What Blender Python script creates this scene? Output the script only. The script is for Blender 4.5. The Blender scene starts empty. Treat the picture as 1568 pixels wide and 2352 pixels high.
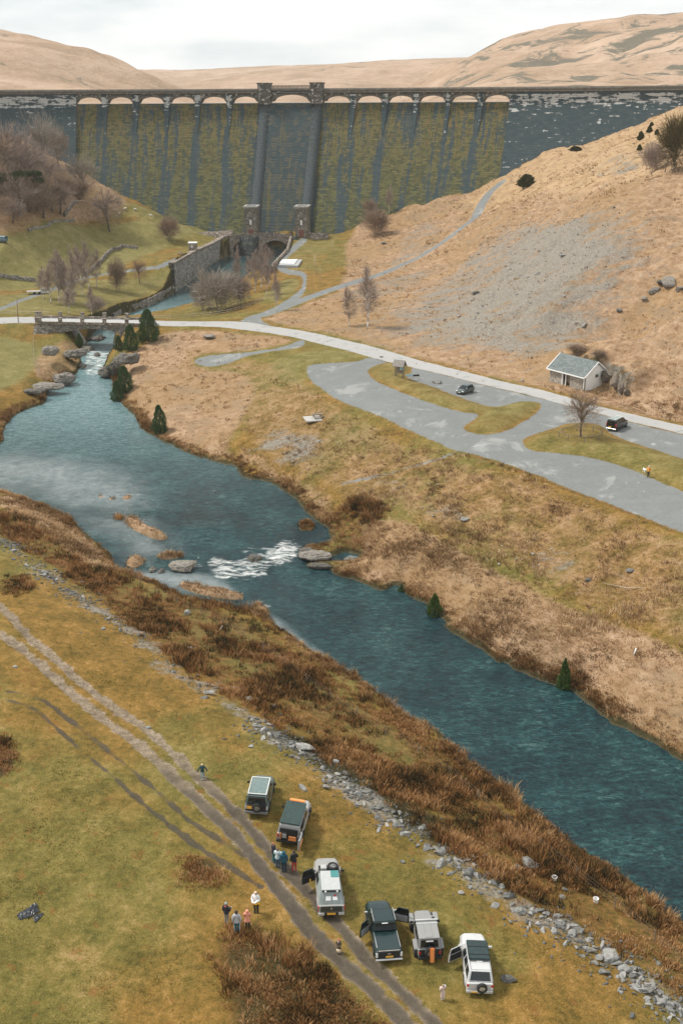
import bpy, bmesh, math, random
import numpy as np
from mathutils import Vector, Matrix, Euler
RAD = math.radians
scene = bpy.context.scene
COL = scene.collection
random.seed(7); rng = np.random.default_rng(11)
# ------------------------------------------------------------ camera
FPX, CX, CY = 2500.0, 784.0, 1176.0          # focal length and centre in photo units (photo taken as 1568 x 2352)
CAMZ, PITCH, ROLL = 60.0, 20.7, 0.3
cd = bpy.data.cameras.new('camera'); cam = bpy.data.objects.new('camera', cd); COL.objects.link(cam)
cd.sensor_fit = 'VERTICAL'; cd.sensor_height = 24.0; cd.lens = 24.0 * FPX / 2352.0
cd.clip_start = 1.0; cd.clip_end = 20000.0
CM = Matrix.Rotation(RAD(90 - PITCH), 3, 'X') @ Matrix.Rotation(RAD(-ROLL), 3, 'Z')
cam.matrix_world = Matrix.Translation((0, 0, CAMZ)) @ CM.to_4x4()
scene.camera = cam
# ------------------------------------------------------------ light
SUN_EL, SUN_AZ = 54.0, 287.0                  # compass-like: direction the light comes from, clockwise from +Y
world = bpy.data.worlds.new('World'); scene.world = world; world.use_nodes = True
wt = world.node_tree; wt.nodes.clear()
def wn(t, **k):
    n = wt.nodes.new(t)
    for a, b in k.items(): setattr(n, a, b)
    return n
sky = wn('ShaderNodeTexSky', sky_type='NISHITA', sun_disc=False, sun_elevation=RAD(SUN_EL), sun_rotation=RAD(SUN_AZ))
bg1 = wn('ShaderNodeBackground'); bg1.inputs[1].default_value = 0.08
wt.links.new(sky.outputs[0], bg1.inputs[0])
tc = wn('ShaderNodeTexCoord'); mp = wn('ShaderNodeMapping'); mp.inputs['Scale'].default_value = (1.6, 1.6, 7.0)
nz = wn('ShaderNodeTexNoise'); nz.inputs['Scale'].default_value = 2.2; nz.inputs['Detail'].default_value = 7; nz.inputs['Roughness'].default_value = 0.52
rp = wn('ShaderNodeValToRGB'); rp.color_ramp.elements[0].position = 0.40; rp.color_ramp.elements[1].position = 0.58
rp.color_ramp.elements[0].color = (0.50, 0.55, 0.57, 1); rp.color_ramp.elements[1].color = (0.76, 0.76, 0.75, 1)
bg2 = wn('ShaderNodeBackground'); bg2.inputs[1].default_value = 1.0
mx = wn('ShaderNodeMixShader'); mx.inputs[0].default_value = 0.93
wo = wn('ShaderNodeOutputWorld')
for a, b in ((tc.outputs['Generated'], mp.inputs[0]), (mp.outputs[0], nz.inputs[0]), (nz.outputs[0], rp.inputs[0]),
             (rp.outputs[0], bg2.inputs[0]), (bg1.outputs[0], mx.inputs[1]), (bg2.outputs[0], mx.inputs[2]), (mx.outputs[0], wo.inputs[0])):
    wt.links.new(a, b)
sd = bpy.data.lights.new('sun', 'SUN'); sd.energy = 2.5; sd.angle = RAD(10); sd.color = (1.0, 0.95, 0.88)
so = bpy.data.objects.new('sun', sd); COL.objects.link(so)
_a = RAD(SUN_AZ); _v = Vector((math.sin(_a) * math.cos(RAD(SUN_EL)), math.cos(_a) * math.cos(RAD(SUN_EL)), math.sin(RAD(SUN_EL))))
so.rotation_euler = _v.to_track_quat('Z', 'Y').to_euler()
scene.view_settings.view_transform = 'Standard'; scene.view_settings.look = 'None'
scene.view_settings.exposure = 0.62; scene.view_settings.gamma = 1.0
scene.cycles.max_bounces = 5; scene.cycles.volume_bounces = 1
# ------------------------------------------------------------ unprojection of photo points
def ray(px, py):
    d = CM @ Vector(((px - CX) / FPX, -(py - CY) / FPX, -1.0)); return d
def at_z(px, py, z):
    d = ray(px, py); t = (z - CAMZ) / d.z; return Vector((d.x * t, d.y * t, z))
def at_Y(px, py, Y):
    d = ray(px, py); t = Y / d.y; return Vector((d.x * t, Y, CAMZ + d.z * t))
# ------------------------------------------------------------ small helpers
def tag(o, label=None, cat=None, group=None, kind=None):
    if label: o['label'] = label
    if cat: o['category'] = cat
    if group: o['group'] = group
    if kind: o['kind'] = kind
    return o
def empty(name, loc=(0, 0, 0), rz=0.0, label=None, cat=None, group=None):
    o = bpy.data.objects.new(name, None); COL.objects.link(o); o.empty_display_size = 0.3
    o.location = loc; o.rotation_euler = (0, 0, rz); return tag(o, label, cat, group)
def np_mesh(name, V, F, mats, parent=None, smooth=False, mi=None, label=None, cat=None, group=None, kind=None):
    V = np.asarray(V, dtype=np.float32); F = np.asarray(F, dtype=np.int32)
    me = bpy.data.meshes.new(name); n, k = F.shape
    me.vertices.add(len(V)); me.vertices.foreach_set('co', V.ravel())
    me.loops.add(n * k); me.loops.foreach_set('vertex_index', F.ravel())
    me.polygons.add(n); me.polygons.foreach_set('loop_start', np.arange(0, n * k, k, dtype=np.int32))
    try: me.polygons.foreach_set('loop_total', np.full(n, k, dtype=np.int32))
    except Exception: pass
    if smooth: me.polygons.foreach_set('use_smooth', np.ones(n, dtype=bool))
    for m in (mats if isinstance(mats, (list, tuple)) else [mats]): me.materials.append(m)
    if mi is not None: me.polygons.foreach_set('material_index', np.asarray(mi, dtype=np.int32))
    me.update(calc_edges=True); me.validate()
    o = bpy.data.objects.new(name, me); COL.objects.link(o)
    if parent: o.parent = parent
    return tag(o, label, cat, group, kind)
def set_attr(me, name, arr):
    a = me.attributes.new(name, 'FLOAT_COLOR', 'POINT'); a.data.foreach_set('color', np.asarray(arr, dtype=np.float32).ravel())
class MB:
    """collects boxes, tubes and prisms, then links them as one mesh"""
    def __init__(s): s.v, s.f, s.m = [], [], []
    def add(s, vs, fs, mi=0, M=None):
        b = len(s.v)
        for p in vs: s.v.append(tuple(M @ Vector(p)) if M is not None else tuple(p))
        for f in fs: s.f.append([b + i for i in f]); s.m.append(mi)
        return s
    def box(s, c, d, mi=0, M=None, rz=0.0, top=1.0, topy=None, dx=0.0, dy=0.0):
        hx, hy, hz = d[0] / 2, d[1] / 2, d[2] / 2; ty = top if topy is None else topy
        vs = [(-hx, -hy, -hz), (hx, -hy, -hz), (hx, hy, -hz), (-hx, hy, -hz),
              (-hx * top + dx, -hy * ty + dy, hz), (hx * top + dx, -hy * ty + dy, hz), (hx * top + dx, hy * ty + dy, hz), (-hx * top + dx, hy * ty + dy, hz)]
        L = Matrix.Translation(c) @ Matrix.Rotation(rz, 4, 'Z')
        if M is not None: L = M @ L
        return s.add(vs, [(0, 3, 2, 1), (4, 5, 6, 7), (0, 1, 5, 4), (1, 2, 6, 5), (2, 3, 7, 6), (3, 0, 4, 7)], mi, L)
    def tube(s, p, q, r0, r1=None, n=6, mi=0, cap=True):
        p, q = Vector(p), Vector(q); r1 = r0 if r1 is None else r1; d = (q - p)
        if d.length < 1e-6: return s
        u = d.orthogonal().normalized(); w = d.normalized().cross(u); b = len(s.v)
        for c, r in ((p, r0), (q, r1)):
            for i in range(n):
                a = 2 * math.pi * i / n; s.v.append(tuple(c + u * (math.cos(a) * r) + w * (math.sin(a) * r)))
        for i in range(n):
            j = (i + 1) % n; s.f.append([b + i, b + j, b + n + j, b + n + i]); s.m.append(mi)
        if cap:
            s.f.append([b + i for i in reversed(range(n))]); s.m.append(mi); s.f.append([b + n + i for i in range(n)]); s.m.append(mi)
        return s
    def prism(s, poly, a, b, axis='z', mi=0, M=None):
        """extrude a closed outline between a and b along an axis"""
        n = len(poly)
        def P(p, t): return {'z': (p[0], p[1], t), 'y': (p[0], t, p[1]), 'x': (t, p[0], p[1])}[axis]
        vs = [P(p, a) for p in poly] + [P(p, b) for p in poly]
        fs = [[i, (i + 1) % n, n + (i + 1) % n, n + i] for i in range(n)] + [list(reversed(range(n))), [n + i for i in range(n)]]
        return s.add(vs, fs, mi, M)
    def build(s, name, mats, parent=None, smooth=False, bevel=0.0, seg=2, **k):
        me = bpy.data.meshes.new(name); me.from_pydata(s.v, [], s.f)
        for m in (mats if isinstance(mats, (list, tuple)) else [mats]): me.materials.append(m)
        me.polygons.foreach_set('material_index', s.m)
        bm = bmesh.new(); bm.from_mesh(me)
        bmesh.ops.recalc_face_normals(bm, faces=bm.faces)
        if bevel > 0:
            es = [e for e in bm.edges if len(e.link_faces) == 2 and e.calc_face_angle(0) > 0.5]
            bmesh.ops.bevel(bm, geom=es, offset=bevel, segments=seg, affect='EDGES', clamp_overlap=True)
        bm.to_mesh(me); bm.free()
        if smooth: me.polygons.foreach_set('use_smooth', [True] * len(me.polygons))
        me.update(); o = bpy.data.objects.new(name, me); COL.objects.link(o)
        if parent: o.parent = parent
        return tag(o, k.get('label'), k.get('cat'), k.get('group'), k.get('kind'))
def copy_tree(o, parent=None):
    c = o.copy(); COL.objects.link(c)
    if parent is not None: c.parent = parent
    for ch in list(o.children): copy_tree(ch, c)
    return c
# ------------------------------------------------------------ node helper
class G:
    def __init__(s, name):
        s.mat = bpy.data.materials.new(name); s.mat.use_nodes = True; s.t = s.mat.node_tree; s.t.nodes.clear()
        s.out = s.n('ShaderNodeOutputMaterial'); s.geo = s.n('ShaderNodeNewGeometry'); s.pos = s.geo.outputs['Position']
    def n(s, t, **k):
        x = s.t.nodes.new(t)
        for a, b in k.items(): setattr(x, a, b)
        return x
    def put(s, sock, v):
        if v is None: return
        if hasattr(v, 'is_output'): s.t.links.new(v, sock)
        else:
            if isinstance(v, tuple) and len(v) == 3 and sock.type == 'RGBA': v = v + (1,)
            sock.default_value = v
    def scale(s, vec, sc, rot=(0, 0, 0)):
        m = s.n('ShaderNodeMapping'); s.put(m.inputs[0], vec); m.inputs['Scale'].default_value = sc; m.inputs['Rotation'].default_value = rot; return m.outputs[0]
    def noise(s, sc, det=4, rough=0.55, vec=None, dist=0.0, col=False):
        x = s.n('ShaderNodeTexNoise'); s.put(x.inputs['Vector'], vec or s.pos); x.inputs['Scale'].default_value = sc
        x.inputs['Detail'].default_value = det; x.inputs['Roughness'].default_value = rough; x.inputs['Distortion'].default_value = dist
        return x.outputs['Color' if col else 0]
    def voro(s, sc, vec=None, feature='F1', out='Distance', rand=1.0):
        x = s.n('ShaderNodeTexVoronoi', feature=feature); s.put(x.inputs['Vector'], vec or s.pos); x.inputs['Scale'].default_value = sc; x.inputs['Randomness'].default_value = rand; return x.outputs[out]
    def ramp(s, fac, stops, interp='LINEAR'):
        x = s.n('ShaderNodeValToRGB'); r = x.color_ramp; r.interpolation = interp; s.put(x.inputs[0], fac)
        while len(r.elements) < len(stops): r.elements.new(0.5)
        for e, (p, c) in zip(r.elements, stops):
            e.position = p; e.color = (tuple(c) + (1,))[:4] if not isinstance(c, (int, float)) else (c, c, c, 1)
        return x.outputs[0]
    def mix(s, fac, a, b, mode='MIX'):
        x = s.n('ShaderNodeMix', data_type='RGBA', blend_type=mode); s.put(x.inputs[0], fac); s.put(x.inputs[6], a); s.put(x.inputs[7], b); return x.outputs[2]
    def m(s, op, a, b=0.0, c=None, clamp=False):
        x = s.n('ShaderNodeMath', operation=op, use_clamp=clamp); s.put(x.inputs[0], a); s.put(x.inputs[1], b)
        if c is not None: s.put(x.inputs[2], c)
        return x.outputs[0]
    def rng(s, v, a, b, lo=0.0, hi=1.0):
        x = s.n('ShaderNodeMapRange', interpolation_type='SMOOTHSTEP'); s.put(x.inputs[0], v)
        for i, q in enumerate((a, b, lo, hi)): s.put(x.inputs[1 + i], q)
        return x.outputs[0]
    def attr(s, name):
        x = s.n('ShaderNodeAttribute', attribute_name=name); q = s.n('ShaderNodeSeparateColor'); s.t.links.new(x.outputs['Color'], q.inputs[0])
        return q.outputs[0], q.outputs[1], q.outputs[2], x.outputs['Alpha']
    def bsdf(s, col, rough=0.9, bump=None, bs=0.5, bd=0.1, spec=0.3, metal=0.0, **k):
        b = s.n('ShaderNodeBsdfPrincipled'); s.put(b.inputs['Base Color'], col); s.put(b.inputs['Roughness'], rough)
        b.inputs['Specular IOR Level'].default_value = spec; b.inputs['Metallic'].default_value = metal
        for a, v in k.items(): s.put(b.inputs[a], v)
        if bump is not None:
            bp = s.n('ShaderNodeBump'); bp.inputs['Strength'].default_value = bs; bp.inputs['Distance'].default_value = bd
            s.put(bp.inputs['Height'], bump); s.t.links.new(bp.outputs[0], b.inputs['Normal'])
        s.t.links.new(b.outputs[0], s.out.inputs[0]); return s.mat
def simple(name, col, rough=0.6, var=0.25, sc=3.0, bump=0.0, metal=0.0, spec=0.4, objc=True, **k):
    g = G(name)
    vec = g.n('ShaderNodeTexCoord').outputs['Object'] if objc else None
    n = g.noise(sc, 5, vec=vec); n2 = g.noise(sc * 7, 3, vec=vec)
    f = g.m('MULTIPLY_ADD', n, 0.7, g.m('MULTIPLY', n2, 0.3))
    lo = tuple(c * (1 - var) for c in col); hi = tuple(min(1, c * (1 + var)) for c in col)
    return g.bsdf(g.ramp(f, [(0.3, lo), (0.7, hi)]), rough, bump=(f if bump else None), bs=bump, bd=0.05, spec=spec, metal=metal, **k)
# ============================================================ DAM PLAN (needed by the ground that meets it)
SILL, CREST, FOOT = 59.25, 64.4, 13.0
def crestY(x): return 453.0 - (x + 75.0) ** 2 / 960.0
def foff(z): return 34.0 * np.clip((SILL - z) / 46.0, 0, 2) ** 1.15
def faceY(x, z):
    o = foff(z); xc = x + o * (x + 75.0) / 480.0; return crestY(xc) - o
def facehit(px, py):
    lo, hi = 330.0, 470.0
    for _ in range(40):
        Y = (lo + hi) / 2; p = at_Y(px, py, Y)
        if Y > faceY(p.x, p.z): hi = Y
        else: lo = Y
    return at_Y(px, py, lo)
# ============================================================ GROUND: control heights read from the photograph
ZP = [  # photo x, photo y, height
 (-700,2352,7.5),(0,2352,5.6),(400,2352,5.2),(800,2352,4.9),(1200,2352,4.6),(1450,2352,4.1),(2300,2352,1.5),(0,3300,6),(900,3300,5),(1900,3300,3),
 (-700,2000,8),(0,2000,6.1),(300,2000,5.4),(600,2000,5.1),(900,2000,4.8),(1050,1970,4.4),(-600,1700,9),(0,1700,6.4),(300,1700,5.7),(600,1720,5),(750,1790,4.6),
 (0,1450,6.6),(100,1400,6.0),(250,1440,5.3),(0,1290,5.6),(-500,1350,9),(30,1262,5.0),(200,1372,4.8),(400,1530,4.5),(560,1640,4.4),(700,1722,4.3),(860,1840,4.3),
 (1000,1938,4.2),(1200,2062,4.0),(1400,2192,3.7),(1560,2330,3.4),
 (60,1200,3.0),(150,1270,2.8),(350,1410,2.5),(560,1500,2.3),(750,1640,2.0),(950,1800,2.1),(1150,1930,2.1),(1350,2060,2.0),(1568,2210,1.9),
 (820,1150,3.6),(900,1250,2.9),(1000,1300,3.0),(1100,1400,2.4),(1300,1490,2.5),(1500,1620,2.6),(1568,1680,2.2),(1900,1850,2.5),
 (1300,1310,5.4),(1500,1450,5.0),(1568,1500,4.8),(1150,1250,5.4),(1000,1180,5.8),(1568,1360,8.0),(1400,1230,8.6),(1900,1600,6.5),
 (1045,1045,9.6),(1200,1087,10),(1400,1158,10.3),(1568,1222,10.5),(1800,1310,10.8),(1100,1095,8.8),(1300,1170,9.0),(1500,1250,9.0),
 (850,1000,8.2),(700,960,7.2),(640,1000,5.4),(560,1035,3.4),(780,1085,4.6),(680,1085,3.2),(620,900,7.2),(500,900,5.2),(400,900,4.2),(340,840,5.6),(480,820,7.6),(450,775,8.6),(600,805,8.9),(700,835,9.6),(760,880,9.9),(850,962,9.9),
 (330,960,2.6),(430,1020,2.4),
 (800,850,10),(900,965,10),(1000,990,10),(1100,1022,10),(950,870,10.4),(1100,900,10.6),(1200,980,10.6),(1350,1000,10.9),(1400,1085,10.7),(1550,1060,11),(1450,980,11.1),(1568,1022,11.3),(1250,920,10.9),(1800,1100,11.6),
 (480,745,9.4),(600,752,9.8),(750,785,10.1),(900,825,10.3),(1050,865,10.6),(1200,900,10.9),(1400,950,11.2),(1568,990,11.5),(1800,1060,12),(330,742,9.2),(250,740,9.0),(120,738,8.9),(0,736,8.9),(-300,740,10),
 (0,790,6.2),(60,850,4.2),(20,925,2.8),(0,965,2.9),(100,830,4.2),(-200,1000,5),(-200,850,8),(130,770,6.4),
 (0,690,9.6),(150,690,9.2),(150,655,9.8),(300,643,9.2),(375,657,7.4),(250,690,7.9),(325,685,6.3),(285,715,6.0),(235,724,7.6),(400,640,8.8),(350,612,12.0),(405,606,12.7),(470,575,12.8),(0,640,11.4),(0,570,19),(150,600,12.8),(250,560,14),(350,590,12.6),(450,570,12.4),(510,540,12.8),(410,515,16.5),(-300,600,18),(-300,500,30),
 (700,560,12.6),(740,545,12.8),(660,610,12.2),(670,650,11.6),(540,700,8.4),(620,680,10.8),(600,722,9.9),(690,660,11.6),(470,725,7.5),
]
YP = [  # photo x, photo y, distance
 (0,330,402),(0,430,378),(60,335,408),(150,430,400),(90,352,412),(0,525,350),(100,505,364),(230,482,408),(330,490,412),(-200,525,340),(-250,200,390),(-250,400,360),
 (900,560,372),(960,590,345),(800,645,305),(1085,500,385),(1000,530,378),(1110,462,398),(1150,487,340),(1400,430,290),(1568,390,270),(1500,330,330),(1300,400,345),
 (1250,560,265),(1400,600,235),(1568,560,232),(1100,700,250),(1250,700,227),(1400,750,203),(1568,700,200),(1568,850,184),(1500,800,192),(1000,780,229),(850,750,245),(1150,600,275),
 (1000,650,295),(900,625,322),(1568,930,178),(1350,790,214),(1450,880,191),(1445,835,203),(1568,250,388),(1900,120,380),(1900,500,230),(1900,800,185),(1568,480,250),
]
DP = [(235,430),(300,456),(380,492),(450,522),(700,528),(790,530),(900,490),(1000,455),(1120,424),(1200,370),(1300,340),(1400,310),(1500,268),(1560,243)]
pts = [at_z(*p) for p in ZP] + [at_Y(*p) for p in YP] + [facehit(*p) for p in DP]
pts += [Vector((x, y, z)) for x, y, z in ((37.5, 194, 11.5), (42.5, 188.5, 11.6), (40, 191, 11.5), (40, 200, 12.0), (46.5, 191, 12.0), (45, 196, 12.2), (43, 204, 14.5), (50, 196, 14.8), (-230, 430, 70), (230, 400, 75), (-150, 445, 52), (0, 20, 4), (-60, 20, 7), (60, 20, 1))]
CP = np.array([tuple(p) for p in pts]); RC = 9.0
def _phi(A, B): return np.sqrt(((A[:, None, :] - B[None, :, :]) ** 2).sum(2) + RC * RC)
_n = len(CP); _P = np.c_[np.ones(_n), CP[:, :2] / 100]
_A = np.zeros((_n + 3, _n + 3)); _A[:_n, :_n] = _phi(CP[:, :2], CP[:, :2]) - np.eye(_n) * 0.6; _A[:_n, _n:] = _P; _A[_n:, :_n] = _P.T
_w = np.linalg.solve(_A, np.r_[CP[:, 2], 0, 0, 0])
def rbf(x, y):
    x, y = np.ravel(x), np.ravel(y); out = np.empty(len(x))
    for i in range(0, len(x), 20000):
        q = np.c_[x[i:i + 20000], y[i:i + 20000]]
        out[i:i + 20000] = _phi(q, CP[:, :2]) @ _w[:_n] + np.c_[np.ones(len(q)), q / 100] @ _w[_n:]
    return out
# fan-shaped grid, denser near the viewer
NR, NC, Y0, Y1, WID = 900, 760, 27.0, 470.0, 1.42
Q = math.log(Y1 / Y0) / (NR - 1)
gy = Y0 * np.exp(Q * np.arange(NR)); gu = np.linspace(-1, 1, NC)
def halfw(y): return WID * (0.34 * y + 7.0)
GX = gu[None, :] * halfw(gy)[:, None]; GY = np.repeat(gy[:, None], NC, 1)
def sample(A, x, y):
    x, y = np.asarray(x, float), np.asarray(y, float)
    i = np.clip(np.log(np.clip(y, Y0, Y1) / Y0) / Q, 0, NR - 1.001); j = np.clip((x / halfw(np.clip(y, Y0, Y1)) + 1) / 2 * (NC - 1), 0, NC - 1.001)
    i0, j0 = i.astype(int), j.astype(int); a, b = i - i0, j - j0
    return A[i0, j0] * (1 - a) * (1 - b) + A[i0 + 1, j0] * a * (1 - b) + A[i0, j0 + 1] * (1 - a) * b + A[i0 + 1, j0 + 1] * a * b
def sstep(a, b, x):
    t = np.clip((x - a) / (b - a), 0, 1); return t * t * (3 - 2 * t)
_lat = rng.random((256, 256))
def vnoise(x, y):
    xi, yi = np.floor(x).astype(int), np.floor(y).astype(int); fx, fy = x - xi, y - yi
    fx, fy = fx * fx * (3 - 2 * fx), fy * fy * (3 - 2 * fy)
    a, b, c, d = _lat[xi % 256, yi % 256], _lat[(xi + 1) % 256, yi % 256], _lat[xi % 256, (yi + 1) % 256], _lat[(xi + 1) % 256, (yi + 1) % 256]
    return a + (b - a) * fx + (c - a) * fy + (a - b - c + d) * fx * fy - 0.5
def fbm(x, y, s, o=4):
    r = 0; k = 1.0
    for i in range(o): r = r + k * vnoise(x * s + 17.3 * i, y * s - 9.1 * i); s *= 2.03; k *= 0.5
    return r
# coarse evaluation of the smooth surface, resampled to the fine grid
_ci = np.linspace(0, NR - 1, 226).astype(int); _cj = np.linspace(0, NC - 1, 191).astype(int)
_zc = rbf(GX[np.ix_(_ci, _cj)], GY[np.ix_(_ci, _cj)]).reshape(len(_ci), len(_cj))
_tmp = np.array([np.interp(np.arange(NC), _cj, r) for r in _zc])
Z0 = np.array([np.interp(np.arange(NR), _ci, _tmp[:, j]) for j in range(NC)]).T
ZG = Z0
_ys = np.exp(np.linspace(math.log(27.5), math.log(462), 900))
def hit(px, py):
    d = ray(px, py); t = _ys / d.y; x = d.x * t; z = CAMZ + d.z * t
    g = sample(ZG, x, _ys); k = np.nonzero(z <= g)[0]
    if len(k) == 0: return Vector((x[-1], _ys[-1], g[-1]))
    k = k[0]
    if k == 0: return Vector((x[0], _ys[0], g[0]))
    a, b = z[k - 1] - g[k - 1], z[k] - g[k]; s = a / (a - b); y = _ys[k - 1] + s * (_ys[k] - _ys[k - 1]); tt = y / d.y
    return Vector((d.x * tt, y, float(sample(ZG, d.x * tt, y))))
def XY(poly): return np.array([tuple(hit(*p))[:2] for p in poly])
def gz(x, y): return float(sample(ZG, x, y))
def smooth_poly(P, closed=True, k=2):
    for _ in range(k):
        Q2 = np.roll(P, -1, 0) if closed else P[1:]
        A = P if closed else P[:-1]
        N = np.empty((2 * len(A), 2)); N[0::2] = A * .75 + Q2 * .25; N[1::2] = A * .25 + Q2 * .75
        if not closed: N = np.vstack([P[:1], N, P[-1:]])
        P = N
    return P
def seg_dist(X, Y, P, closed):
    d2 = np.full(X.shape, 1e9); ins = np.zeros(X.shape, bool); n = len(P)
    for k in range(n if closed else n - 1):
        a, b = P[k], P[(k + 1) % n]; e = b - a; L = (e * e).sum() + 1e-9
        t = np.clip(((X - a[0]) * e[0] + (Y - a[1]) * e[1]) / L, 0, 1)
        d2 = np.minimum(d2, (X - a[0] - t * e[0]) ** 2 + (Y - a[1] - t * e[1]) ** 2)
        if closed:
            c = ((a[1] > Y) != (b[1] > Y)); ins ^= c & (X < (b[0] - a[0]) * (Y - a[1]) / (b[1] - a[1] + 1e-12) + a[0])
    d = np.sqrt(d2); return np.where(ins, -d, d)
def field(P, closed=True, pad=12.0):
    """signed distance of every grid point to an outline (negative inside), 99 far away"""
    D = np.full(GX.shape, 99.0)
    m = (GX > P[:, 0].min() - pad) & (GX < P[:, 0].max() + pad) & (GY > P[:, 1].min() - pad) & (GY < P[:, 1].max() + pad)
    D[m] = seg_dist(GX[m], GY[m], P, closed); return D
# ------------------------------------------------------------ outlines in photo units
RIVER = [(560,556),(535,572),(490,600),(450,632),(402,672),(350,700),(290,722),(245,742),(215,765),(203,783),(187,812),(187,852),(134,881),(105,905),(108,927),(70,937),(32,954),(6,986),(8,1023),(-60,1045),(-200,1075),(-200,1120),
 (0,1134),(41,1137),(81,1153),(126,1173),(171,1201),(203,1230),(240,1258),(258,1283),(262,1307),(313,1319),(366,1344),(406,1364),(446,1378),(568,1399),(617,1420),(652,1451),(681,1467),(726,1505),(809,1550),(873,1595),(924,1640),(985,1668),(1017,1697),(1053,1728),(1095,1763),(1166,1806),(1221,1859),(1282,1914),(1357,1965),(1433,2020),(1493,2060),(1568,2126),(1760,2290),(2100,2500),
 (2200,2150),(1800,1880),(1568,1748),(1511,1716),(1454,1684),(1390,1652),(1339,1608),(1313,1582),(1262,1569),(1199,1550),(1160,1518),(1141,1521),(1096,1486),(1033,1451),(1013,1416),(981,1390),(930,1365),(917,1342),(866,1361),(828,1336),(764,1323),(761,1307),(702,1300),(704,1293),(800,1290),(828,1284),(812,1270),(784,1268),(772,1278),(700,1281),(690,1272),(692,1258),(760,1248),(757,1218),(735,1199),(703,1179),(687,1154),(649,1122),(609,1102),(568,1102),(548,1088),(544,1071),(495,1061),(443,1045),(394,1023),(353,1002),(321,982),(317,962),(284,931),(264,917),(258,864),(222,858),(240,840),(246,820),(262,800),(262,765),(290,748),(340,733),(400,722),(467,712),(545,690),(585,668),(652,558)]
ISLES = [([(289,1196),(300,1187),(312,1196),(345,1213),(375,1222),(385,1234),(378,1243),(350,1238),(315,1222),(295,1210)],.55,'straw'),([(262,1187),(272,1181),(288,1185),(284,1195),(266,1195)],.5,'rush'),
 ([(288,1293),(298,1281),(325,1278),(334,1290),(320,1304),(295,1304)],.55,'straw'),([(363,1280),(375,1273),(425,1276),(415,1284),(370,1287)],.4,'straw'),([(381,1300),(392,1290),(430,1288),(462,1287),(440,1302),(400,1308)],.4,'scree'),
 ([(408,1342),(425,1337),(480,1352),(545,1362),(562,1372),(545,1380),(480,1372),(420,1354)],.5,'straw'),
 ([(684,1208),(700,1200),(722,1206),(720,1218),(690,1221)],.6,'rush'),
 ([(577,1400),(590,1391),(612,1399),(622,1420),(600,1425),(580,1418)],.7,'straw'),
 ([(224,1141),(236,1136),(240,1142),(230,1145)],.3,'straw'),([(246,1144),(262,1142),(266,1148),(250,1150)],.25,'straw'),([(275,1142),(295,1138),(306,1143),(292,1149)],.35,'straw')]
ROAD = [(-300,730),(0,727),(150,732),(300,735),(480,738),(560,738),(640,752),(700,760),(800,783),(900,808),(1000,838),(1100,862),(1200,886),(1300,912),(1400,940),(1500,962),(1568,978),(1800,1035),
 (1800,1062),(1568,997),(1500,980),(1400,957),(1300,931),(1200,904),(1100,881),(1000,856),(900,834),(800,806),(700,780),(640,768),(560,757),(480,749),(380,749),(250,746),(100,743),(0,742),(-300,748)]
SIDE = [(530,752),(552,738),(570,726),(590,722),(640,702),(690,668),(697,645),(690,632),(655,630),(628,612),(634,598),(655,580),(690,541),(712,541),(680,575),(648,605),(655,618),(705,624),(704,648),(700,672),(680,692),(625,714),(597,728),(600,738),(625,748),(650,760),(600,762)]
TRACKH = [(600,726),(700,687),(760,665),(830,645),(900,618),(960,590),(1030,548),(1080,510),(1098,484),(1110,462),(1125,440),(1150,420)]
CARPARK = [(842,822),(815,832),(755,834),(708,838),(704,855),(714,876),(755,906),(827,941),(922,980),(993,1010),(1047,1036),(1106,1047),(1201,1078),(1320,1128),(1439,1172),(1568,1223),(1800,1312),(1800,1062),(1568,997),(1400,957),(1300,931),(1200,904),(1100,881),(1000,856),(900,834),(860,822)]
ISL1 = [(839,849),(874,834),(916,832),(945,842),(948,855),(927,868),(993,888),(1052,912),(1112,932),(1147,935),(1189,921),(1237,922),(1248,935),(1207,967),(1153,995),(1106,1000),(1055,985),(1082,968),(1106,950),(1052,947),(969,921),(904,894),(856,873)]
ISL2 = [(1195,1016),(1207,1003),(1266,986),(1302,971),(1373,972),(1402,998),(1468,1022),(1568,1053),(1800,1135),(1800,1220),(1568,1131),(1498,1099),(1427,1069),(1349,1048),(1260,1040),(1213,1036)]
LAYBY = [(440,830),(470,818),(520,815),(575,812),(650,799),(685,782),(700,780),(700,796),(660,803),(600,812),(560,822),(520,838),(470,845)]
RUTA = [(-150,1375),(0,1453),(69,1506),(134,1567),(203,1624),(284,1681),(345,1734),(406,1790),(459,1843),(524,1900),(568,1951),(625,2020),(672,2081),(699,2117),(735,2162),(780,2210),(813,2241),(858,2284),(915,2340),(1000,2430)]
RUTB = [(-150,1300),(12,1397),(57,1457),(114,1502),(179,1559),(244,1608),(325,1664),(378,1709),(447,1774),(507,1831),(556,1879),(600,1932),(650,1990),(708,2047),(752,2096),(798,2146),(834,2190),(858,2216),(904,2261),(949,2307),(985,2345),(1060,2430)]
MUDC = [(20,1590),(69,1596),(122,1622),(203,1683),(284,1753),(365,1818),(406,1860),(455,1897),(510,1932),(560,1965)]
MUDD = [(20,1612),(73,1622),(162,1697),(244,1770),(305,1823),(353,1866),(400,1902),(450,1940),(500,1972),(545,2002),(600,2035)]
PATHR = [(1045,1040),(1010,1052),(960,1066),(900,1085),(850,1095),(790,1110)]
WALLLINE = [(5,1238),(60,1285),(130,1335),(200,1385),(270,1432),(330,1470),(390,1525),(440,1560),(500,1605),(560,1640),(610,1680),(660,1715),(720,1745),(790,1795),(850,1845),(910,1885),(985,1925),(1050,1985),(1120,2030),(1190,2075),(1270,2125),(1340,2170),(1410,2200),(1470,2250),(1540,2310),(1610,2370)]
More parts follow.
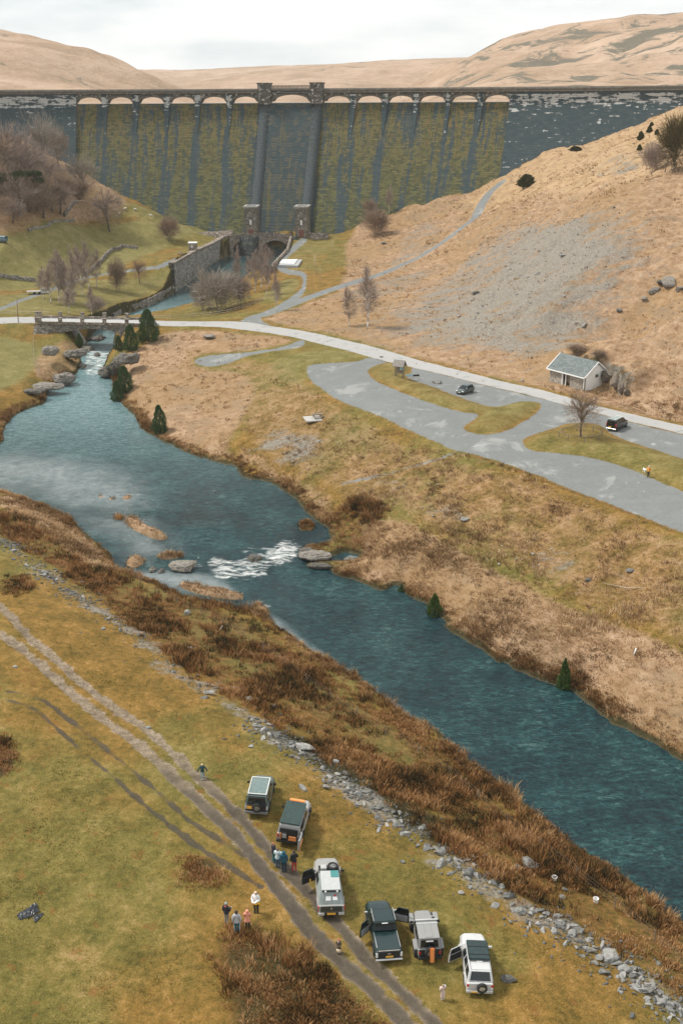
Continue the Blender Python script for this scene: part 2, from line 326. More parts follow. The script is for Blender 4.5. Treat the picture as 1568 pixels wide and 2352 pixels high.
def wlevel(y):
    return np.interp(y, [0, 136, 141, 150, 244, 262, 345, 368, 382, 395, 480], [0, .05, .3, 1.1, 1.25, 2.9, 4.2, 4.6, 6.2, 6.6, 6.8])
def XYW(poly):
    out = []
    for p in poly:
        w = 1.0
        for _ in range(25): q = at_z(p[0], p[1], w); w = .5 * w + .5 * float(wlevel(q.y))
        out.append((q.x, q.y))
    return np.array(out)
def cx(px, z=60.0):
    """crest coordinate whose point of the dam line shows at photo column px"""
    x = 0.0
    for _ in range(20): p = at_Y(px, 235, crestY(x)); x = p.x
    return x
def fpt(xc, z, pro=0.0):
    o = float(foff(z)) + pro; return Vector((xc - o * (xc + 75) / 480, crestY(xc) - o, z))
_cl, _cr = fpt(cx(626), 8), fpt(cx(710), 8)
_rw = XYW(RIVER[2:-1]); FB_Y = 411.0
_fl, _fr = at_Y(531, 560, FB_Y), at_Y(668, 560, FB_Y)
_rr = [tuple(at_z(*p, 13.2))[:2] for p in ((660, 573), (645, 588), (632, 600), (624, 612))]
river = np.vstack([[(_cl.x, _cl.y + 1), (_cl.x - .5, _cl.y - 6), (_fl.x + .6, FB_Y + 4), (_fl.x, FB_Y - 2)], _rw, _rr[::-1], [(_fr.x, FB_Y - 2), (_fr.x, FB_Y + 4), (_cr.x, _cr.y - 6), (_cr.x, _cr.y + 1)]])
river[6:-6] = river[6:-6]; river = smooth_poly(river, k=1); d_riv = field(river, pad=25)
d_riv = d_riv + 0.5 * fbm(GX, GY, .55, 3) * (np.abs(d_riv) < 3)
WL = wlevel(GY)
d_road, d_cp = field(smooth_poly(XY(ROAD), k=1), pad=30), field(smooth_poly(XY(CARPARK), k=1))
d_i1, d_i2 = field(smooth_poly(XY(ISL1))), field(smooth_poly(XY(ISL2)))
d_cp = np.maximum(d_cp, np.maximum(-d_i1, -d_i2))
d_side, d_lay = field(smooth_poly(XY(SIDE), k=1)), field(smooth_poly(XY(LAYBY)))
d_trh = field(smooth_poly(XY(TRACKH), False), False); d_pr = field(smooth_poly(XY(PATHR), False), False)
pA, pB, pC, pD = [smooth_poly(XY(p), False) for p in (RUTA, RUTB, MUDC, MUDD)]
d_ra, d_rb, d_mc, d_md = [field(p, False, 6) for p in (pA, pB, pC, pD)]
wallxy = smooth_poly(XY(WALLLINE), False, 1); d_wall = field(wallxy, False, 30)
isl = [(field(smooth_poly(XYW(p)), pad=6), h, k) for p, h, k in ISLES]
# ------------------------------------------------------------ final heights
hard = np.minimum(np.minimum(d_road, d_cp), np.minimum(d_side, d_trh - 1.8)); soft = sstep(0, 3, hard)
hill = sstep(11.5, 20, Z0)
Z = Z0 + fbm(GX, GY, .09, 4) * (0.35 + 2.1 * hill) * soft + fbm(GX, GY, .8, 3) * (.10 + .35 * hill) * soft
Z += .7 * sstep(0, 3.0, -d_i1) + .8 * sstep(0, 3.5, -d_i2)
chan = sstep(268, 285, GY)                                  # walled channel upstream of the road bridge
B = 5.0 * (1 - chan) + 0.45 * chan
bank = WL + .38 + .25 * fbm(GX, GY, .35, 3)
t = sstep(0, 1, np.clip(d_riv, 0, 99) / B)
Z = np.where(d_riv > 0, bank * (1 - t) + np.maximum(Z, WL + .35) * t, Z)
edge = sstep(-.25, .35, d_riv)
Z = np.where(d_riv < .35, (WL - np.clip(.15 - d_riv * .35, 0, 1.6)) * (1 - edge) + np.where(d_riv > 0, Z, bank) * edge, Z)
for D, h, k in isl: Z = np.where(D < .6, np.maximum(Z, WL - .4 + (h + .4 + .3 * fbm(GX, GY, .9, 3)) * sstep(.5, -.7, D)), Z)
for D, w, dep in ((d_ra, .45, .10), (d_rb, .45, .10), (d_mc, .3, .07), (d_md, .3, .07)): Z -= dep * sstep(w * 1.5, w * .5, D)
ZG = Z
# quarried step behind the white building
CLIFF = smooth_poly(XY([(1322,838),(1350,848),(1378,862),(1402,880),(1424,896),(1446,912)]), False, 1); _cd = field(CLIFF, False, 14)
_i = np.argmin(((GX[..., None] - CLIFF[None, None, ::3, 0]) ** 2 + (GY[..., None] - CLIFF[None, None, ::3, 1]) ** 2), -1) if False else None
_a, _b = CLIFF[0], CLIFF[-1]; _u = (_b - _a) / np.hypot(*(_b - _a)); _side = (GX - _a[0]) * _u[1] * -1 + (GY - _a[1]) * _u[0]; _t = ((GX - _a[0]) * _u[0] + (GY - _a[1]) * _u[1]) / np.hypot(*(_b - _a))
_up = np.where(_side > 0, _cd, -_cd) + .9 * fbm(GX, GY, .7, 3); cliffm = sstep(-.1, .12, _t) * sstep(1.1, .85, _t)
Z = Z + 3.4 * sstep(-.2, .7, _up) * sstep(11, 2.5, _up) * cliffm * (.8 + .7 * fbm(GX, GY, .3, 3)) * (np.abs(_cd) < 14); ZG = Z
# ------------------------------------------------------------ cover masks
def insidew(P, feather=2.0, k=1): return sstep(feather, -feather, field(smooth_poly(XYW(P), k=k), pad=feather + 8))
def inside(P, feather=2.0, k=1): return sstep(feather, -feather, field(smooth_poly(XY(P), k=k), pad=feather + 8))
M = {k: np.zeros(GX.shape) for k in ('straw', 'rush', 'scree', 'mud', 'road', 'park', 'gravel', 'green', 'pale', 'rust', 'dark', 'moss')}
def add(k, m, amt=1.0): M[k] = np.maximum(M[k], m * amt)
add('straw', inside([(700,700),(800,660),(790,528),(900,488),(1120,422),(1200,368),(1568,235),(1900,100),(1900,1040),(1568,970),(1400,935),(1200,880),(1000,832),(820,782),(720,758),(640,745),(600,730)], 3))
add('straw', inside([(270,850),(320,800),(380,760),(480,758),(620,770),(680,780),(640,795),(560,808),(440,815),(460,850),(560,850),(600,900),(560,960),(520,1020),(540,1060),(440,1035),(350,995),(300,930),(265,900)], 2.5), .92)
add('straw', inside([(540,1060),(560,1010),(640,1080),(760,1120),(770,1180),(720,1180),(680,1145),(610,1098)], 2), .6)
add('straw', inside([(825,1215),(900,1185),(1000,1235),(1100,1290),(1190,1335),(1300,1400),(1440,1440),(1568,1500),(1900,1650),(1900,1930),(1568,1745),(1390,1650),(1200,1545),(1030,1450),(930,1362),(830,1335),(765,1320),(830,1280)], 2))
add('straw', inside([(0,310),(140,350),(290,455),(300,480),(230,500),(100,520),(0,540),(-300,560),(-300,200)], 4), .75)
add('straw', inside([(0,1132),(120,1165),(200,1225),(262,1300),(262,1318),(180,1290),(90,1210),(0,1170)], 1.0), .8)
add('straw', inside([(90,800),(200,800),(195,850),(110,880),(70,860)], 1), .6)
add('green', inside([(-300,640),(0,545),(110,510),(240,500),(420,520),(500,532),(350,580),(280,620),(180,640),(0,665),(-300,700)], 4))
add('green', inside([(-300,690),(0,680),(150,640),(300,640),(400,640),(390,672),(290,715),(150,722),(0,722)], 3), .75)
add('green', inside([(290,460),(450,522),(520,530),(500,545),(400,530),(300,500)], 3), .7)
add('green', inside([(-300,760),(0,770),(80,790),(110,810),(60,870),(0,900),(-300,950)], 2), .95)
add('green', inside([(635,600),(700,541),(790,531),(770,560),(720,610),(690,625),(650,615)], 1.5), .45)
add('green', inside([(590,690),(650,640),(690,640),(685,665),(640,695)], 1), .7)
add('green', inside([(640,820),(760,798),(835,815),(800,828),(700,838),(690,860),(720,900),(640,880),(610,850)], 2), .6)
add('green', sstep(.5, -1.5, d_i1), .5); add('green', sstep(.5, -1.5, d_i2), .4)
add('green', inside([(430,1380),(620,1470),(800,1600),(1000,1760),(1000,1790),(800,1690),(560,1560),(400,1440)], 2), .55)
add('scree', inside([(1225,505),(1340,488),(1480,558),(1400,640),(1290,720),(1215,822),(1000,795),(950,760),(1095,655),(1150,560)], 11), .95)
add('scree', inside([(1180,490),(1420,470),(1568,540),(1480,690),(1340,800),(1230,850),(940,810),(800,770),(980,640),(1100,560)], 14), .74)
add('scree', inside([(1370,1290),(1440,1270),(1500,1330),(1440,1375),(1390,1350)], 3), .5); add('scree', inside([(800,1090),(900,1075),(1040,1120),(1000,1170),(880,1140)], 4), .42); add('scree', inside([(1090,1190),(1180,1230),(1190,1290),(1120,1250)], 3), .45)
add('scree', inside([(560,1035),(640,962),(780,1010),(720,1060),(690,1095),(600,1060)], 5), .72)
add('scree', inside([(1190,1290),(1230,1240),(1330,1290),(1350,1350),(1280,1335)], 4), .72)
add('scree', inside([(960,1165),(1050,1150),(1090,1200),(990,1215)], 1.5), .6)
add('scree', inside([(1400,360),(1480,345),(1470,400),(1330,420)], 4), .6); add('scree', inside([(940,520),(1040,500),(1000,580),(860,640),(900,580)], 4), .55)
add('scree', inside([(760,660),(1000,600),(1000,640),(820,700)], 4), .6); add('scree', inside([(1480,660),(1568,640),(1700,700),(1568,790),(1400,790)], 3), .35)
add('scree', sstep(2.6, .2, d_wall + 2.2 * fbm(GX, GY, .4, 3)), .66)
LANE = smooth_poly(XY([(-60,722),(0,713),(47,690),(95,673),(126,664),(164,644),(237,628),(300,622),(338,617),(370,614),(407,611)]), False); d_lane = field(LANE, False)
add('park', sstep(1.5, .8, d_lane), .8)
add('rush', inside([(760,1180),(800,1145),(860,1150),(900,1185),(840,1210),(825,1262),(780,1240)], 1.2), .95)
add('rush', inside([(0,1160),(90,1200),(180,1280),(265,1320),(420,1385),(560,1410),(700,1520),(860,1620),(1000,1690),(1160,1820),(1300,1940),(1450,2050),(1600,2160),(1700,2300),(1640,2350),(1400,2180),(1170,2040),(980,1905),(860,1825),(700,1710),(560,1615),(420,1530),(280,1420),(150,1320),(40,1250),(0,1230)], 1.2), .68)
M['rush'] *= 1 - .85 * inside([(0,1132),(120,1165),(200,1225),(262,1300),(262,1318),(180,1290),(90,1215),(0,1175)], 1.2)
add('dark', inside([(600,1660),(720,1700),(860,1780),(1010,1880),(1100,1960),(1050,1980),(900,1880),(760,1785),(660,1720)], 1.2), .8)
add('dark', inside([(1100,1960),(1200,2030),(1320,2110),(1400,2160),(1350,2170),(1190,2060)], 1.2), .6)
add('dark', inside([(500,2160),(600,2150),(700,2210),(800,2280),(860,2352),(950,2480),(540,2480),(530,2300)], 1.0), .6); add('dark', inside([(425,2000),(450,1965),(505,1975),(510,2015),(460,2030)], .8), .6)
add('dark', sstep(1.3, .5, np.abs(_up - .35)) * cliffm * (np.abs(_cd) < 14), .62); add('scree', sstep(2.0, .8, np.abs(_up - .4)) * cliffm * (np.abs(_cd) < 14), .55)
BENCH = [(440,835),(640,822),(720,885),(860,980),(1045,1050),(1200,1090),(1400,1165),(1568,1230),(1800,1330),(1800,1620),(1568,1500),(1440,1435),(1200,1330),(1000,1230),(900,1180),(790,1150),(690,1100),(600,1060),(560,1000)]
add('straw', inside(BENCH, 3), .46)
RUSHP = [[(490,2140),(560,2120),(640,2150),(720,2200),(800,2262),(880,2352),(980,2480),(520,2480),(515,2352),(505,2250),(480,2190)], [(412,2010),(430,1962),(500,1968),(522,2000),(505,2030),(430,2030)], [(0,1700),(25,1715),(40,1740),(20,1775),(-10,1790),(-60,1750)], [(10,1330),(60,1320),(80,1350),(40,1370),(5,1360)]]
for p, a in zip(RUSHP, (.78, .75, .95, .6)): add('rush', inside(p, 1.0), a)
add('dark', inside([(0,1695),(25,1715),(42,1740),(20,1775),(-10,1795),(-80,1750)], .6), .8)
add('rush', inside([(1045,1045),(1106,1056),(1201,1087),(1320,1137),(1439,1181),(1568,1232),(1568,1222),(1439,1171),(1320,1127),(1201,1077),(1106,1047),(1047,1036)], .35), .8)
add('rust', inside([(1400,640),(1470,560),(1568,560),(1568,760),(1440,740),(1300,830),(1220,830),(1290,720)], 4), .8)
add('rust', inside([(0,2352),(0,2100),(450,2000),(520,2352)], 6), .3)
add('rust', inside([(1080,1060),(1568,1240),(1568,1490),(1440,1430),(1300,1390),(1180,1320),(1000,1210),(900,1160),(960,1100)], 3), .5)
add('pale', inside([(1100,480),(1400,430),(1568,390),(1568,240),(1400,310),(1200,370),(1120,425),(1040,470)], 5), .7)
road = sstep(.6, -.6, d_road) * sstep(-.3, .6, d_riv); park = sstep(1.0, -1.0, np.minimum(d_cp, np.minimum(d_side, d_lay)))
add('road', road); add('park', park * (1 - road)); add('park', sstep(2.4, 1.4, d_trh), .9); add('park', sstep(.9, .3, d_pr), .55)
_rg = .38 * fbm(GX + 9, GY, .8, 4); rut = np.maximum(sstep(1.05, .2, d_ra + _rg), sstep(.95, .15, d_rb + _rg)); fadeY = sstep(40, 75, GY)
add('gravel', rut); add('gravel', sstep(2.1, .9, np.maximum(d_ra, d_rb)), .35); add('mud', rut * sstep(92, 72, GY), .72)
_rag = .55 * fbm(GX, GY, .9, 3)
add('mud', np.maximum(sstep(.45, .1, d_mc + _rag * .5), sstep(.45, .1, d_md + _rag * .5)) * np.clip(.15 + .75 * sstep(104, 84, GY) + 1.0 * fbm(GX, GY, .35, 3), .12, 1))
add('dark', sstep(.9, .2, np.abs(d_riv - .25)) * (d_riv > -.6), .75)  # dark line painted along the waterline for the bank's undercut shade and reflection
for D, h, k in isl: add(k, sstep(.3, -.3, D))
islm = np.maximum.reduce([sstep(.35, -.15, D) for D, h, k in isl]); bed = sstep(.1, -.25, d_riv) * (1 - islm)
# ------------------------------------------------------------ split the one grid into ground, roads and river bed
order = np.argmax(np.stack([np.full(GX.shape, .5), M['road'], np.maximum(park * (1 - road), 0), sstep(2.3, .5, d_trh), rut, bed]), 0)
idx = np.arange(NR * NC).reshape(NR, NC)
F = np.stack([idx[:-1, :-1], idx[:-1, 1:], idx[1:, 1:], idx[1:, :-1]], -1).reshape(-1, 4)
fc = np.stack([GX, GY, Z], -1).reshape(-1, 3)[F].mean(1)
keep = fc[:, 1] < faceY(fc[:, 0], fc[:, 2]) + 4.0
cls = order[:-1, :-1].reshape(-1)
VV = np.stack([GX, GY, Z], -1).reshape(-1, 3)
PA = np.stack([M['straw'], M['rush'], M['scree'], M['mud']], -1).reshape(-1, 4)
PB = np.stack([M['road'], M['park'], M['gravel'], M['green']], -1).reshape(-1, 4)
PC = np.stack([M['pale'], M['rust'], M['dark'], bed], -1).reshape(-1, 4)
# ============================================================ GROUND MATERIAL (all covers blended by masks)
def ground_material():
    g = G('ground_cover')
    st, ru, sc, mu = g.attr('mA'); ro, pk, gr, gn = g.attr('mB'); pa, rs, dk, bd = g.attr('mC')
    nL, nM, nS, nF, nT = g.noise(.045, 4), g.noise(.33, 5, .6), g.noise(1.7, 5, .62), g.noise(7.5, 3, .6), g.noise(24, 2)
    detail = g.m('MULTIPLY_ADD', nF, .45, g.m('MULTIPLY', nS, .55))
    wob = g.m('MULTIPLY', g.m('SUBTRACT', g.m('MULTIPLY_ADD', nM, .5, g.m('MULTIPLY', detail, .5)), .5), 1.5)
    def edge(m, a=.35, b=.65, w=1.0):
        # only disturb where the mask is partly on, so that clean areas stay clean
        k = g.m('MULTIPLY', g.m('MULTIPLY', m, g.m('SUBTRACT', 1.0, m)), 4.0)
        return g.rng(g.m('ADD', m, g.m('MULTIPLY', g.m('MULTIPLY', wob, k), w)), a, b)
    f1 = g.m('MULTIPLY_ADD', nM, .38, g.m('MULTIPLY_ADD', nS, .34, g.m('MULTIPLY', nF, .28)))
    turf = g.ramp(f1, [(.37, (0.071, 0.048, 0.011)), (.45, (0.143, 0.091, 0.018)), (.515, (0.211, 0.122, 0.027)), (.57, (0.274, 0.155, 0.040)), (.64, (0.386, 0.225, 0.084))])
    tg = g.ramp(f1, [(.38, (0.068, 0.064, 0.013)), (.48, (0.136, 0.114, 0.026)), (.55, (0.194, 0.154, 0.041)), (.63, (0.278, 0.210, 0.080))])
    turf = g.mix(g.rng(nL, .42, .58), turf, tg)
    turf = g.mix(g.m('MULTIPLY', g.rng(g.noise(.7, 6, .72), .57, .66), .8), turf, (.185, .088, .022))
    turf = g.mix(g.m('MULTIPLY', g.rng(g.noise(2.6, 4, .6), .60, .68), .4), turf, (.055, .050, .012))
    turf = g.mix(g.m('MULTIPLY', g.rng(g.noise(14, 3, .7), .54, .66), .38), turf, (.055, .046, .014))
    turf = g.mix(g.m('MULTIPLY', g.rng(g.noise(11, 3, .7, vec=g.scale(g.pos, (1.1, .9, 1))), .57, .68), .5), turf, (.36, .25, .11))
    green = g.ramp(f1, [(.38, (0.109, 0.102, 0.030)), (.48, (0.171, 0.150, 0.050)), (.55, (0.209, 0.179, 0.066)), (.63, (0.285, 0.228, 0.108))])
    col = g.mix(edge(gn, .1, .9), turf, green)
    rust = g.ramp(f1, [(.38, (0.172, 0.084, 0.019)), (.5, (0.273, 0.143, 0.041)), (.62, (0.373, 0.224, 0.101))])
    col = g.mix(g.m('MULTIPLY', edge(rs, .15, .95), g.rng(nM, .38, .58)), col, rust)
    s0 = g.noise(.5, 6, .68, vec=g.scale(g.pos, (1, 1, 2.4)))
    f2 = g.m('MULTIPLY_ADD', s0, .5, g.m('MULTIPLY_ADD', nS, .25, g.m('MULTIPLY', nF, .25)))
    straw = g.ramp(f2, [(.36, (0.139, 0.079, 0.041)), (.45, (0.260, 0.158, 0.086)), (.53, (0.349, 0.229, 0.137)), (.63, (0.455, 0.324, 0.219))])
    straw = g.mix(g.m('MULTIPLY', g.rng(nL, .46, .56), .75), straw, g.mix(.55, straw, (.25, .155, .06)))
    straw = g.mix(g.m('MULTIPLY', g.rng(g.noise(.11, 7, .7, vec=g.scale(g.pos, (1, 1, 2))), .50, .60), .75), straw, g.mix(nS, (.17, .115, .062), (.33, .235, .145)))
    col = g.mix(edge(st, .25, .8), col, straw)
    col = g.mix(g.m('MULTIPLY', pa, g.rng(nM, .3, .6)), col, g.mix(detail, (.36, .235, .125), (.56, .40, .235)))
    rcol = g.ramp(g.m('MULTIPLY_ADD', nS, .6, g.m('MULTIPLY', nF, .4)), [(.36, (0.021, 0.020, 0.007)), (.46, (0.081, 0.057, 0.014)), (.54, (0.162, 0.076, 0.023)), (.64, (0.266, 0.138, 0.054))])
    col = g.mix(g.m('MULTIPLY', edge(ru, .25, .9), g.rng(nM, .25, .62)), col, rcol)
    col = g.mix(g.rng(g.m('MULTIPLY', dk, g.m('ADD', .5, nS)), .2, .8), col, g.mix(detail, (.016, .020, .008), (.06, .048, .018)))
    # slate scree: small angular flakes between grass
    vc = g.voro(3.2, vec=g.scale(g.pos, (1, 1, 1.4)), out='Color'); vd = g.voro(3.2, vec=g.scale(g.pos, (1, 1, 1.4)), feature='DISTANCE_TO_EDGE')
    v2 = g.voro(8.5, out='Color'); sepn = g.n('ShaderNodeSeparateColor'); g.put(sepn.inputs[0], vc); sep2 = g.n('ShaderNodeSeparateColor'); g.put(sep2.inputs[0], v2)
    slate = g.mix(g.m('MULTIPLY_ADD', sepn.outputs[0], .4, g.m('MULTIPLY_ADD', sep2.outputs[0], .4, g.m('MULTIPLY', nS, .2))), (0.131, 0.119, 0.099), (0.361, 0.330, 0.281))
    slate = g.mix(g.m('MULTIPLY', g.rng(vd, .05, .0), .35), slate, (.12, .105, .085))
    sm = g.m('ADD', g.m('MULTIPLY', sc, .9), g.m('MULTIPLY', g.m('SUBTRACT', g.m('MULTIPLY_ADD', g.noise(.26, 6, .7, vec=g.scale(g.pos, (.42, 1.25, 1), rot=(0, 0, RAD(25)))), .75, g.m('MULTIPLY', nS, .25)), .5), 2.3))
    sm = g.m('MULTIPLY', g.m('MULTIPLY', g.rng(sm, .40, .78), g.rng(sc, .02, .2)), .92)
    col = g.mix(sm, col, slate)
    # car park: grey tarmac with bleached and wet patches
    pch = g.noise(.20, 6, .62, vec=g.scale(g.pos, (1, .8, 1)), dist=.6)
    park = g.ramp(g.m('MULTIPLY_ADD', nS, .4, g.m('MULTIPLY', nT, .6)), [(.36, (0.144, 0.151, 0.146)), (.62, (0.197, 0.202, 0.194))])
    park = g.mix(g.m('MULTIPLY', g.rng(nM, .45, .62), .4), park, (.20, .215, .21))
    park = g.mix(g.m('MULTIPLY', g.rng(pch, .55, .66), .42), park, g.mix(nF, (.34, .335, .315), (.44, .43, .41)))
    park = g.mix(g.m('MULTIPLY', g.rng(g.noise(.55, 6, .7, dist=.8), .63, .68), .6), park, (.44, .45, .44))
    col = g.mix(edge(pk, .38, .62, 1.1), col, park)
    rd = g.mix(nT, (0.324, 0.316, 0.304), (0.397, 0.388, 0.373)); rd = g.mix(g.m('MULTIPLY', g.rng(g.noise(.35, 7, .72), .55, .63), .75), rd, (0.219, 0.223, 0.214)); rd = g.mix(g.m('MULTIPLY', g.rng(nM, .5, .65), .5), rd, (0.388, 0.381, 0.368))
    col = g.mix(edge(ro, .38, .62, .8), col, rd)
    gc = g.ramp(g.m('MULTIPLY_ADD', nS, .4, g.m('MULTIPLY_ADD', nF, .4, g.m('MULTIPLY', nT, .2))), [(.36, (0.096, 0.072, 0.046)), (.46, (0.192, 0.148, 0.102)), (.54, (0.269, 0.212, 0.155)), (.64, (0.422, 0.347, 0.261))])
    gc = g.mix(g.m('MULTIPLY', g.rng(g.noise(.45, 5, .65), .50, .62), .6), gc, g.mix(nF, (0.068, 0.051, 0.036), (0.135, 0.106, 0.076)))
    gk = g.rng(g.m('ADD', gr, g.m('MULTIPLY', g.m('SUBTRACT', g.m('MULTIPLY_ADD', nS, .6, g.m('MULTIPLY', nF, .4)), .5), g.m('MULTIPLY', g.rng(gr, .02, .3), 1.6))), .38, .72)
    col = g.mix(g.m('MULTIPLY', gk, .92), col, gc)
    col = g.mix(g.m('MULTIPLY', edge(mu, .3, .8), .85), col, g.mix(detail, (.03, .026, .021), (.10, .085, .065)))
    col = g.mix(bd, col, g.mix(nS, (.05, .05, .035), (.20, .17, .12)))
    hgt = g.m('MULTIPLY_ADD', nS, .6, g.m('MULTIPLY_ADD', nF, .3, g.m('MULTIPLY', nT, .15)))
    hgt = g.m('ADD', hgt, g.m('MULTIPLY', g.m('MULTIPLY', sepn.outputs[1], sm), .8))
    flat = g.m('MAXIMUM', ro, pk)
    hgt = g.m('MULTIPLY', hgt, g.m('SUBTRACT', 1.0, g.m('MULTIPLY', flat, .9)))
    return g.bsdf(col, g.mix(flat, (.95, .95, .95), (.7, .7, .7)), bump=hgt, bs=.75, bd=.28, spec=.18)
MGROUND = ground_material()
def sub_ground(name, sel):
    f = F[sel]; used = np.unique(f); mp_ = np.full(len(VV), -1); mp_[used] = np.arange(len(used))
    o = np_mesh(name, VV[used], mp_[f], MGROUND, smooth=True, kind='structure')
    for a, P in (('mA', PA), ('mB', PB), ('mC', PC)): set_attr(o.data, a, P[used])
    return o
for i, nme in enumerate(('ground', 'road', 'car_park', 'hill_track', 'gravel_track', 'river_bed')): sub_ground(nme, keep & (cls == i))
# ============================================================ WATER
def water_material():
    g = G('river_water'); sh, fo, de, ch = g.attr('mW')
    # calm lanes and choppy lanes
    flow = g.scale(g.pos, (.6, 1.25, 1.0), rot=(0, 0, RAD(-20)))
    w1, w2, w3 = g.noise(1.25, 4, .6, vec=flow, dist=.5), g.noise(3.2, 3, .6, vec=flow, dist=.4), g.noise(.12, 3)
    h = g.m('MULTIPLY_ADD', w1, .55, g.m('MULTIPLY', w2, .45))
    teal_sheen = g.ramp(g.m('MULTIPLY_ADD', w3, .3, g.m('MULTIPLY', h, .7)), [(.40, (0.002, 0.014, 0.020)), (.49, (0.007, 0.032, 0.038)), (.55, (0.013, 0.057, 0.061)), (.62, (0.051, 0.108, 0.103))])  # teal water; ripple reflection painted in, crests lighter and troughs darker
    teal_sheen = g.mix(de, teal_sheen, g.mix(g.rng(h, .38, .62), (.075, .155, .165), (.20, .29, .295)))  # far water paled in the colour to stand for reflected sky
    bed_sky = g.mix(g.rng(g.noise(.7, 7, .7), .3, .7), (.16, .20, .205), (.275, .30, .295))  # gravel bed of the shallows, paled to carry reflected sky as well
    col = g.mix(g.rng(g.m('ADD', sh, g.m('MULTIPLY', g.m('SUBTRACT', g.noise(.3, 5), .5), .6)), .25, 1.1), teal_sheen, bed_sky)
    fs = g.noise(.85, 7, .68, vec=g.scale(g.pos, (.5, 1.5, 1), rot=(0, 0, RAD(18))), dist=.5); ft = g.noise(3.5, 4, .6, vec=g.scale(g.pos, (.5, 1.6, 1), rot=(0, 0, RAD(18))), dist=.4)
    foam = g.m('MULTIPLY', g.rng(g.m('ADD', g.m('MULTIPLY', fo, .72), g.m('MULTIPLY_ADD', g.m('SUBTRACT', fs, .5), 2.3, g.m('MULTIPLY', g.m('SUBTRACT', ft, .5), .5))), .36, 1.08), .95)
    foam = g.m('MULTIPLY', foam, g.rng(fo, .02, .2))
    cap = g.m('MULTIPLY', g.rng(g.noise(.85, 7, .65, vec=flow, dist=.8), .73, .77), g.m('MULTIPLY', ch, .6))
    col = g.mix(g.m('MAXIMUM', foam, cap), col, (.80, .80, .77))
    b = g.n('ShaderNodeBsdfPrincipled'); g.put(b.inputs['Base Color'], col); g.put(b.inputs['Roughness'], g.mix(foam, (.12, .12, .12), (.8, .8, .8))); b.inputs['IOR'].default_value = 1.33
    bp = g.n('ShaderNodeBump'); bp.inputs['Distance'].default_value = .7; g.put(bp.inputs['Strength'], g.m('ADD', .06, g.m('MULTIPLY', ch, .9))); g.put(bp.inputs['Height'], h)
    g.t.links.new(bp.outputs[0], b.inputs['Normal']); g.t.links.new(b.outputs[0], g.out.inputs[0]); return g.mat
wr = (d_riv[:-1, :-1].reshape(-1) < 1.2) & keep
fW = F[wr]; used = np.unique(fW); rem = np.full(len(VV), -1); rem[used] = np.arange(len(used))
foam = np.zeros(GX.shape)
for p, a in (([(470,1285),(500,1275),(540,1290),(600,1270),(640,1240),(690,1240),(690,1275),(660,1298),(620,1305),(620,1330),(560,1325),(500,1332),(480,1315)], .8), ([(505,1300),(560,1310),(600,1320),(580,1330),(520,1335),(490,1322)], .95), ([(600,1262),(650,1243),(688,1245),(680,1290),(640,1300),(610,1295)], 1.0),([(545,1256),(600,1250),(640,1258),(600,1275),(550,1272)],.5),
             ([(205,805),(230,806),(262,802),(258,822),(240,842),(232,860),(205,866),(190,850),(195,825)], .85), ([(480,640),(520,660),(460,700),(380,722),(290,742),(300,720),(400,690)], .3), ([(790,1265),(820,1270),(826,1283),(795,1280)], .9), ([(262,1308),(300,1312),(340,1340),(420,1360),(420,1368),(300,1322)], .45), ([(400,1280),(480,1290),(470,1310),(380,1318)], .4), ([(200,1135),(330,1125),(330,1150),(210,1155)], .35), ([(560,1375),(640,1385),(610,1405),(560,1392)], .5)):
    foam = np.maximum(foam, a * insidew(p, .9))
shal_sky = np.maximum.reduce([.95 * insidew([(-100,1050),(60,1040),(180,1050),(330,1090),(360,1150),(330,1180),(250,1185),(150,1180),(40,1130),(-100,1120)], 13), .75 * insidew([(130,1180),(330,1170),(420,1230),(420,1290),(300,1290),(250,1260)], 7), .9 * insidew([(262,1310),(400,1310),(500,1320),(560,1370),(430,1370)], 2), .7 * insidew([(568,1400),(640,1410),(760,1510),(900,1600),(1050,1720),(1200,1830),(1160,1830),(1000,1720),(800,1570),(640,1480)], 1.4)])  # shallows; over the left pool also the painted sky reflection
far_sky = sstep(150, 235, GY) * (1 - .85 * sstep(300, 350, GY))  # where sky reflection is painted in, weaker upstream where the dam is mirrored
chop = np.clip(sstep(235, 150, GY) * .9 + .15 + .8 * foam, 0, 1) * (1 - .5 * shal_sky)
wz = WL + .55 * foam * (fbm(GX, GY, .5, 4) + .15) + .03 * fbm(GX, GY, 1.1, 2) * chop
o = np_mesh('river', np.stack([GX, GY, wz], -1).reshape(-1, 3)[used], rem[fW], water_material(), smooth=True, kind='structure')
set_attr(o.data, 'mW', np.stack([shal_sky, foam, far_sky, chop], -1).reshape(-1, 4)[used])
# ============================================================ HILLS AND RESERVOIR BEHIND THE DAM
def hill_material(name, rocky):
    g = G(name); a = g.noise(.012, 7, .66, vec=g.scale(g.pos, (1, 1, 2.2))); b = g.noise(.06, 6, .7); c = g.noise(.35, 4, .6)
    f = g.m('MULTIPLY_ADD', a, .5, g.m('MULTIPLY_ADD', b, .3, g.m('MULTIPLY', c, .2)))
    col = g.ramp(f, [(.34, (0.220, 0.154, 0.097)), (.46, (0.340, 0.237, 0.160)), (.56, (0.430, 0.309, 0.222)), (.68, (0.520, 0.391, 0.296))])  # moor colours paled so that distance haze is part of them
    r = g.noise(.016, 9, .72, vec=g.scale(g.pos, (1.3, 1.3, .8), rot=(0, 0, .6)), dist=.8)
    col = g.mix(g.rng(r, (.60 - .085 * rocky), (.66 - .085 * rocky)), col, g.mix(c, (.09, .085, .06), (.2, .175, .135)))
    return g.bsdf(col, .95, bump=f, bs=.8, bd=7.0, spec=.1)
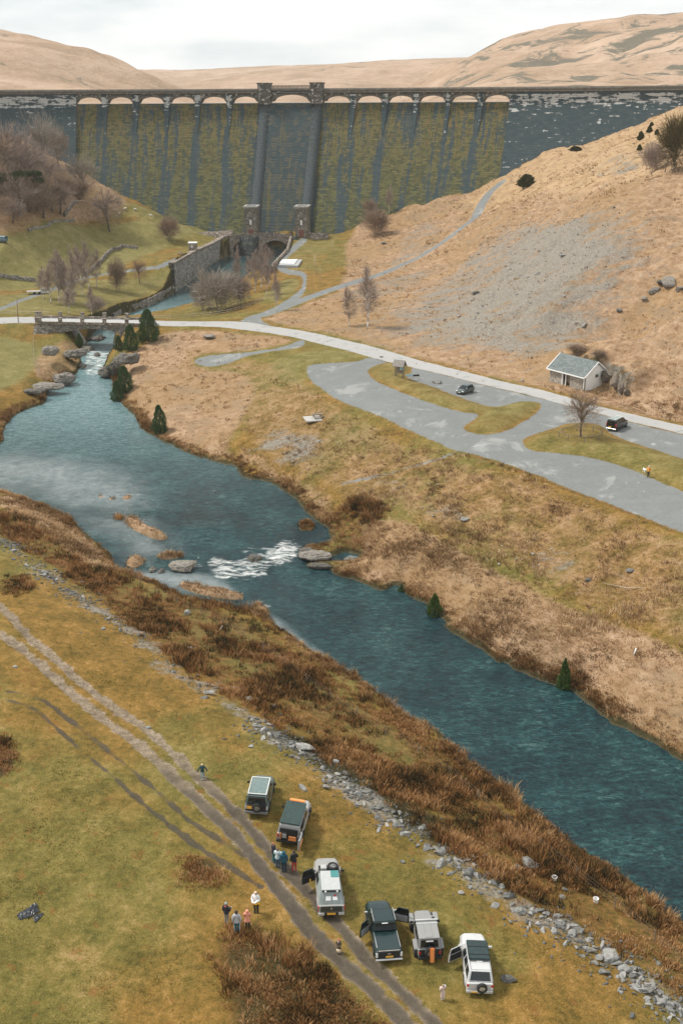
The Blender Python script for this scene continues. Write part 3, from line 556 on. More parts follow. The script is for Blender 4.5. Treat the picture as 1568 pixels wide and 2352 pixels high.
def far_hill(name, sky, r0, r1, mat, a0=-1150, a1=2750, ampl=9.0, seed=0.0, nr=70, nc=240, conc=1.25):
    px = np.linspace(a0, a1, nc); sx, sy = np.array(sky).T; py = np.interp(px, sx, sy)
    V = np.zeros((nr, nc, 3)); t = np.linspace(0, 1.25, nr)
    for j in range(nc):
        d = ray(px[j], py[j]); L = math.hypot(d.x, d.y); zt = CAMZ + d.z / L * r1
        for i in range(nr):
            r = r0 + (r1 - r0) * t[i]; k = 1 - abs(1 - min(t[i], 1.0)) ** conc if t[i] < 1 else 1 - .35 * (t[i] - 1) ** 1.2 * 4
            V[i, j] = (d.x / L * r, d.y / L * r, 57.5 + (zt - 57.5) * k)
    X, Y = V[..., 0], V[..., 1]; V[..., 2] += (fbm(X + seed, Y, .006, 5) * ampl * 2) * np.clip(np.sin(np.clip(t, 0, 1) * math.pi), 0, 1)[:, None]
    V[..., 2] += fbm(X + seed, Y, .03, 3) * ampl * .16
    I = np.arange(nr * nc).reshape(nr, nc); Fh = np.stack([I[:-1, :-1], I[:-1, 1:], I[1:, 1:], I[1:, :-1]], -1).reshape(-1, 4)
    return np_mesh(name, V.reshape(-1, 3), Fh, mat, smooth=True, kind='structure')
MH1, MH2 = hill_material('moor_grass', 0.0), hill_material('rocky_moor', 1.0)
far_hill('hill', [(-1200,-60),(-400,35),(0,70),(60,84),(130,103),(200,122),(260,144),(310,168),(350,190),(376,206),(430,229),(480,240),(3000,240)], 530, 1150, MH1, a1=520, seed=40)
far_hill('hill', [(-1200,260),(850,250),(930,226),(985,194),(1040,160),(1100,130),(1150,108),(1220,85),(1300,65),(1400,48),(1500,36),(1568,30),(1800,12),(2700,-60)], 560, 1250, MH2, a0=850, seed=300, ampl=14)
far_hill('hill', [(-1200,235),(330,232),(395,206),(450,186),(540,173),(640,162),(720,152),(820,143),(900,138),(1000,134),(1090,131),(1250,128),(2700,120)], 1200, 1900, MH1, a0=300, a1=1900, seed=700)
far_hill('hill', [(-1200,165),(200,160),(315,160),(420,160),(520,156),(640,150),(760,147),(2700,150)], 1900, 2400, MH1, a0=-200, a1=1900, seed=900)
gw = G('reservoir_water')
gw.bsdf((.10, .13, .13), .06, bump=gw.noise(.6, 4, .6), bs=.12, bd=.2, spec=.5, IOR=1.33)
rv = [(-700, 458, SILL - .35), (700, 458, SILL - .35), (2600, 2600, SILL - .35), (-2600, 2600, SILL - .35)]
# the lake starts behind the dam wall and follows its curve
xs = np.linspace(-330, 330, 80); near = [(x, crestY(x) + 2.2, SILL - .3) for x in xs]; farr = [(x * 8, 2700, SILL - .3) for x in xs]
Vr = near + farr; Fr = [(i, i + 1, 80 + i + 1, 80 + i) for i in range(79)]
np_mesh('reservoir', Vr, Fr, gw.mat, kind='structure')
# ============================================================ MASONRY MATERIALS
def masonry(name, kind):
    """kind: moss (wet overflow face), wing (lime-streaked wall), rib (plain dark stone), steps"""
    g = G(name); uv = g.n('ShaderNodeUVMap').outputs[0]
    br = g.n('ShaderNodeTexBrick'); g.put(br.inputs['Vector'], uv); br.offset = .5
    for k, v in (('Scale', 1.0), ('Mortar Size', .05), ('Mortar Smooth', .3), ('Brick Width', 1.7), ('Row Height', .62), ('Bias', 0.0)): br.inputs[k].default_value = v
    br.inputs['Color1'].default_value = (0, 0, 0, 1); br.inputs['Color2'].default_value = (1, 1, 1, 1); br.inputs['Mortar'].default_value = (.5, .5, .5, 1)
    sb = g.n('ShaderNodeSeparateColor'); g.put(sb.inputs[0], br.outputs[0]); rnd = sb.outputs[0]; mort = br.outputs['Fac']
    fine = g.noise(2.6, 4, .65, vec=uv); blk = g.noise(1.0, 3, .7, vec=g.scale(uv, (.8, 2.2, 1)))
    dark = g.mix(fine, (.011, .027, .033), (.044, .074, .082)); dark = g.mix(g.m('MULTIPLY', rnd, .35), dark, (.085, .10, .10))
    if kind in ('moss', 'steps'):
        stk = g.attr('streak')[0]
        s1 = g.noise(1.0, 6, .62, vec=g.scale(uv, (.42, .045, 1)), dist=.35); s2 = g.noise(1.0, 5, .7, vec=g.scale(uv, (1.5, .30, 1)))
        f = g.m('ADD', g.m('MULTIPLY_ADD', s1, .78, g.m('MULTIPLY', s2, .22)), g.m('MULTIPLY_ADD', g.m('SUBTRACT', blk, .5), .20, g.m('MULTIPLY', g.m('SUBTRACT', rnd, .5), .05)))
        f = g.m('SUBTRACT', f, g.m('MULTIPLY', stk, .11))
        sz = g.n('ShaderNodeSeparateXYZ'); g.put(sz.inputs[0], uv); hi = g.rng(sz.outputs[1], 22, 58)
        moss = g.mix(g.rng(g.m('MULTIPLY_ADD', blk, .4, g.m('MULTIPLY_ADD', fine, .35, g.m('MULTIPLY', rnd, .25))), .3, .7), (.030, .041, .016), (.128, .124, .044))
        och = g.mix(fine, (.13, .085, .028), (.25, .155, .055))
        moss = g.mix(g.m('MULTIPLY', g.rng(s2, .44, .62), g.m('MULTIPLY_ADD', hi, .75, .12)), moss, och)
        col = g.mix(g.rng(f, .395 if kind == 'moss' else .44, .505 if kind == 'moss' else .60), dark, moss)
        if kind == 'steps': col = g.mix(g.m('MULTIPLY', g.rng(rnd, .5, .9), g.rng(fine, .35, .6)), col, (.095, .085, .062))
        col = g.mix(g.m('MULTIPLY', mort, .65), col, (.022, .028, .02))
    elif kind == 'wing':
        sz = g.n('ShaderNodeSeparateXYZ'); g.put(sz.inputs[0], uv); v = sz.outputs[1]
        w1 = g.noise(1.0, 6, .7, vec=g.scale(uv, (.16, .95, 1))); w2 = g.noise(1.0, 4, .6, vec=g.scale(uv, (.5, .22, 1)))
        top = g.m('MULTIPLY', g.rng(v, 55.5, 60.2), g.rng(v, 62.6, 61.6))
        f = g.m('ADD', g.m('MULTIPLY_ADD', w1, .7, g.m('MULTIPLY', w2, .3)), g.m('MULTIPLY', top, .115))
        f = g.m('ADD', f, g.m('MULTIPLY', g.m('SUBTRACT', rnd, .5), .07)); f = g.m('SUBTRACT', f, g.m('MULTIPLY', g.rng(v, 52, 20), .05))
        col = g.mix(g.rng(f, .585, .625), dark, g.mix(fine, (.33, .33, .31), (.60, .59, .56))); col = g.mix(g.m('MULTIPLY', mort, .5), col, (.02, .025, .028))
        col = g.mix(g.rng(v, 62.4, 63.4), col, g.mix(fine, (.07, .065, .05), (.17, .15, .12)))
    elif kind == 'rib': col = g.mix(g.m('MULTIPLY', g.rng(g.noise(1, 5, .7, vec=g.scale(uv, (.9, .25, 1))), .66, .72), .8), g.mix(g.rng(blk, .35, .65), g.mix(.5, dark, (.020, .030, .034)), (.072, .086, .088)), (.24, .24, .225))
    return g.bsdf(col, .8, bump=g.m('ADD', g.m('MULTIPLY', mort, -.7), g.m('MULTIPLY', fine, .6)), bs=.7, bd=.15, spec=.25)
M_MOSS, M_WING, M_RIB, M_STEP = masonry('mossy_overflow_stone', 'moss'), masonry('lime_streaked_stone', 'wing'), masonry('dark_wet_stone', 'rib'), masonry('stepped_block_stone', 'steps')
def rubble(name, base, dark, sc=1.6, lime=.35):
    g = G(name); t = g.n('ShaderNodeTexCoord').outputs['Object']; v = g.voro(sc, vec=g.scale(t, (1, 1, 1.7)), out='Color'); d = g.voro(sc, vec=g.scale(t, (1, 1, 1.7)), feature='DISTANCE_TO_EDGE')
    q = g.n('ShaderNodeSeparateColor'); g.put(q.inputs[0], v); n = g.noise(5, 4, .65, vec=t)
    col = g.mix(g.m('MULTIPLY_ADD', q.outputs[0], .6, g.m('MULTIPLY', n, .4)), dark, base); col = g.mix(g.m('MULTIPLY', g.rng(q.outputs[1], .72, .95), lime), col, (.62, .58, .52))
    col = g.mix(g.rng(d, .07, .0), col, tuple(c * .3 for c in dark)); col = g.mix(g.m('MULTIPLY', g.rng(g.noise(.35, 5, .6, vec=t), .52, .66), .5), col, (.10, .10, .05))
    return g.bsdf(col, .9, bump=g.m('ADD', g.m('MULTIPLY', d, 2.0), g.m('MULTIPLY', n, .3)), bs=.8, bd=.12, spec=.2)
M_RUB, M_RUBL = rubble('rubble_masonry', (.33, .29, .24), (.06, .058, .05)), rubble('pale_rubble_masonry', (.44, .36, .29), (.10, .085, .07), 1.8, .6)
M_CAP = simple('weathered_coping_stone', (.40, .385, .36), .85, .3, 2.0, bump=.4)
M_PAR = simple('brown_parapet_stone', (.135, .12, .098), .9, .45, .9, bump=.4)
M_ARCH = rubble('lichened_arch_stone', (.20, .18, .15), (.055, .057, .052), 1.0, .75)
M_GAPS = simple('dark_recess', (.02, .022, .024), .9, .2)
def uv_from(o, UV):
    me = o.data; l = me.uv_layers.new(name='UVMap'); vi = np.empty(len(me.loops), dtype=np.int32); me.loops.foreach_get('vertex_index', vi)
    l.data.foreach_set('uv', np.asarray(UV, dtype=np.float32)[vi].ravel())
def grid_faces(a, b):
    I = np.arange(a * b).reshape(a, b); return np.stack([I[:-1, :-1], I[:-1, 1:], I[1:, 1:], I[1:, :-1]], -1).reshape(-1, 4)
OPEN = [(177,233),(250,304),(321,376),(392,447),(463,519),(535,590),(627,710),(747,803),(819,876),(892,948),(963,1021),(1036,1095),(1111,1170)]
OX = [(cx(a), cx(b)) for a, b in OPEN]; XL, XR = OX[0][0], OX[-1][1]
PIERS = [((OX[i][1] + OX[i + 1][0]) / 2, OX[i + 1][0] - OX[i][1]) for i in range(12)]
dam = empty('dam', fpt(cx(668), FOOT, 3), 0, 'tall masonry dam with mossy overflow face, row of arches and stepped central chute', 'dam')
dam_inv = Matrix.Translation(-dam.location)
def dpart(o):
    o.parent = dam; o.matrix_parent_inverse = dam_inv; return o
def face_sheet(name, x0, x1, z0, z1, mat, pro=0.0, nu=200, nv=70, thick=0.0):
    us, zs = np.linspace(x0, x1, nu), np.linspace(z0, z1, nv)
    U, Zz = np.meshgrid(us, zs); o_ = foff(Zz) + pro; V = np.stack([U - o_ * (U + 75) / 480, crestY(U) - o_, Zz], -1)
    o = np_mesh(name, V.reshape(-1, 3), grid_faces(nv, nu), mat); uv_from(o, np.stack([U, Zz], -1).reshape(-1, 2))
    s = np.zeros(U.shape)
    for c, w in PIERS: s = np.maximum(s, np.exp(-((U - c) / (w * (.55 + .5 * vnoise(Zz * .15, U * .5)) + .3)) ** 2))
    set_attr(o.data, 'streak', np.repeat(s.reshape(-1, 1), 4, 1)); return dpart(o)
face_sheet('overflow_face', XL - .3, OX[6][0] - 3, 3, SILL, M_MOSS); face_sheet('overflow_face', OX[6][1] + 3, XR + .3, 3, SILL, M_MOSS)
for x0, x1 in ((-240, XL), (XR, 240)):
    w = face_sheet('wing_wall', x0, x1, 3, CREST - .2, M_WING, 1.1, 160, 60)
for x, s in ((XL, 1), (XR, -1)):              # returns where the wings stand proud of the overflow face
    zs = np.linspace(3, CREST - .3, 50); V = [tuple(fpt(x, z, -5.0 if z > SILL else -.5)) for z in zs] + [tuple(fpt(x, z, 1.1)) for z in zs]
    o = np_mesh('wing_return', V, [(i, i + 1, 51 + i, 50 + i) for i in range(49)], M_RIB); uv_from(o, [(0, z) for z in zs] + [(1.6, z) for z in zs]); dpart(o)
M_SILL = simple('pale_wet_sill', (.50, .53, .52), .35, .2, 1.0)
for a, b in OX:                                # sill lip over which the water falls
    mb = MB(); n = 6
    for i in range(n):
        xa, xb = a + (b - a) * i / n, a + (b - a) * (i + 1) / n
        p, q, r, t = fpt(xa, SILL, .12), fpt(xb, SILL, .12), fpt(xb, SILL, -3.2), fpt(xa, SILL, -3.2)
        z = .14; mb.add([p, q, r, t, p + Vector((0, 0, z)), q + Vector((0, 0, z)), r + Vector((0, 0, z)), t + Vector((0, 0, z))], [(0, 1, 5, 4), (4, 5, 6, 7), (1, 2, 6, 5), (3, 0, 4, 7)])
    dpart(mb.build('sill', M_SILL))
def arch_bay(a, b, xa, xb, spring, rise):
    """spandrel over one opening: front, soffit, back"""
    n = 18; V, Fc, uvs = [], [], []
    xs_ = [xa] + list(np.linspace(a, b, n - 1)) + [xb]
    for x in xs_:
        k = np.clip((x - (a + b) / 2) / ((b - a) / 2), -1, 1); zb = spring + rise * math.sqrt(max(0, 1 - k * k)) if a < x < b else spring - .05
        for pro, z in ((.55, CREST - .25), (.55, zb), (-4.6, zb), (-4.6, CREST - .25)):
            o_ = pro; V.append((x - o_ * (x + 75) / 480, crestY(x) - o_, z)); uvs.append((x + o_, z))
    m = len(xs_)
    for i in range(m - 1):
        for k in range(3): Fc.append((i * 4 + k, i * 4 + k + 1, (i + 1) * 4 + k + 1, (i + 1) * 4 + k))
    return V, Fc, uvs
bnds = [XL] + [p[0] for p in PIERS] + [XR]
for i, (a, b) in enumerate(OX):
    big = i == 6; V, Fc, uvs = arch_bay(a, b, bnds[i], bnds[i + 1], 59.9, 2.35 if big else 1.75)
    o = np_mesh('arch', V, Fc, M_ARCH); uv_from(o, uvs); dpart(o)
    mr = MB()                                  # voussoir ring a little proud of the spandrel
    n = 16; ri = 2.35 if big else 1.75; ww = .55
    for k in range(n):
        pr = []
        for kk in (k, k + 1):
            t_ = -1 + 2 * kk / n; x = (a + b) / 2 + (b - a) / 2 * t_; zz = 59.9 + ri * math.sqrt(max(0, 1 - t_ * t_)); x2 = x + t_ * .5
            pr += [fpt(x, min(zz, 70), 0) + Vector((0, -.66, 0)), fpt(x2, 60, 0) + Vector((0, -.66, zz + ww - 60))]
        mr.add([pr[0], pr[2], pr[3], pr[1]], [(0, 1, 2, 3)])
    dpart(mr.build('arch_ring', M_PAR))
for i, (c, w) in enumerate(PIERS):
    if i in (5, 6): continue
    mp_ = MB(); zs = [SILL - 13, SILL - 7, SILL - 2.5, 60.0, CREST - .3]; pw = [.15, .6, .9, 1.0, 1.15]; pp = [-.05, .35, .8, 1.0, 1.0]
    for k in range(4):
        vs = []
        for z, q, pr in ((zs[k], pw[k], pp[k]), (zs[k + 1], pw[k + 1], pp[k + 1])):
            hw = w / 2 * q
            vs += [fpt(c - hw, z, -4.4 if z > SILL - 1 else -.5), fpt(c - hw * .8, z, pr), fpt(c + hw * .8, z, pr), fpt(c + hw, z, -4.4 if z > SILL - 1 else -.5)]
        mp_.add(vs, [(0, 1, 5, 4), (1, 2, 6, 5), (2, 3, 7, 6)])
    o = mp_.build('pier', M_WING); uv_from(o, [(v.co.x, v.co.z - .4) for v in o.data.vertices]); dpart(o)
def band(name, x0, x1, z0, z1, pf, pb, mat, n=90):
    V, Fc = [], []
    for x in np.linspace(x0, x1, n):
        V += [tuple(fpt(x, 61, 0) + Vector((0, -pf, z0 - 61))), tuple(fpt(x, 61, 0) + Vector((0, -pf, z1 - 61))), tuple(fpt(x, 61, 0) + Vector((0, -pb, z1 - 61))), tuple(fpt(x, 61, 0) + Vector((0, -pb, z0 - 61)))]
    for i in range(n - 1):
        for k in range(4): Fc.append((i * 4 + k, i * 4 + (k + 1) % 4, (i + 1) * 4 + (k + 1) % 4, (i + 1) * 4 + k))
    o = np_mesh(name, V, Fc, mat); return dpart(o)
t0, t1 = PIERS[5][0] - 2.9, PIERS[6][0] + 2.9
for x0, x1 in ((-240, t0 + .1), (t1 - .1, 240)):
    band('parapet', x0, x1, CREST - 1.25, CREST + .12, 1.25, .75, M_PAR); band('cornice', x0, x1, CREST - 1.55, CREST - 1.2, 1.5, .5, M_CAP if False else M_PAR)
    band('rear_parapet', x0, x1, CREST - 1.25, CREST + .1, -4.1, -4.6, M_PAR)
band('crest_road', -240, 240, CREST - 1.5, CREST - 1.21, 1.2, -4.5, simple('crest_tarmac', (.2, .2, .2), .9, .2))
band('parapet', t0 + 4, t1 - 4, CREST - .9, CREST + .15, 1.5, .8, M_PAR, 12)
mbal = MB()
for i in range(30):
    x = t0 + 5.6 + (t1 - t0 - 11.2) * i / 29; p = fpt(x, 61, 0); mbal.box((p.x, p.y - 1.2, CREST + .55), (.32, .3, .8))
p0, p1 = fpt(t0 + 4.5, 61), fpt(t1 - 4.5, 61); c = (p0 + p1) / 2
mbal.box((c.x, c.y - 1.2, CREST + 1.07), (t1 - t0 - 9.2, .5, .24), rz=math.atan2(p1.y - p0.y, p1.x - p0.x)); dpart(mbal.build('balustrade', M_PAR))
for i in (5, 6):                               # the two crest turrets and the sloping chute walls below them
    c, w = PIERS[i]; hw = w / 2 - 1.3; p = fpt(c, 61); a = math.atan2(-(c + 75) / 480, 1)
    mt = MB(); mt.box((p.x, p.y + 1.2, 62.6), (w - 1.6, 6.4, 7.6), rz=a); mt.box((p.x, p.y + 1.2, 66.4), (w - 1.0, 7.0, .45), rz=a)
    for sx in (-1, 1): mt.box((p.x + sx * w * .28, p.y - 2.05, 62.5), (.9, .5, 7.2), rz=a)
    o = mt.build('crest_turret', M_ARCH, bevel=.08, seg=1); dpart(o)
    zs = np.linspace(3, SILL + 1, 60); V, uvs = [], []
    for z in zs:
        k = (SILL - z) / 46; pro = .8 + 1.2 * k; q = hw + .3 * k
        for dx, pr in ((-q, -1), (-q, pro), (q, pro), (q, -1)): V.append(tuple(fpt(c + dx, z, pr))); uvs.append((c + dx + (pr if dx > 0 else -pr), z))
    o = np_mesh('chute_wall', V, [(i * 4 + k, i * 4 + k + 1, (i + 1) * 4 + k + 1, (i + 1) * 4 + k) for i in range(59) for k in range(3)], M_RIB); uv_from(o, uvs); dpart(o)
# stepped chute
a, b = OX[6][0] - 2.8, OX[6][1] + 2.8; V, uvs, nz = [], [], 30; xs_ = np.linspace(a, b, 12)
for k in range(nz + 1):
    z = SILL - (SILL - 4) * k / nz; zn = SILL - (SILL - 4) * (k + 1) / nz
    for zz, pr in ((z, float(foff(z))), (z, float(foff(zn)) + .05)):
        for x in xs_: V.append((x - pr * (x + 75) / 480, crestY(x) - pr, zz)); uvs.append((x, zz + pr * .5))
o = np_mesh('stepped_chute', V, grid_faces((nz + 1) * 2, 12), M_STEP); uv_from(o, uvs); set_attr(o.data, 'streak', np.zeros((len(V), 4)) + .35); dpart(o)
M_EDGE = simple('pale_step_edge', (.20, .185, .14), .9, .6, 1.2)
for k in range(1, 30):
    z = SILL - (SILL - 4) * k / 30
    if z < 12: continue
    mb = MB(); p0, p1 = fpt(OX[6][0] - 1, z), fpt(OX[6][1] + 1, z); c = (p0 + p1) / 2; mb.box((c.x, c.y - .02, z - .12), ((p1 - p0).length, .25, .26), rz=math.atan2(p1.y - p0.y, p1.x - p0.x)); dpart(mb.build('step_edge', M_EDGE))
# ------------------------------------------------------------ the two valve towers at the foot of the chute walls
M_DOOR = simple('faded_red_door', (.20, .075, .055), .7, .3); M_WIN = simple('pale_window', (.72, .72, .68), .4, .1)
for px, lab in ((581, 'square stone valve tower with red door left of the stepped chute'), (700, 'square stone valve tower with red door right of the stepped chute')):
    i = 5 if px < 640 else 6; c = PIERS[i][0]; p = fpt(c, 15.5, 5.2); a = math.atan2(-(c + 75) / 480, 1); ztop = at_Y(px, 476, p.y - 2.5).z
    t = empty('valve_tower', (p.x, p.y, FOOT - .5), a, lab, 'tower', 'valve towers at the dam foot'); h = ztop - FOOT + .5
    MB().box((0, 0, h / 2), (4.6, 6.0, h)).build('tower_wall', M_RUB, t, bevel=.06, seg=1)
    m = MB()
    for dx, dy, sx, sy in ((0, -2.8, 5.2, .8), (0, 2.8, 5.2, .8), (-2.2, 0, .8, 4.8), (2.2, 0, .8, 4.8)): m.box((dx, dy, h + .2), (sx, sy, .5))
    m.build('coping', M_CAP, t, bevel=.04, seg=1); MB().box((0, 0, h + .05), (3.6, 4.8, .12)).build('flat_roof', simple('lead_roof', (.17, .15, .14), .8, .2), t)
    m = MB().box((0, -3.06, 3.9), (3.0, .14, 1.1)); m.box((-1.2, -3.06, 2.1), (.7, .16, 2.6)).box((1.2, -3.06, 2.1), (.7, .16, 2.6)); m.build('door_surround', M_RUBL, t, bevel=.03, seg=1)
    MB().box((0, -3.08, 2.15), (1.65, .12, 2.35)).build('door', M_DOOR, t)
    MB().box((0, -3.05, 6.0), (.75, .14, 1.7)).build('window', M_WIN, t)
# ------------------------------------------------------------ stone walls that line the channel and the dam foot
def wall_along(name, P, ztop, zbot, th, mat, label, cat, cope=None, jag=.15, group=None, step=1.2, teeth=0.0):
    """free-standing or retaining wall following a ground line; ztop/zbot are arrays or functions of the point"""
    P = np.asarray(P, float); d = np.r_[0, np.cumsum(np.hypot(*np.diff(P, axis=0).T))]; n = max(3, int(d[-1] / step)); s = np.linspace(0, d[-1], n)
    X, Y = np.interp(s, d, P[:, 0]), np.interp(s, d, P[:, 1]); zt = np.array([ztop(x, y, k / (n - 1)) for k, (x, y) in enumerate(zip(X, Y))]); zb = np.array([zbot(x, y) for x, y in zip(X, Y)])
    zt = zt + jag * (rng.random(n) - .5) + np.where(np.arange(n) % 3 == 0, teeth, 0); tx, ty = np.gradient(X), np.gradient(Y); L = np.hypot(tx, ty); nx, ny = -ty / L, tx / L
    V, Fc = [], []
    for i in range(n):
        for sgn, z in ((-1, zb[i]), (-1, zt[i]), (1, zt[i]), (1, zb[i])): V.append((X[i] + nx[i] * sgn * th / 2, Y[i] + ny[i] * sgn * th / 2, z))
    for i in range(n - 1):
        for k in range(3): Fc.append((i * 4 + k, i * 4 + k + 1, (i + 1) * 4 + k + 1, (i + 1) * 4 + k))
    Fc += [(0, 1, 2, 3), ((n - 1) * 4 + 3, (n - 1) * 4 + 2, (n - 1) * 4 + 1, (n - 1) * 4)]
    V = np.array(V); base = Vector((X.mean(), Y.mean(), zb.min())); o = np_mesh(name, V - np.array(base), Fc, mat); o.location = base; tag(o, label, cat, group)
    if cope:
        m = MB()
        for i in range(n - 1): 
            q = [(X[k] + nx[k] * sg * (th / 2 + .12), Y[k] + ny[k] * sg * (th / 2 + .12), zt[k]) for k in (i, i + 1) for sg in (-1, 1)]
            q = [Vector(v) - base for v in q]; u = Vector((0, 0, .28)); m.add([q[0], q[2], q[3], q[1], q[0] + u, q[2] + u, q[3] + u, q[1] + u], [(0, 1, 5, 4), (1, 2, 6, 5), (2, 3, 7, 6), (3, 0, 4, 7), (4, 5, 6, 7)])
        m.build('coping', cope, o)
    return o
LW = XYW([(535,574),(490,604),(450,634),(400,671)])
wall_along('channel_wall', [(_fl.x - .4, FB_Y)] + list(LW - np.array([.35, 0])), lambda x, y, t: 13.5 - .5 * t, lambda x, y: 2.0, 1.7, rubble('grey_wall_blocks', (.36, .335, .30), (.10, .10, .092), 1.1, .35), 'high stone retaining wall along the left side of the outflow channel', 'wall', M_RUBL)
LW2 = XYW([(400,671),(375,686),(345,702),(315,712),(285,722),(262,735)])
wall_along('low_channel_wall', LW2 - np.array([.3, 0]), lambda x, y, t: float(wlevel(y)) + 2.3 - .5 * t, lambda x, y: 2.0, .9, M_RUB, 'low stone wall edging the river between high channel wall and road bridge', 'wall', jag=.3)
RW = [(_fr.x + .2, FB_Y)] + [tuple(at_z(*p, 13.2))[:2] for p in ((660,573),(645,588),(632,600),(624,612))]
wall_along('parapet_wall', RW, lambda x, y, t: 13.6 - .5 * t, lambda x, y: 4.0, .8, M_RUBL, 'low stone wall beside the path right of the outflow channel', 'wall', jag=.3, teeth=.25)
wall_along('parapet_wall', [tuple(fpt(cx(p), 14.2, 7.0))[:2] for p in (455, 490, 520, 548, 566)], lambda x, y, t: 14.6 + .9 * t, lambda x, y: 11, .7, M_RUBL, 'low stone wall at the dam foot left of the chute', 'wall', jag=.2, teeth=.2)
wall_along('parapet_wall', [tuple(fpt(cx(p), 14.2, 5.0))[:2] for p in (713, 735, 760, 790)], lambda x, y, t: 14.9 - .3 * t, lambda x, y: 11, .7, M_RUBL, 'low stone wall at the dam foot right of the chute', 'wall', jag=.2, teeth=.2)
M_WETR = rubble('wet_dark_rubble', (.055, .066, .066), (.016, .022, .024), 1.3, .1)
for c, s, lab in ((_cl, -1, 'dark stone side wall of the chute basin on its left'), (_cr, 1, 'dark stone side wall of the chute basin on its right')):
    e = (_fl.x + .3, FB_Y + 1.0) if s < 0 else (_fr.x - .3, FB_Y + 1.0)
    wall_along('basin_wall', [(c.x + s * .6, c.y - 1), (c.x + s * .9, c.y - 6), e], lambda x, y, t: 14.0 - .6 * t, lambda x, y: 5, .9, M_WETR, lab, 'wall', jag=.2)
# ------------------------------------------------------------ two-arched stone footbridge over the channel
fb = empty('footbridge', ((_fl.x + _fr.x) / 2, FB_Y, 6.6), 0, 'stone footbridge with two low arches in front of the stepped chute', 'bridge')
L = _fr.x - _fl.x + 1.2; n = 56; prof = []
def fb_top(u): return 13.0 + .75 * (1 - (2 * u - 1) ** 2) - 6.6
def fb_bot(u):
    for c, h in ((.27, .205), (.73, .205)):
        k = (u - c) / h
        if abs(k) < 1: return 8.9 + 3.3 * math.sqrt(1 - k * k) * .95 - 6.6
    return -.6
m = MB(); W = 3.0
us = sorted(set([i / n for i in range(n + 1)] + [.0649, .0651, .4749, .4751, .5249, .5251, .9349, .9351]))
for u0, u1 in zip(us[:-1], us[1:]):
    x0, x1 = (u0 - .5) * L, (u1 - .5) * L; b0, b1 = fb_bot(u0 + 1e-5), fb_bot(u1 - 1e-5); t0_, t1_ = fb_top(u0), fb_top(u1)
    vs = [(x0, -W / 2, b0), (x1, -W / 2, b1), (x1, -W / 2, t1_), (x0, -W / 2, t0_), (x0, W / 2, b0), (x1, W / 2, b1), (x1, W / 2, t1_), (x0, W / 2, t0_)]
    m.add(vs, [(0, 1, 2, 3), (5, 4, 7, 6), (3, 2, 6, 7), (1, 0, 4, 5)])
for u in (.475, .525): m.add([((u - .5) * L, -W / 2, -.6), ((u - .5) * L, W / 2, -.6), ((u - .5) * L, W / 2, 2.4), ((u - .5) * L, -W / 2, 2.4)], [(0, 1, 2, 3)])
m.build('arch_span', M_RUBL, fb)
for y in (-W / 2 + .15, W / 2 - .15):
    m = MB()
    for i in range(20):
        u0, u1 = i / 20, (i + 1) / 20; x0, x1 = (u0 - .5) * L, (u1 - .5) * L; z0, z1 = fb_top(u0), fb_top(u1)
        m.add([(x0, y - .22, z0), (x1, y - .22, z1), (x1, y + .22, z1), (x0, y + .22, z0), (x0, y - .22, z0 + .85), (x1, y - .22, z1 + .85), (x1, y + .22, z1 + .85), (x0, y + .22, z0 + .85)], [(0, 1, 5, 4), (1, 2, 6, 5), (2, 3, 7, 6), (3, 0, 4, 7), (4, 5, 6, 7)])
    for i in range(6): u = (i + .2) / 5.4; m.box(((u - .5) * L, y, fb_top(u) + .65), (.6, .62, 1.3))
    m.build('parapet', M_RUBL, fb)
MB().box((0, -1.9, .6), (1.1, 1.2, 2.6), top=.6).build('cutwater', M_WETR, fb, bevel=.05, seg=1)
# weir across the channel below the footbridge
wv = XYW([(520,590),(610,592)]); o = MB().box((0, 0, 0), (abs(wv[1][0] - wv[0][0]) + 6, 1.2, 1.2)).build('weir', M_RIB, None, label='low dark weir across the outflow channel below the footbridge', cat='weir')
uv_from(o, [(v.co.x, v.co.z) for v in o.data.vertices]); o.location = (wv[:, 0].mean(), wv[:, 1].mean(), float(wlevel(wv[:, 1].mean())) - .45)
# ------------------------------------------------------------ road bridge
rb_z = 9.15; nl, nr_, fr_, fl_ = at_z(88, 743.5, rb_z), at_z(345, 748.5, rb_z), at_z(345, 735.0, rb_z), at_z(88, 730.0, rb_z)
rb = empty('road_bridge', ((nl.x + nr_.x) / 2, nl.y, 3.0), 0, 'low stone arch road bridge over the river with square parapet posts', 'bridge'); O = rb.location.copy()
footL, footR = at_Y(127, 780, nl.y + .3), at_Y(300, 780, nr_.y)
def lerp(a, b, t): return a + (b - a) * t
n = 40; m = MB(); uv = []
for i in range(n):
    vs = []
    for t in (i / n, (i + 1) / n):
        a_, b_ = lerp(nl, nr_, t), lerp(fl_, fr_, t); k = (a_.x - (footL.x + footR.x) / 2) / ((footR.x - footL.x) / 2)
        zb = 4.2 + 3.9 * math.sqrt(max(0, 1 - k * k)) ** .8 if abs(k) < 1 else 2.0
        vs += [a_ - O + Vector((0, 0, zb - rb_z)), a_ - O, b_ - O, b_ - O + Vector((0, 0, zb - rb_z))]
    m.add(vs, [(0, 4, 5, 1), (3, 2, 6, 7), (0, 3, 7, 4)])
m.build('arch_span', rubble('grey_bridge_stone', (.27, .25, .22), (.10, .095, .085), 1.5, .3), rb)
M_DECK = simple('bleached_tarmac', (.40, .395, .385), .85, .15, 1.2)
m = MB(); m.add([nl - O + Vector((0, 0, .01)), nr_ - O + Vector((0, 0, .01)), fr_ - O + Vector((0, 0, .01)), fl_ - O + Vector((0, 0, .01))], [(0, 1, 2, 3)]); m.build('deck', M_DECK, rb)
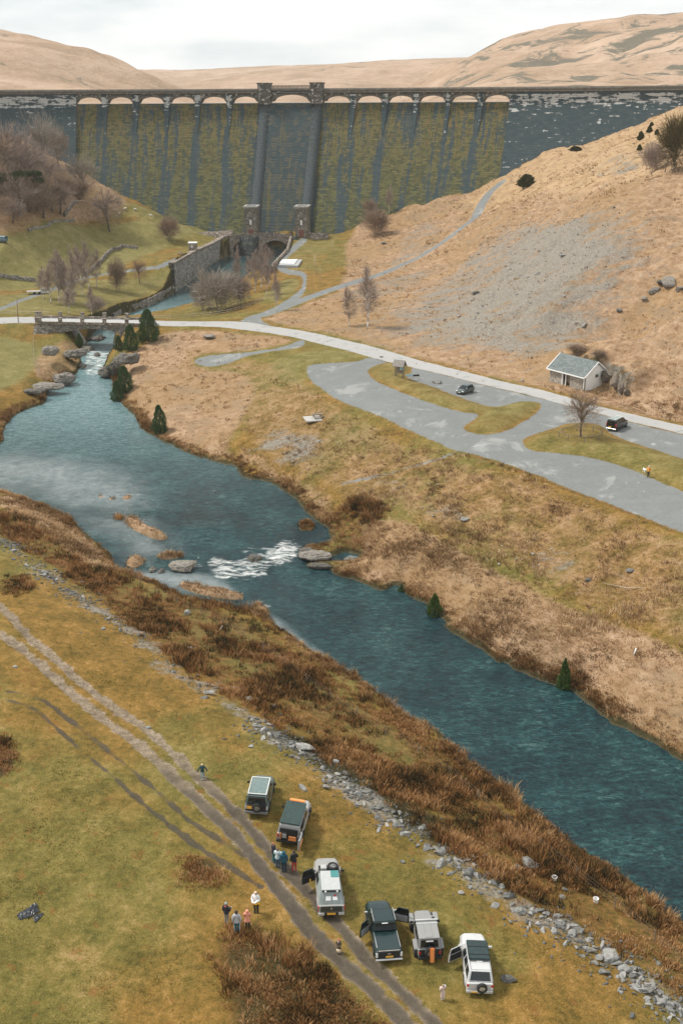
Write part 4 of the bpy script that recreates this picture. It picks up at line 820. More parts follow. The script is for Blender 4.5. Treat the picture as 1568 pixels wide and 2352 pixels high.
for (A_, B_), nm in (((nl, nr_), 'near'), ((fl_, fr_), 'far')):
    d = (B_ - A_); ang = math.atan2(d.y, d.x); c = (A_ + B_) / 2 - O
    MB().box((c.x, c.y, c.z + .28), (d.length, .4, .62), rz=ang).build('parapet', M_RUBL, rb, bevel=.03, seg=1)
    for k in range(6):
        q = lerp(A_, B_, (k + .03) / 5.06) - O; w = 1.5 if k == 0 else .8
        MB().box((q.x, q.y, q.z + .72), (w, .7, 1.5), rz=ang).box((q.x, q.y, q.z + 1.53), (w + .2, .9, .16), rz=ang).build('parapet_post', M_RUBL, rb, bevel=.02, seg=1)
MB().add([nl - O + Vector((-1.5, -3.5, -6.5)), nl - O + Vector((4.6, -.3, -6.5)), nl - O + Vector((4.0, -.3, -.4)), nl - O + Vector((-1.0, -.2, -.3)), nl - O + Vector((-3, 3, -6.5)), nl - O + Vector((-1.2, 2, -.4))], [(0, 1, 2, 3), (0, 3, 5, 4)]).build('wing_buttress', M_RUB, rb)
# ============================================================ SCALE HELPERS
def ppm(p):
    """photo units per metre at a world point"""
    d = CM.transposed() @ (Vector(p) - Vector((0, 0, CAMZ))); return FPX / -d.z
def frame_at(px, py): p = hit(px, py); return p, ppm(p)
# ============================================================ TUFTS (uncountable ground cover)
def tuft_material(name, stops):
    g = G(name); r, t, b, _ = g.attr('tc'); n = g.noise(.5, 4); return g.bsdf(g.ramp(g.m('MULTIPLY_ADD', r, .62, g.m('MULTIPLY_ADD', b, .2, g.m('MULTIPLY', n, .18))), stops), .9, spec=.15)
def tufts(name, W, n, hgt, blades, rad, mat, width=.06, lean=.5, label=None, cat=None):
    cell = (GX[0:1, :] * 0 + 1) * np.gradient(gy)[:, None] * np.gradient(GX, axis=1)
    w = (W * cell).ravel(); w = np.where(np.isfinite(w), np.maximum(w, 0), 0); w /= w.sum()
    k = rng.choice(len(w), n, p=w); i, j = np.divmod(k, NC)
    x = GX.ravel()[k] + (rng.random(n) - .5) * np.gradient(GX, axis=1).ravel()[k]; y = GY.ravel()[k] + (rng.random(n) - .5) * np.gradient(gy)[i]
    z = sample(ZG, x, y); clump = np.clip(.5 + 1.3 * fbm(x, y, .25, 3), .2, 1.15)
    h = (hgt[0] + (hgt[1] - hgt[0]) * rng.random(n)) * clump; tr = np.clip(.5 + .7 * fbm(x + 50, y, .3, 3) + .75 * (rng.random(n) - .5), 0, 1)
    N = n * blades; R = lambda: rng.random(N)
    X, Y, Zb, H, T = [np.repeat(a, blades) for a in (x, y, z, h, tr)]
    a = R() * 2 * math.pi; r = rad * np.sqrt(R()); H = H * (.6 + .5 * R()); a2 = a + (R() - .5) * 1.6; ln = lean * (.25 + R())
    bx, by = X + np.cos(a) * r, Y + np.sin(a) * r; tx, ty = bx + np.cos(a2) * H * ln, by + np.sin(a2) * H * ln; mx, my = bx + (tx - bx) * .35, by + (ty - by) * .35
    wa = R() * math.pi; wx, wy = np.cos(wa) * width / 2, np.sin(wa) * width / 2
    V = np.empty((N, 6, 3)); 
    for q, (cx_, cy_, cz, s) in enumerate(((bx, by, Zb - .03, 1), (mx, my, Zb + H * .6, .8), (tx, ty, Zb + H, .15))):
        V[:, 2 * q] = np.stack([cx_ - wx * s, cy_ - wy * s, cz], -1); V[:, 2 * q + 1] = np.stack([cx_ + wx * s, cy_ + wy * s, cz], -1)
    B0 = np.arange(N)[:, None] * 6; Fc = np.concatenate([B0 + np.array([[0, 1, 3, 2]]), B0 + np.array([[2, 3, 5, 4]])], 0)
    o = np_mesh(name, V.reshape(-1, 3), Fc, mat, label=label, cat=cat, kind='stuff')
    C_ = np.empty((N, 6, 4)); C_[..., 0] = T[:, None]; C_[..., 1] = np.array([0, 0, .6, .6, 1, 1])[None]; C_[..., 2] = R()[:, None]; C_[..., 3] = 1
    set_attr(o.data, 'tc', C_.reshape(-1, 4)); return o
land = np.maximum(sstep(.1, .8, d_riv), islm); clear = sstep(.6, 1.6, hard) * sstep(.8, 1.5, np.minimum(np.minimum(d_ra, d_rb), np.minimum(d_mc, d_md))); near = sstep(175, 120, GY)
MT_RUSH = tuft_material('rush_blades', [(.25, (.028, .026, .010)), (.40, (.12, .064, .020)), (.55, (.31, .145, .048)), (.75, (.50, .30, .14))])
MT_STRAW = tuft_material('straw_blades', [(.25, (.17, .10, .045)), (.45, (.34, .21, .10)), (.62, (.48, .32, .175)), (.8, (.60, .44, .26))])
MT_BANK = tuft_material('bank_grass_blades', [(.25, (.11, .055, .02)), (.45, (.25, .13, .05)), (.65, (.43, .265, .12)), (.8, (.54, .36, .19))])
MT_TURF = tuft_material('turf_blades', [(.25, (.11, .098, .022)), (.45, (.19, .15, .034)), (.62, (.29, .21, .055)), (.8, (.40, .29, .10))])
nz_ = np.clip(.5 + 1.6 * fbm(GX, GY, .13, 4), 0, 1); nz2 = np.clip(.5 + 2.4 * fbm(GX + 31, GY, .22, 3), 0, 1)
leftbank = (GX < np.interp(GY, river[:, 1][np.argsort(river[:, 1])], river[:, 0][np.argsort(river[:, 1])]) + 400)
tufts('rushes', M['rush'] * land * clear * (.12 + nz2) * (1 - .85 * M['green']) * (M['dark'] * .5 + .6) * sstep(250, 120, GY), 10500, (.45, 1.15), 17, .36, MT_RUSH, .055, .55, 'rusty brown rushes growing between the tumbled stones and the river', 'rushes')
bandm = sstep(.0, .4, d_riv) * sstep(2.6, 1.2, d_riv) * (GY < 245) * clear
tufts('bank_grass', bandm * (.3 + nz2), 8500, (.35, .95), 13, .32, MT_BANK, .055, .7, 'tall dry grass hanging over both river banks', 'grass')
tufts('straw_grass', M['straw'] * land * clear * sstep(200, 130, GY) * (.35 + nz_), 12500, (.35, .75), 11, .38, MT_STRAW, .065, .8, 'pale straw coloured tussock grass on the far river bank', 'grass')
tufts('moor_tussocks', M['straw'] * land * clear * (1 - .75 * M['scree']) * sstep(150, 190, GY) * (.25 + nz_), 12000, (.3, .75), 6, .45, MT_STRAW, .13, .8, 'dry moor grass tussocks on the valley slopes', 'grass')
tufts('turf', land * clear * (1 - M['rush']) * (1 - M['straw']) * (1 - M['scree']) * sstep(135, 70, GY) * (.3 + nz_), 26000, (.05, .15), 5, .25, MT_TURF, .05, 1.2, 'short olive and ochre turf of the near field', 'grass')
# ============================================================ STONES
def rock_mesh(name, seed, flat=.6, sub=2):
    r = random.Random(seed); bm = bmesh.new(); bmesh.ops.create_icosphere(bm, subdivisions=sub, radius=.5)
    pl = [(Vector((r.gauss(0, 1), r.gauss(0, 1), r.gauss(0, 1))).normalized(), r.uniform(.20, .38)) for _ in range(9)]
    for v in bm.verts:
        for nrm, d in pl:
            k = v.co.dot(nrm)
            if k > d: v.co -= nrm * (k - d)
        v.co += Vector((r.gauss(0, 1), r.gauss(0, 1), r.gauss(0, 1))) * .012; v.co.z *= flat; v.co.x *= 1.2
    me = bpy.data.meshes.new(name); bm.to_mesh(me); bm.free(); return me
def rock_mat(name, lo, hi, moss=.3):
    g = G(name); t = g.pos; n = g.noise(3.0, 6, .7, vec=t); n2 = g.noise(11, 3, .6, vec=t); ob = g.n('ShaderNodeObjectInfo').outputs['Random']
    col = g.ramp(g.m('ADD', g.m('MULTIPLY_ADD', n, .5, g.m('MULTIPLY', n2, .3)), g.m('MULTIPLY', ob, .2)), [(.40, lo), (.74, hi)])
    col = g.mix(g.m('MULTIPLY', g.rng(g.noise(1.6, 5, .65), .55, .68), moss), col, (.16, .125, .035))
    return g.bsdf(col, .88, bump=g.m('MULTIPLY_ADD', n, .7, g.m('MULTIPLY', n2, .3)), bs=.7, bd=.08, spec=.25)
M_STONE = rock_mat('grey_slate_stone', (.10, .10, .094), (.45, .435, .405), .4); M_ROCK = rock_mat('river_rock', (.085, .08, .07), (.36, .325, .285), .7); M_DROCK = rock_mat('dark_rock_face', (.045, .040, .034), (.34, .28, .22), .6)
RM = [rock_mesh('stone', s, f) for s, f in ((1, .6), (2, .45), (3, .75), (4, .5), (5, .65), (6, .38), (7, .55))]
for me in RM: me.materials.append(M_STONE)
def put_rock(x, y, s, me, name='stone', z=None, sink=.12, rot=None, sz=None):
    o = bpy.data.objects.new(name, me); COL.objects.link(o); zz = gz(x, y) if z is None else z
    o.location = (x, y, zz + s * .2 - s * sink); o.rotation_euler = rot or (random.uniform(-.4, .4), random.uniform(-.4, .4), random.uniform(0, 6.3)); o.scale = sz or (s, s * random.uniform(.65, 1), s * random.uniform(.7, 1.1)); return o
seg = np.hypot(*np.diff(wallxy, axis=0).T); cum = np.r_[0, np.cumsum(seg)]
GAPS = [(.0, .9), (.24, .35), (.33, .55), (.40, .35), (.50, .8), (.62, 1.0), (.75, 1.0), (1.0, 1.0)]
cand = []
while len(cand) < 3200:
    t = random.random(); dens = np.interp(t, [0, .1, .22, .3, .36, .44, .55, .62, .7, .78, .86, .93, 1], [.7, 1, .8, .25, .35, .55, .6, .9, .8, .95, .9, 1, .8])
    if random.random() > dens * min(1.15, max(.08, .55 + 2.6 * float(fbm(np.array([t * 34.0]), np.array([4.4]), 1.0, 3)[0]))): continue
    d = t * cum[-1]; x = np.interp(d, cum, wallxy[:, 0]); y = np.interp(d, cum, wallxy[:, 1]); sp = .6 + 1.5 * random.random() ** 1.5
    x += random.gauss(0, sp); y += random.gauss(0, sp * .9); s = min(1.15, max(.18, random.lognormvariate(-1.3, .5))) * (1.0 if y < 90 else .9)
    cand.append((s * ppm((x, y, 4.5)), s, x, y))
cand.sort(reverse=True)
for v, s, x, y in cand[:290]:
    tag(put_rock(x, y, s, random.choice(RM)), 'angular grey stone lying in the tumbled stone wall along the field edge', 'stone', 'loose stones of the tumbled wall')
def rock_stuff(name, L, mat, label):
    V, Fc, b = [], [], 0
    for s, x, y, z in L:
        me = random.choice(RM); A = Matrix.Translation((x, y, z + s * .08)) @ Euler((random.uniform(-.5, .5), random.uniform(-.5, .5), random.uniform(0, 6.3))).to_matrix().to_4x4() @ Matrix.Diagonal((s, s * random.uniform(.6, 1), s * random.uniform(.6, 1), 1))
        lo = RLOW[RM.index(me)]; V += [tuple(A @ v) for v in lo[0]]; Fc += [tuple(b + i for i in f) for f in lo[1]]; b += len(lo[0])
    return np_mesh(name, V, Fc, mat, label=label, cat='stones', kind='stuff')
RLOW = []
for s in range(7):
    me = rock_mesh('pebble', 20 + s, (.6, .45, .75, .5, .65, .38, .55)[s], 1); RLOW.append(([v.co.copy() for v in me.vertices], [tuple(p.vertices) for p in me.polygons])); bpy.data.meshes.remove(me)
rock_stuff('rubble', [(s, x, y, gz(x, y)) for v, s, x, y in cand[290:]], M_STONE, 'small grey rubble scattered along the tumbled wall')
# slate flakes on the scree slopes
w = (M['scree'] * (GY > 120) * land * np.gradient(gy)[:, None] * np.gradient(GX, axis=1)).ravel(); w = np.maximum(w, 0); w /= w.sum(); kk = rng.choice(len(w), 3600, p=w)
M_SLATE = rock_mat('pale_slate_flakes', (.26, .25, .235), (.52, .50, .47), .1)
rock_stuff('scree_stones', [(min(1.3, .26 * math.exp(rng.normal(0, .5))), GX.ravel()[k] + rng.normal(0, .4), GY.ravel()[k] + rng.normal(0, .4), ZG.ravel()[k]) for k in kk], M_SLATE, 'loose grey slate scree on the hillside')
# boulders one can point to: photo x, y, width in photo units, label, material
BOULD = [(1212,1990,58,'largest pale grey boulder between dark rushes beside the river bank',M_STONE),(1186,1996,22,'small grey rock leaning against the largest pale boulder',M_STONE),(482,1595,30,'dark grey boulder standing alone at the upper edge of the tumbled wall',M_STONE),
 (700,1722,50,'broad flat pale boulder where the tumbled wall meets tall dark rushes',M_STONE),(572,1608,24,'brownish boulder half hidden in rushes above the tumbled wall',M_ROCK),(923,1980,15,'single pale round stone on turf right of the grey pickup',M_STONE),
 (1167,2252,36,'flat pale slab in the turf right of the white car',M_STONE),(1395,2200,55,'broad grey slab near the lower right end of the tumbled wall',M_STONE),(1436,2232,36,'grey block below the broad slab at the lower right',M_STONE),(1480,2278,38,'upright grey boulder at the far lower right of the tumbled wall',M_STONE),
 (1290,2062,18,'small rock in brown rushes below the largest boulder',M_ROCK),(1330,2140,26,'low pale rock in dark grass below the white bucket',M_STONE),(340,1672,16,'pale stone on the gravel track where the ruts run close together',M_STONE),(436,1490,16,'pale mossy boulder among rushes above the near fence',M_STONE),
 (430,1411,28,'flat pale stone slab on turf below the upper rushes',M_STONE),(540,1585,20,'grey stone between the boulder standing alone and the flat boulder',M_STONE),(36,1533,12,'small pale stone on turf left of the track',M_STONE),
 (1068,1195,22,'grey slate boulder in the small rubble patch above the straw grass',M_STONE),(1350,1335,20,'upright slate slab on the bank right of the rubble patch',M_STONE),(1445,1313,22,'flat slate slab high on the ochre bank at right',M_STONE),
 (478,778,34,'lichened rock in straw grass below the main road',M_ROCK),(1000,880,26,'pale slab at the roadside left of the white roofed cottage',M_STONE),(1340,750,20,'white boulder on the rusty hillside above the cottage',M_STONE),(1290,590,22,'large pale slate block near the top of the scree',M_STONE),
 (1090,675,22,'large pale slate block at the left edge of the scree',M_STONE),(880,560,16,'small dark rock on the slope near the dam foot',M_ROCK),
 (1535,655,48,'largest brown rock of the broken band at the right edge of the hillside',M_ROCK),(1500,672,34,'brown rock left of the largest one in the broken band',M_ROCK),(1560,668,30,'rock right of the largest one in the broken band',M_ROCK),(1515,652,24,'rock above the left end of the broken band',M_ROCK),(1480,690,20,'lowest small rock of the broken band at right',M_ROCK),(1420,715,22,'grey block alone on the rusty slope left of the broken band',M_STONE)]
for px, py, wpx, lab, mt in BOULD:
    p, s = frame_at(px, py); w_ = wpx / s; me = rock_mesh('boulder', int(px * 7 + py), random.uniform(.5, .75), 3); me.materials.append(mt)
    tag(put_rock(p.x, p.y, w_, me, 'boulder', sink=.05, rot=(0, random.uniform(-.15, .15), random.uniform(-.5, .5)), sz=(w_ * .9, w_ * .75, w_ * .8)), lab, 'boulder', None)
def ledge_mesh(name, seed):
    """layered slab of rock: broken outline, stepped top"""
    r = random.Random(seed); bm = bmesh.new(); bmesh.ops.create_icosphere(bm, subdivisions=4, radius=.5); o = r.uniform(0, 90)
    for v in bm.verts:
        x, y, z = v.co; n = [float(q) for q in fbm(np.array([x * 2.2 + o, x * 5 + o, y * 4 + o]), np.array([y * 2.2, z * 5 + y * 3, x * 4 + z * 2]), 1.0, 3)]
        k = 1 + .55 * n[0]; v.co.x *= k * 1.05; v.co.y *= k; zz = (z + .25 * n[1]); st = .16; q = math.floor(zz / st) * st; fr = (zz - q) / st; v.co.z = (q + st * min(1, max(0, (fr - .35) / .3))) * .9 + .05 * n[2]
        v.co.x += .06 * math.sin(q * 40 + o); v.co.y += .06 * math.cos(q * 31 + o)
    me = bpy.data.meshes.new(name); bm.to_mesh(me); bm.free(); return me
# rock slabs in and beside the river: x, y, width, depth, height (photo units for width)
RIV = [(583,1281,44,1.5,.9,'olive mossy boulder in the middle of the white rapids',None),(722,1272,76,2.0,.8,'long flat grey rock slab at the right side of the rapids',None),(706,1262,36,1.4,.8,'short grey rock above the long flat slab by the rapids',None),(700,1203,30,1.0,.6,'small rust topped rock islet above the rapids',None),
 (735,1296,70,1.1,.45,'thin low rock spit below the long flat slab',None),(420,1297,66,1.8,.7,'wide flat grey rock among the shallows left of the rapids',None),(352,1305,20,1.0,.8,'small dark rock left of the wide flat rock',None),(372,1310,16,.9,.8,'mossy pebbly rock between dark rock and wide flat rock',None),(805,1283,34,1.2,.5,'dark rock beside the small side fall right of the rapids',None),
 (150,862,70,3,1.5,'broad layered grey outcrop left of the upper rapids',M_ROCK),(105,884,80,2.6,1.0,'low shelving rock ledge left bank below the upper rapids',M_ROCK),(80,895,60,2.2,.8,'lowest brown rock ledge on the left bank of the pool',M_ROCK),(165,808,60,3,1.3,'grey rock shelf under the left foot of the road bridge',M_ROCK),(200,800,40,3,1.6,'pale rock at the water edge below the road bridge',M_ROCK),(118,800,44,2.6,1.4,'stacked grey rocks at the bridge left abutment',M_ROCK),
 (288,818,58,4,1.7,'sloping pale grey outcrop right of the upper rapids under the conifers',M_ROCK),(245,848,44,3,1.5,'brown rock tongue reaching into the upper rapids from the right',M_ROCK),(262,838,40,3,1.8,'angular rock between the sloping outcrop and the rock tongue',M_ROCK),(222,812,16,1.4,.9,'dark wet rock standing in the upper rapids',M_ROCK),(190,838,22,2,1.0,'dark rock at the left edge of the upper rapids',M_ROCK),
 (225,775,50,4,1.4,'brown grassy rock under the road bridge arch',M_ROCK)]
for px, py, wpx, dm, hm, lab, mt in RIV:
    w_ = 1.0
    for _ in range(20): p = at_z(px, py, w_); w_ = .5 * w_ + .5 * float(wlevel(p.y))
    g0 = max(w_, gz(p.x, p.y)); p = at_z(px, py, g0 + hm * .3); W_ = wpx / ppm(p) * .85; hm *= .75; me = ledge_mesh('river_rock', int(px * 3 + py)); me.materials.append(mt or M_ROCK)
    o = bpy.data.objects.new('river_rock', me); COL.objects.link(o); o.location = (p.x, p.y, g0 - .1); o.scale = (W_, dm * 1.4, hm * 2.2); o.rotation_euler = (0, 0, random.uniform(-.25, .1)); tag(o, lab, 'rock')
# quarried rock face behind the white building
for k, (px, py, w_, lab) in enumerate([(1392,868,2.6,'dark upright rock of the quarried face nearest the white gable'),(1410,880,3.0,'tallest dark rock in the middle of the quarried face'),(1428,893,2.4,'dark rock at the lower right end of the quarried face'),(1375,856,2.2,'dark rock of the quarried face just behind the gable'),(1403,866,2.0,'small brown rock on top of the quarried face'),(1440,905,1.6,'lowest dark rock of the quarried face near the road')]):
    p = hit(px, py); me = rock_mesh('rock', 400 + k, .95, 3); me.materials.append(M_DROCK); o = put_rock(p.x, p.y, w_, me, 'rock', sink=.1, sz=(w_ * .8, w_ * .7, w_ * 1.1)); tag(o, lab, 'rock')
# ============================================================ TREES
def bark(name, lo, hi): return simple(name, tuple((a + b) / 2 for a, b in zip(lo, hi)), .9, .45, 4, bump=.4)
MB_DARK, MB_BIRCH, MB_GREY = bark('dark_bark', (.05, .04, .03), (.12, .10, .08)), bark('birch_bark', (.42, .38, .32), (.62, .58, .52)), bark('grey_bark', (.12, .10, .085), (.22, .19, .16))
def twig_mat(name, lo, hi):
    g = G(name); r, t, b, _ = g.attr('tc'); return g.bsdf(g.mix(g.m('MULTIPLY_ADD', r, .6, g.m('MULTIPLY', g.noise(.35, 3), .4)), lo, hi), .9, spec=.1)
MTW_P, MTW_B, MTW_G, MTW_O = twig_mat('purple_brown_twigs', (.19, .145, .12), (.44, .345, .29)), twig_mat('brown_twigs', (.17, .125, .09), (.40, .29, .205)), twig_mat('grey_twigs', (.21, .18, .15), (.44, .375, .31)), twig_mat('olive_twigs', (.055, .05, .02), (.17, .12, .05))
def sticks(name, P, D, L, wd, mat, parent, r=None):
    n = len(P); w = np.cross(D, r.normal(size=(n, 3))); w /= np.linalg.norm(w, axis=1)[:, None] + 1e-9; w *= wd / 2
    mid = P + D * L[:, None] * .55 + r.normal(size=(n, 3)) * L[:, None] * .06; E = P + D * L[:, None]
    V = np.stack([P - w, P + w, mid - w * .8, mid + w * .8, E - w * .3, E + w * .3], 1); B = np.arange(n)[:, None] * 6
    o = np_mesh(name, V.reshape(-1, 3), np.concatenate([B + [[0, 1, 3, 2]], B + [[2, 3, 5, 4]]]), mat, parent)
    c = np.ones((n, 6, 4)); c[..., 0] = r.random(n)[:, None]; set_attr(o.data, 'tc', c.reshape(-1, 4)); return o
def bare_tree(name, H, Wd, kind, seed, twm, bkm, ntw=1500, stems=1, wd=.05):
    """unit prototype of height H and crown width Wd: trunk (limbs) and crown of twigs"""
    r = np.random.default_rng(seed); root = empty(name); m = MB(); tips = []
    cb = {'round': .10, 'birch': .25, 'shrub': .02}[kind] * H; cc = np.array([0, 0, (H + cb) / 2]); rx, rz_ = Wd / 2, (H - cb) / 2; tr = {'round': .028, 'birch': .014, 'shrub': .008}[kind] * H
    for s in range(stems):
        off = r.normal(size=2) * (Wd * .10 if stems > 1 else 0); p = np.array([off[0], off[1], -.2]); nseg = 6; pts_ = [p]; lean = r.normal(size=2) * (.05 if stems == 1 else .16)
        for k in range(nseg): p = p + np.array([lean[0] * H / nseg + r.normal() * H * .008, lean[1] * H / nseg + r.normal() * H * .008, H * (.93 if kind == 'birch' else .72) / nseg]); pts_.append(p)
        for k in range(nseg): m.tube(pts_[k], pts_[k + 1], tr * (1 - k / (nseg + .3)), tr * (1 - (k + 1) / (nseg + .3)), 6)
        nb = {'round': 13, 'birch': 16, 'shrub': 7}[kind]
        for k in range(nb):
            t = r.uniform(.28 if kind == 'round' else .2, .98); q = t * nseg; i = min(nseg - 1, int(q)); b0 = pts_[i] + (pts_[i + 1] - pts_[i]) * (q - i)
            a = r.uniform(0, 2 * math.pi); u = r.uniform(.55, .95); el = r.uniform(-.15, .95) if kind != 'birch' else r.uniform(.2, .95)
            e = cc + np.array([math.cos(a) * rx * u * math.sqrt(max(0, 1 - el * el)), math.sin(a) * rx * u * math.sqrt(max(0, 1 - el * el)), rz_ * el * u]) + np.r_[off * .8, 0]
            if kind == 'birch': e = b0 + np.array([math.cos(a) * rx * r.uniform(.4, 1) * (1.15 - t), math.sin(a) * rx * r.uniform(.4, 1) * (1.15 - t), H * .16])
            md = b0 + (e - b0) * .5 + np.array([0, 0, .04 * H]); w0 = tr * (1 - t * .8) * .5
            m.tube(b0, md, w0, w0 * .6, 4, cap=False).tube(md, e, w0 * .6, w0 * .2, 4, cap=False); tips += [(md, e), (b0, md)]
    m.build('trunk', bkm, root, smooth=True)
    n1 = ntw // 2; d = r.normal(size=(ntw - n1, 3)); d /= np.linalg.norm(d, axis=1)[:, None]; rad = r.random(ntw - n1) ** (.42)
    lump = 1 + .22 * np.sin(d[:, 0] * 5 + seed) * np.sin(d[:, 1] * 4 + 1.3 * seed) + .12 * np.sin(d[:, 2] * 9 + seed)
    if kind == 'birch': prof = np.clip(1.15 - (d[:, 2] * .5 + .5) * .75, .2, 1)
    else: prof = 1.0
    P1 = cc + d * np.array([rx, rx, rz_]) * (rad * lump)[:, None] * .86; P1[:, :2] *= (prof if kind != 'birch' else prof[:, None]); D1 = d + np.array([0, 0, .7]) + r.normal(size=d.shape) * .45
    ti = r.integers(0, len(tips), n1); tt = r.random(n1); A = np.array([t[0] for t in tips])[ti]; Bt = np.array([t[1] for t in tips])[ti]; P2 = A + (Bt - A) * tt[:, None]; D2 = (Bt - A) / (np.linalg.norm(Bt - A, axis=1)[:, None] + 1e-6) + r.normal(size=(n1, 3)) * .6 + np.array([0, 0, .35])
    P, D = np.r_[P1, P2], np.r_[D1, D2]; D /= np.linalg.norm(D, axis=1)[:, None]; Ln = (.07 + .09 * r.random(ntw)) * H * (1.0 if kind != 'shrub' else 1.35)
    sticks('crown', P, D, Ln, wd, twm, root, r); return root
def conifer(name, H, Wd, seed, n=3200, mat=None, tip=.9, size=.30):
    r = np.random.default_rng(seed); root = empty(name); MB().tube((0, 0, -.3), (0, 0, H * .9), .04 * H, .01, 7).build('trunk', MB_DARK, root, smooth=True)
    t = r.random(n) ** 1.25; a = r.random(n) * 2 * math.pi; prof = np.where(t < .18, .72 + t / .18 * .28, ((1 - t) / .82) ** tip)
    lump = 1 + .22 * np.sin(a * 3 + t * 9 + seed) + .17 * np.sin(a * 5 - t * 15 + 2 * seed) + .08 * r.normal(size=n); R_ = Wd / 2 * prof * lump * (.55 + .45 * r.random(n) ** .35)
    P = np.stack([np.cos(a) * R_, np.sin(a) * R_, t * H * .97 + .1], -1); D = np.stack([np.cos(a) * .7, np.sin(a) * .7, .75 + 0 * a], -1) + r.normal(size=(n, 3)) * .35; D /= np.linalg.norm(D, axis=1)[:, None]
    o = sticks('crown', P, D, size * (.6 + .8 * r.random(n)) * (.6 + .4 * H / 8), size * .5, mat, root, r); return root
MF_CON = twig_mat('dark_conifer_needles', (.024, .058, .022), (.12, .19, .07)); MF_CON2 = twig_mat('young_conifer_needles', (.035, .078, .02), (.13, .19, .05)); MF_PINE = twig_mat('pine_needles', (.018, .032, .014), (.075, .095, .035)); MF_BUSH = twig_mat('gorse_leaves', (.022, .032, .010), (.085, .090, .028))
def plant(o, px, py, hpx, wpx, Hm, Wm, label, cat, group=None, rz=None, first=False):
    """place a copy of prototype o (size Hm x Wm) so that it is hpx tall and wpx wide in photo units"""
    p, s = frame_at(px, py); c = o if first else copy_tree(o); dep = math.atan2(CAMZ - p.z, p.y); h = hpx / s / math.cos(dep); w = wpx / s
    c.location = (p.x, p.y, p.z - .05); c.scale = (w / Wm, w / Wm, h / Hm); c.rotation_euler = (0, 0, random.uniform(0, 6.28) if rz is None else rz); tag(c, label, cat, group); c['used'] = 1; return c
PR = {}
def proto(key, fn):
    PR[key] = [fn(), False]
for k in range(3): proto('birch%d' % k, lambda k=k: bare_tree('birch_tree', 10, 4.2, 'birch', 10 + k, MTW_P, MB_BIRCH, 1100))
for k in range(3): proto('round%d' % k, lambda k=k: bare_tree('bare_tree', 11, 11, 'round', 30 + k, (MTW_P, MTW_B, MTW_G)[k], MB_DARK, 3200, 1, .055))
for k in range(3): proto('shrub%d' % k, lambda k=k: bare_tree('bare_shrub', 6, 7, 'shrub', 50 + k, (MTW_B, MTW_P, MTW_G)[k], MB_GREY, 3800, 7, .05))
for k in range(2): proto('con%d' % k, lambda k=k: conifer('conifer_tree', 8, 4.6, 70 + k, 8500, MF_CON, .55, .26))
proto('ycon', lambda: conifer('young_conifer', 3, 1.6, 75, 3200, MF_CON2, .8, .18)); proto('gorse', lambda: conifer('evergreen_bush', 2.2, 4.0, 80, 2600, MF_BUSH, .45, .42)); proto('olive', lambda: bare_tree('scrub_tree', 9, 6, 'shrub', 90, MTW_O, MB_DARK, 3000, 6, .07))
def P_(key, px, py, h, w, label, cat='tree', group=None):
    e = PR[key]; c = plant(e[0], px, py, h, w, PDIM[key[:5] if key[:5] in PDIM else key.rstrip('0123')][0], PDIM[key[:5] if key[:5] in PDIM else key.rstrip('0123')][1], label, cat, group, first=not e[1]); e[1] = True; return c
PDIM = {'birch': (10, 4.2), 'round': (11, 11), 'shrub': (6.4, 7.6), 'con': (8, 4.6), 'ycon': (3, 1.6), 'gorse': (2.2, 4), 'olive': (9.4, 6.4)}
GL = 'bare purple brown tree in the wood on the left hillside'; GG = 'bare trees of the left hillside wood'
for i, (px, py, h, w) in enumerate([(25,420,118,105),(-25,440,120,110),(62,455,110,95),(8,480,90,85),(45,495,80,90),(85,485,85,80),(115,455,80,75),(100,500,55,70),(140,492,62,66),(-10,512,60,70),(75,430,95,80),(120,485,60,60),(-60,400,110,100),(150,470,60,55),(30,512,48,60)]):
    P_('round%d' % (i % 2), px, py, h * 1.12, w * 1.3, GL, 'tree', GG)
P_('round2', 103, 398, 132, 98, 'tall pale grey bare tree standing against the left wing of the dam'); P_('round1', 137, 392, 100, 62, 'slim bare tree just right of the tall pale tree by the dam'); P_('round2', 190, 448, 92, 92, 'round bare tree against the mossy face left of the pasture'); P_('shrub0', 182, 458, 45, 70, 'low brown thicket at the foot of the round bare tree', 'shrub')
P_('round0', 252, 531, 94, 90, 'wide bare tree standing alone on the upper pasture'); P_('shrub0', 390, 554, 60, 60, 'round brown bush near the dam foot on the left lawn', 'shrub')
GB = 'slender bare birch in the copse beside the left lane'; GBG = 'birches of the copse beside the lane'
for i, (px, py, h, w) in enumerate([(118,697,88,48),(137,694,112,44),(154,693,92,44),(103,686,66,42),(190,682,92,40),(205,664,100,40),(172,676,96,40),(222,660,82,36),(168,700,70,42),(140,676,88,40),(184,655,84,36)]): P_('birch%d' % (i % 3), px, py, h, w, GB, 'tree', GBG)
P_('birch1', 212, 727, 62, 26, 'pale stemmed birch just above the bridge parapet'); P_('birch0', 160, 722, 62, 40, 'small birch behind the bridge parapet near the copse'); P_('shrub1', 222, 718, 36, 52, 'low dark purple bush above the bridge parapet', 'shrub')
P_('shrub0', 272, 668, 80, 54, 'dense tall brown bush on the grass left of the channel', 'shrub'); P_('round1', 321, 650, 54, 40, 'small round bare tree near the channel wall'); P_('shrub2', 500, 716, 102, 128, 'broad pale bare thicket leaning over the channel', 'shrub'); P_('shrub2', 465, 712, 66, 58, 'smaller pale thicket at the water left of the broad one', 'shrub'); P_('shrub1', 552, 700, 74, 62, 'grey thicket between the broad one and the birches', 'shrub')
GC = 'slender birch beside the path right of the channel'; GCG = 'birches beside the channel path'
for i, (px, py, h, w) in enumerate([(600,664,92,38),(620,655,86,36),(585,672,88,36),(612,680,84,34),(575,655,62,30)]): P_('birch%d' % (i % 3), px, py, h, w, GC, 'tree', GCG)
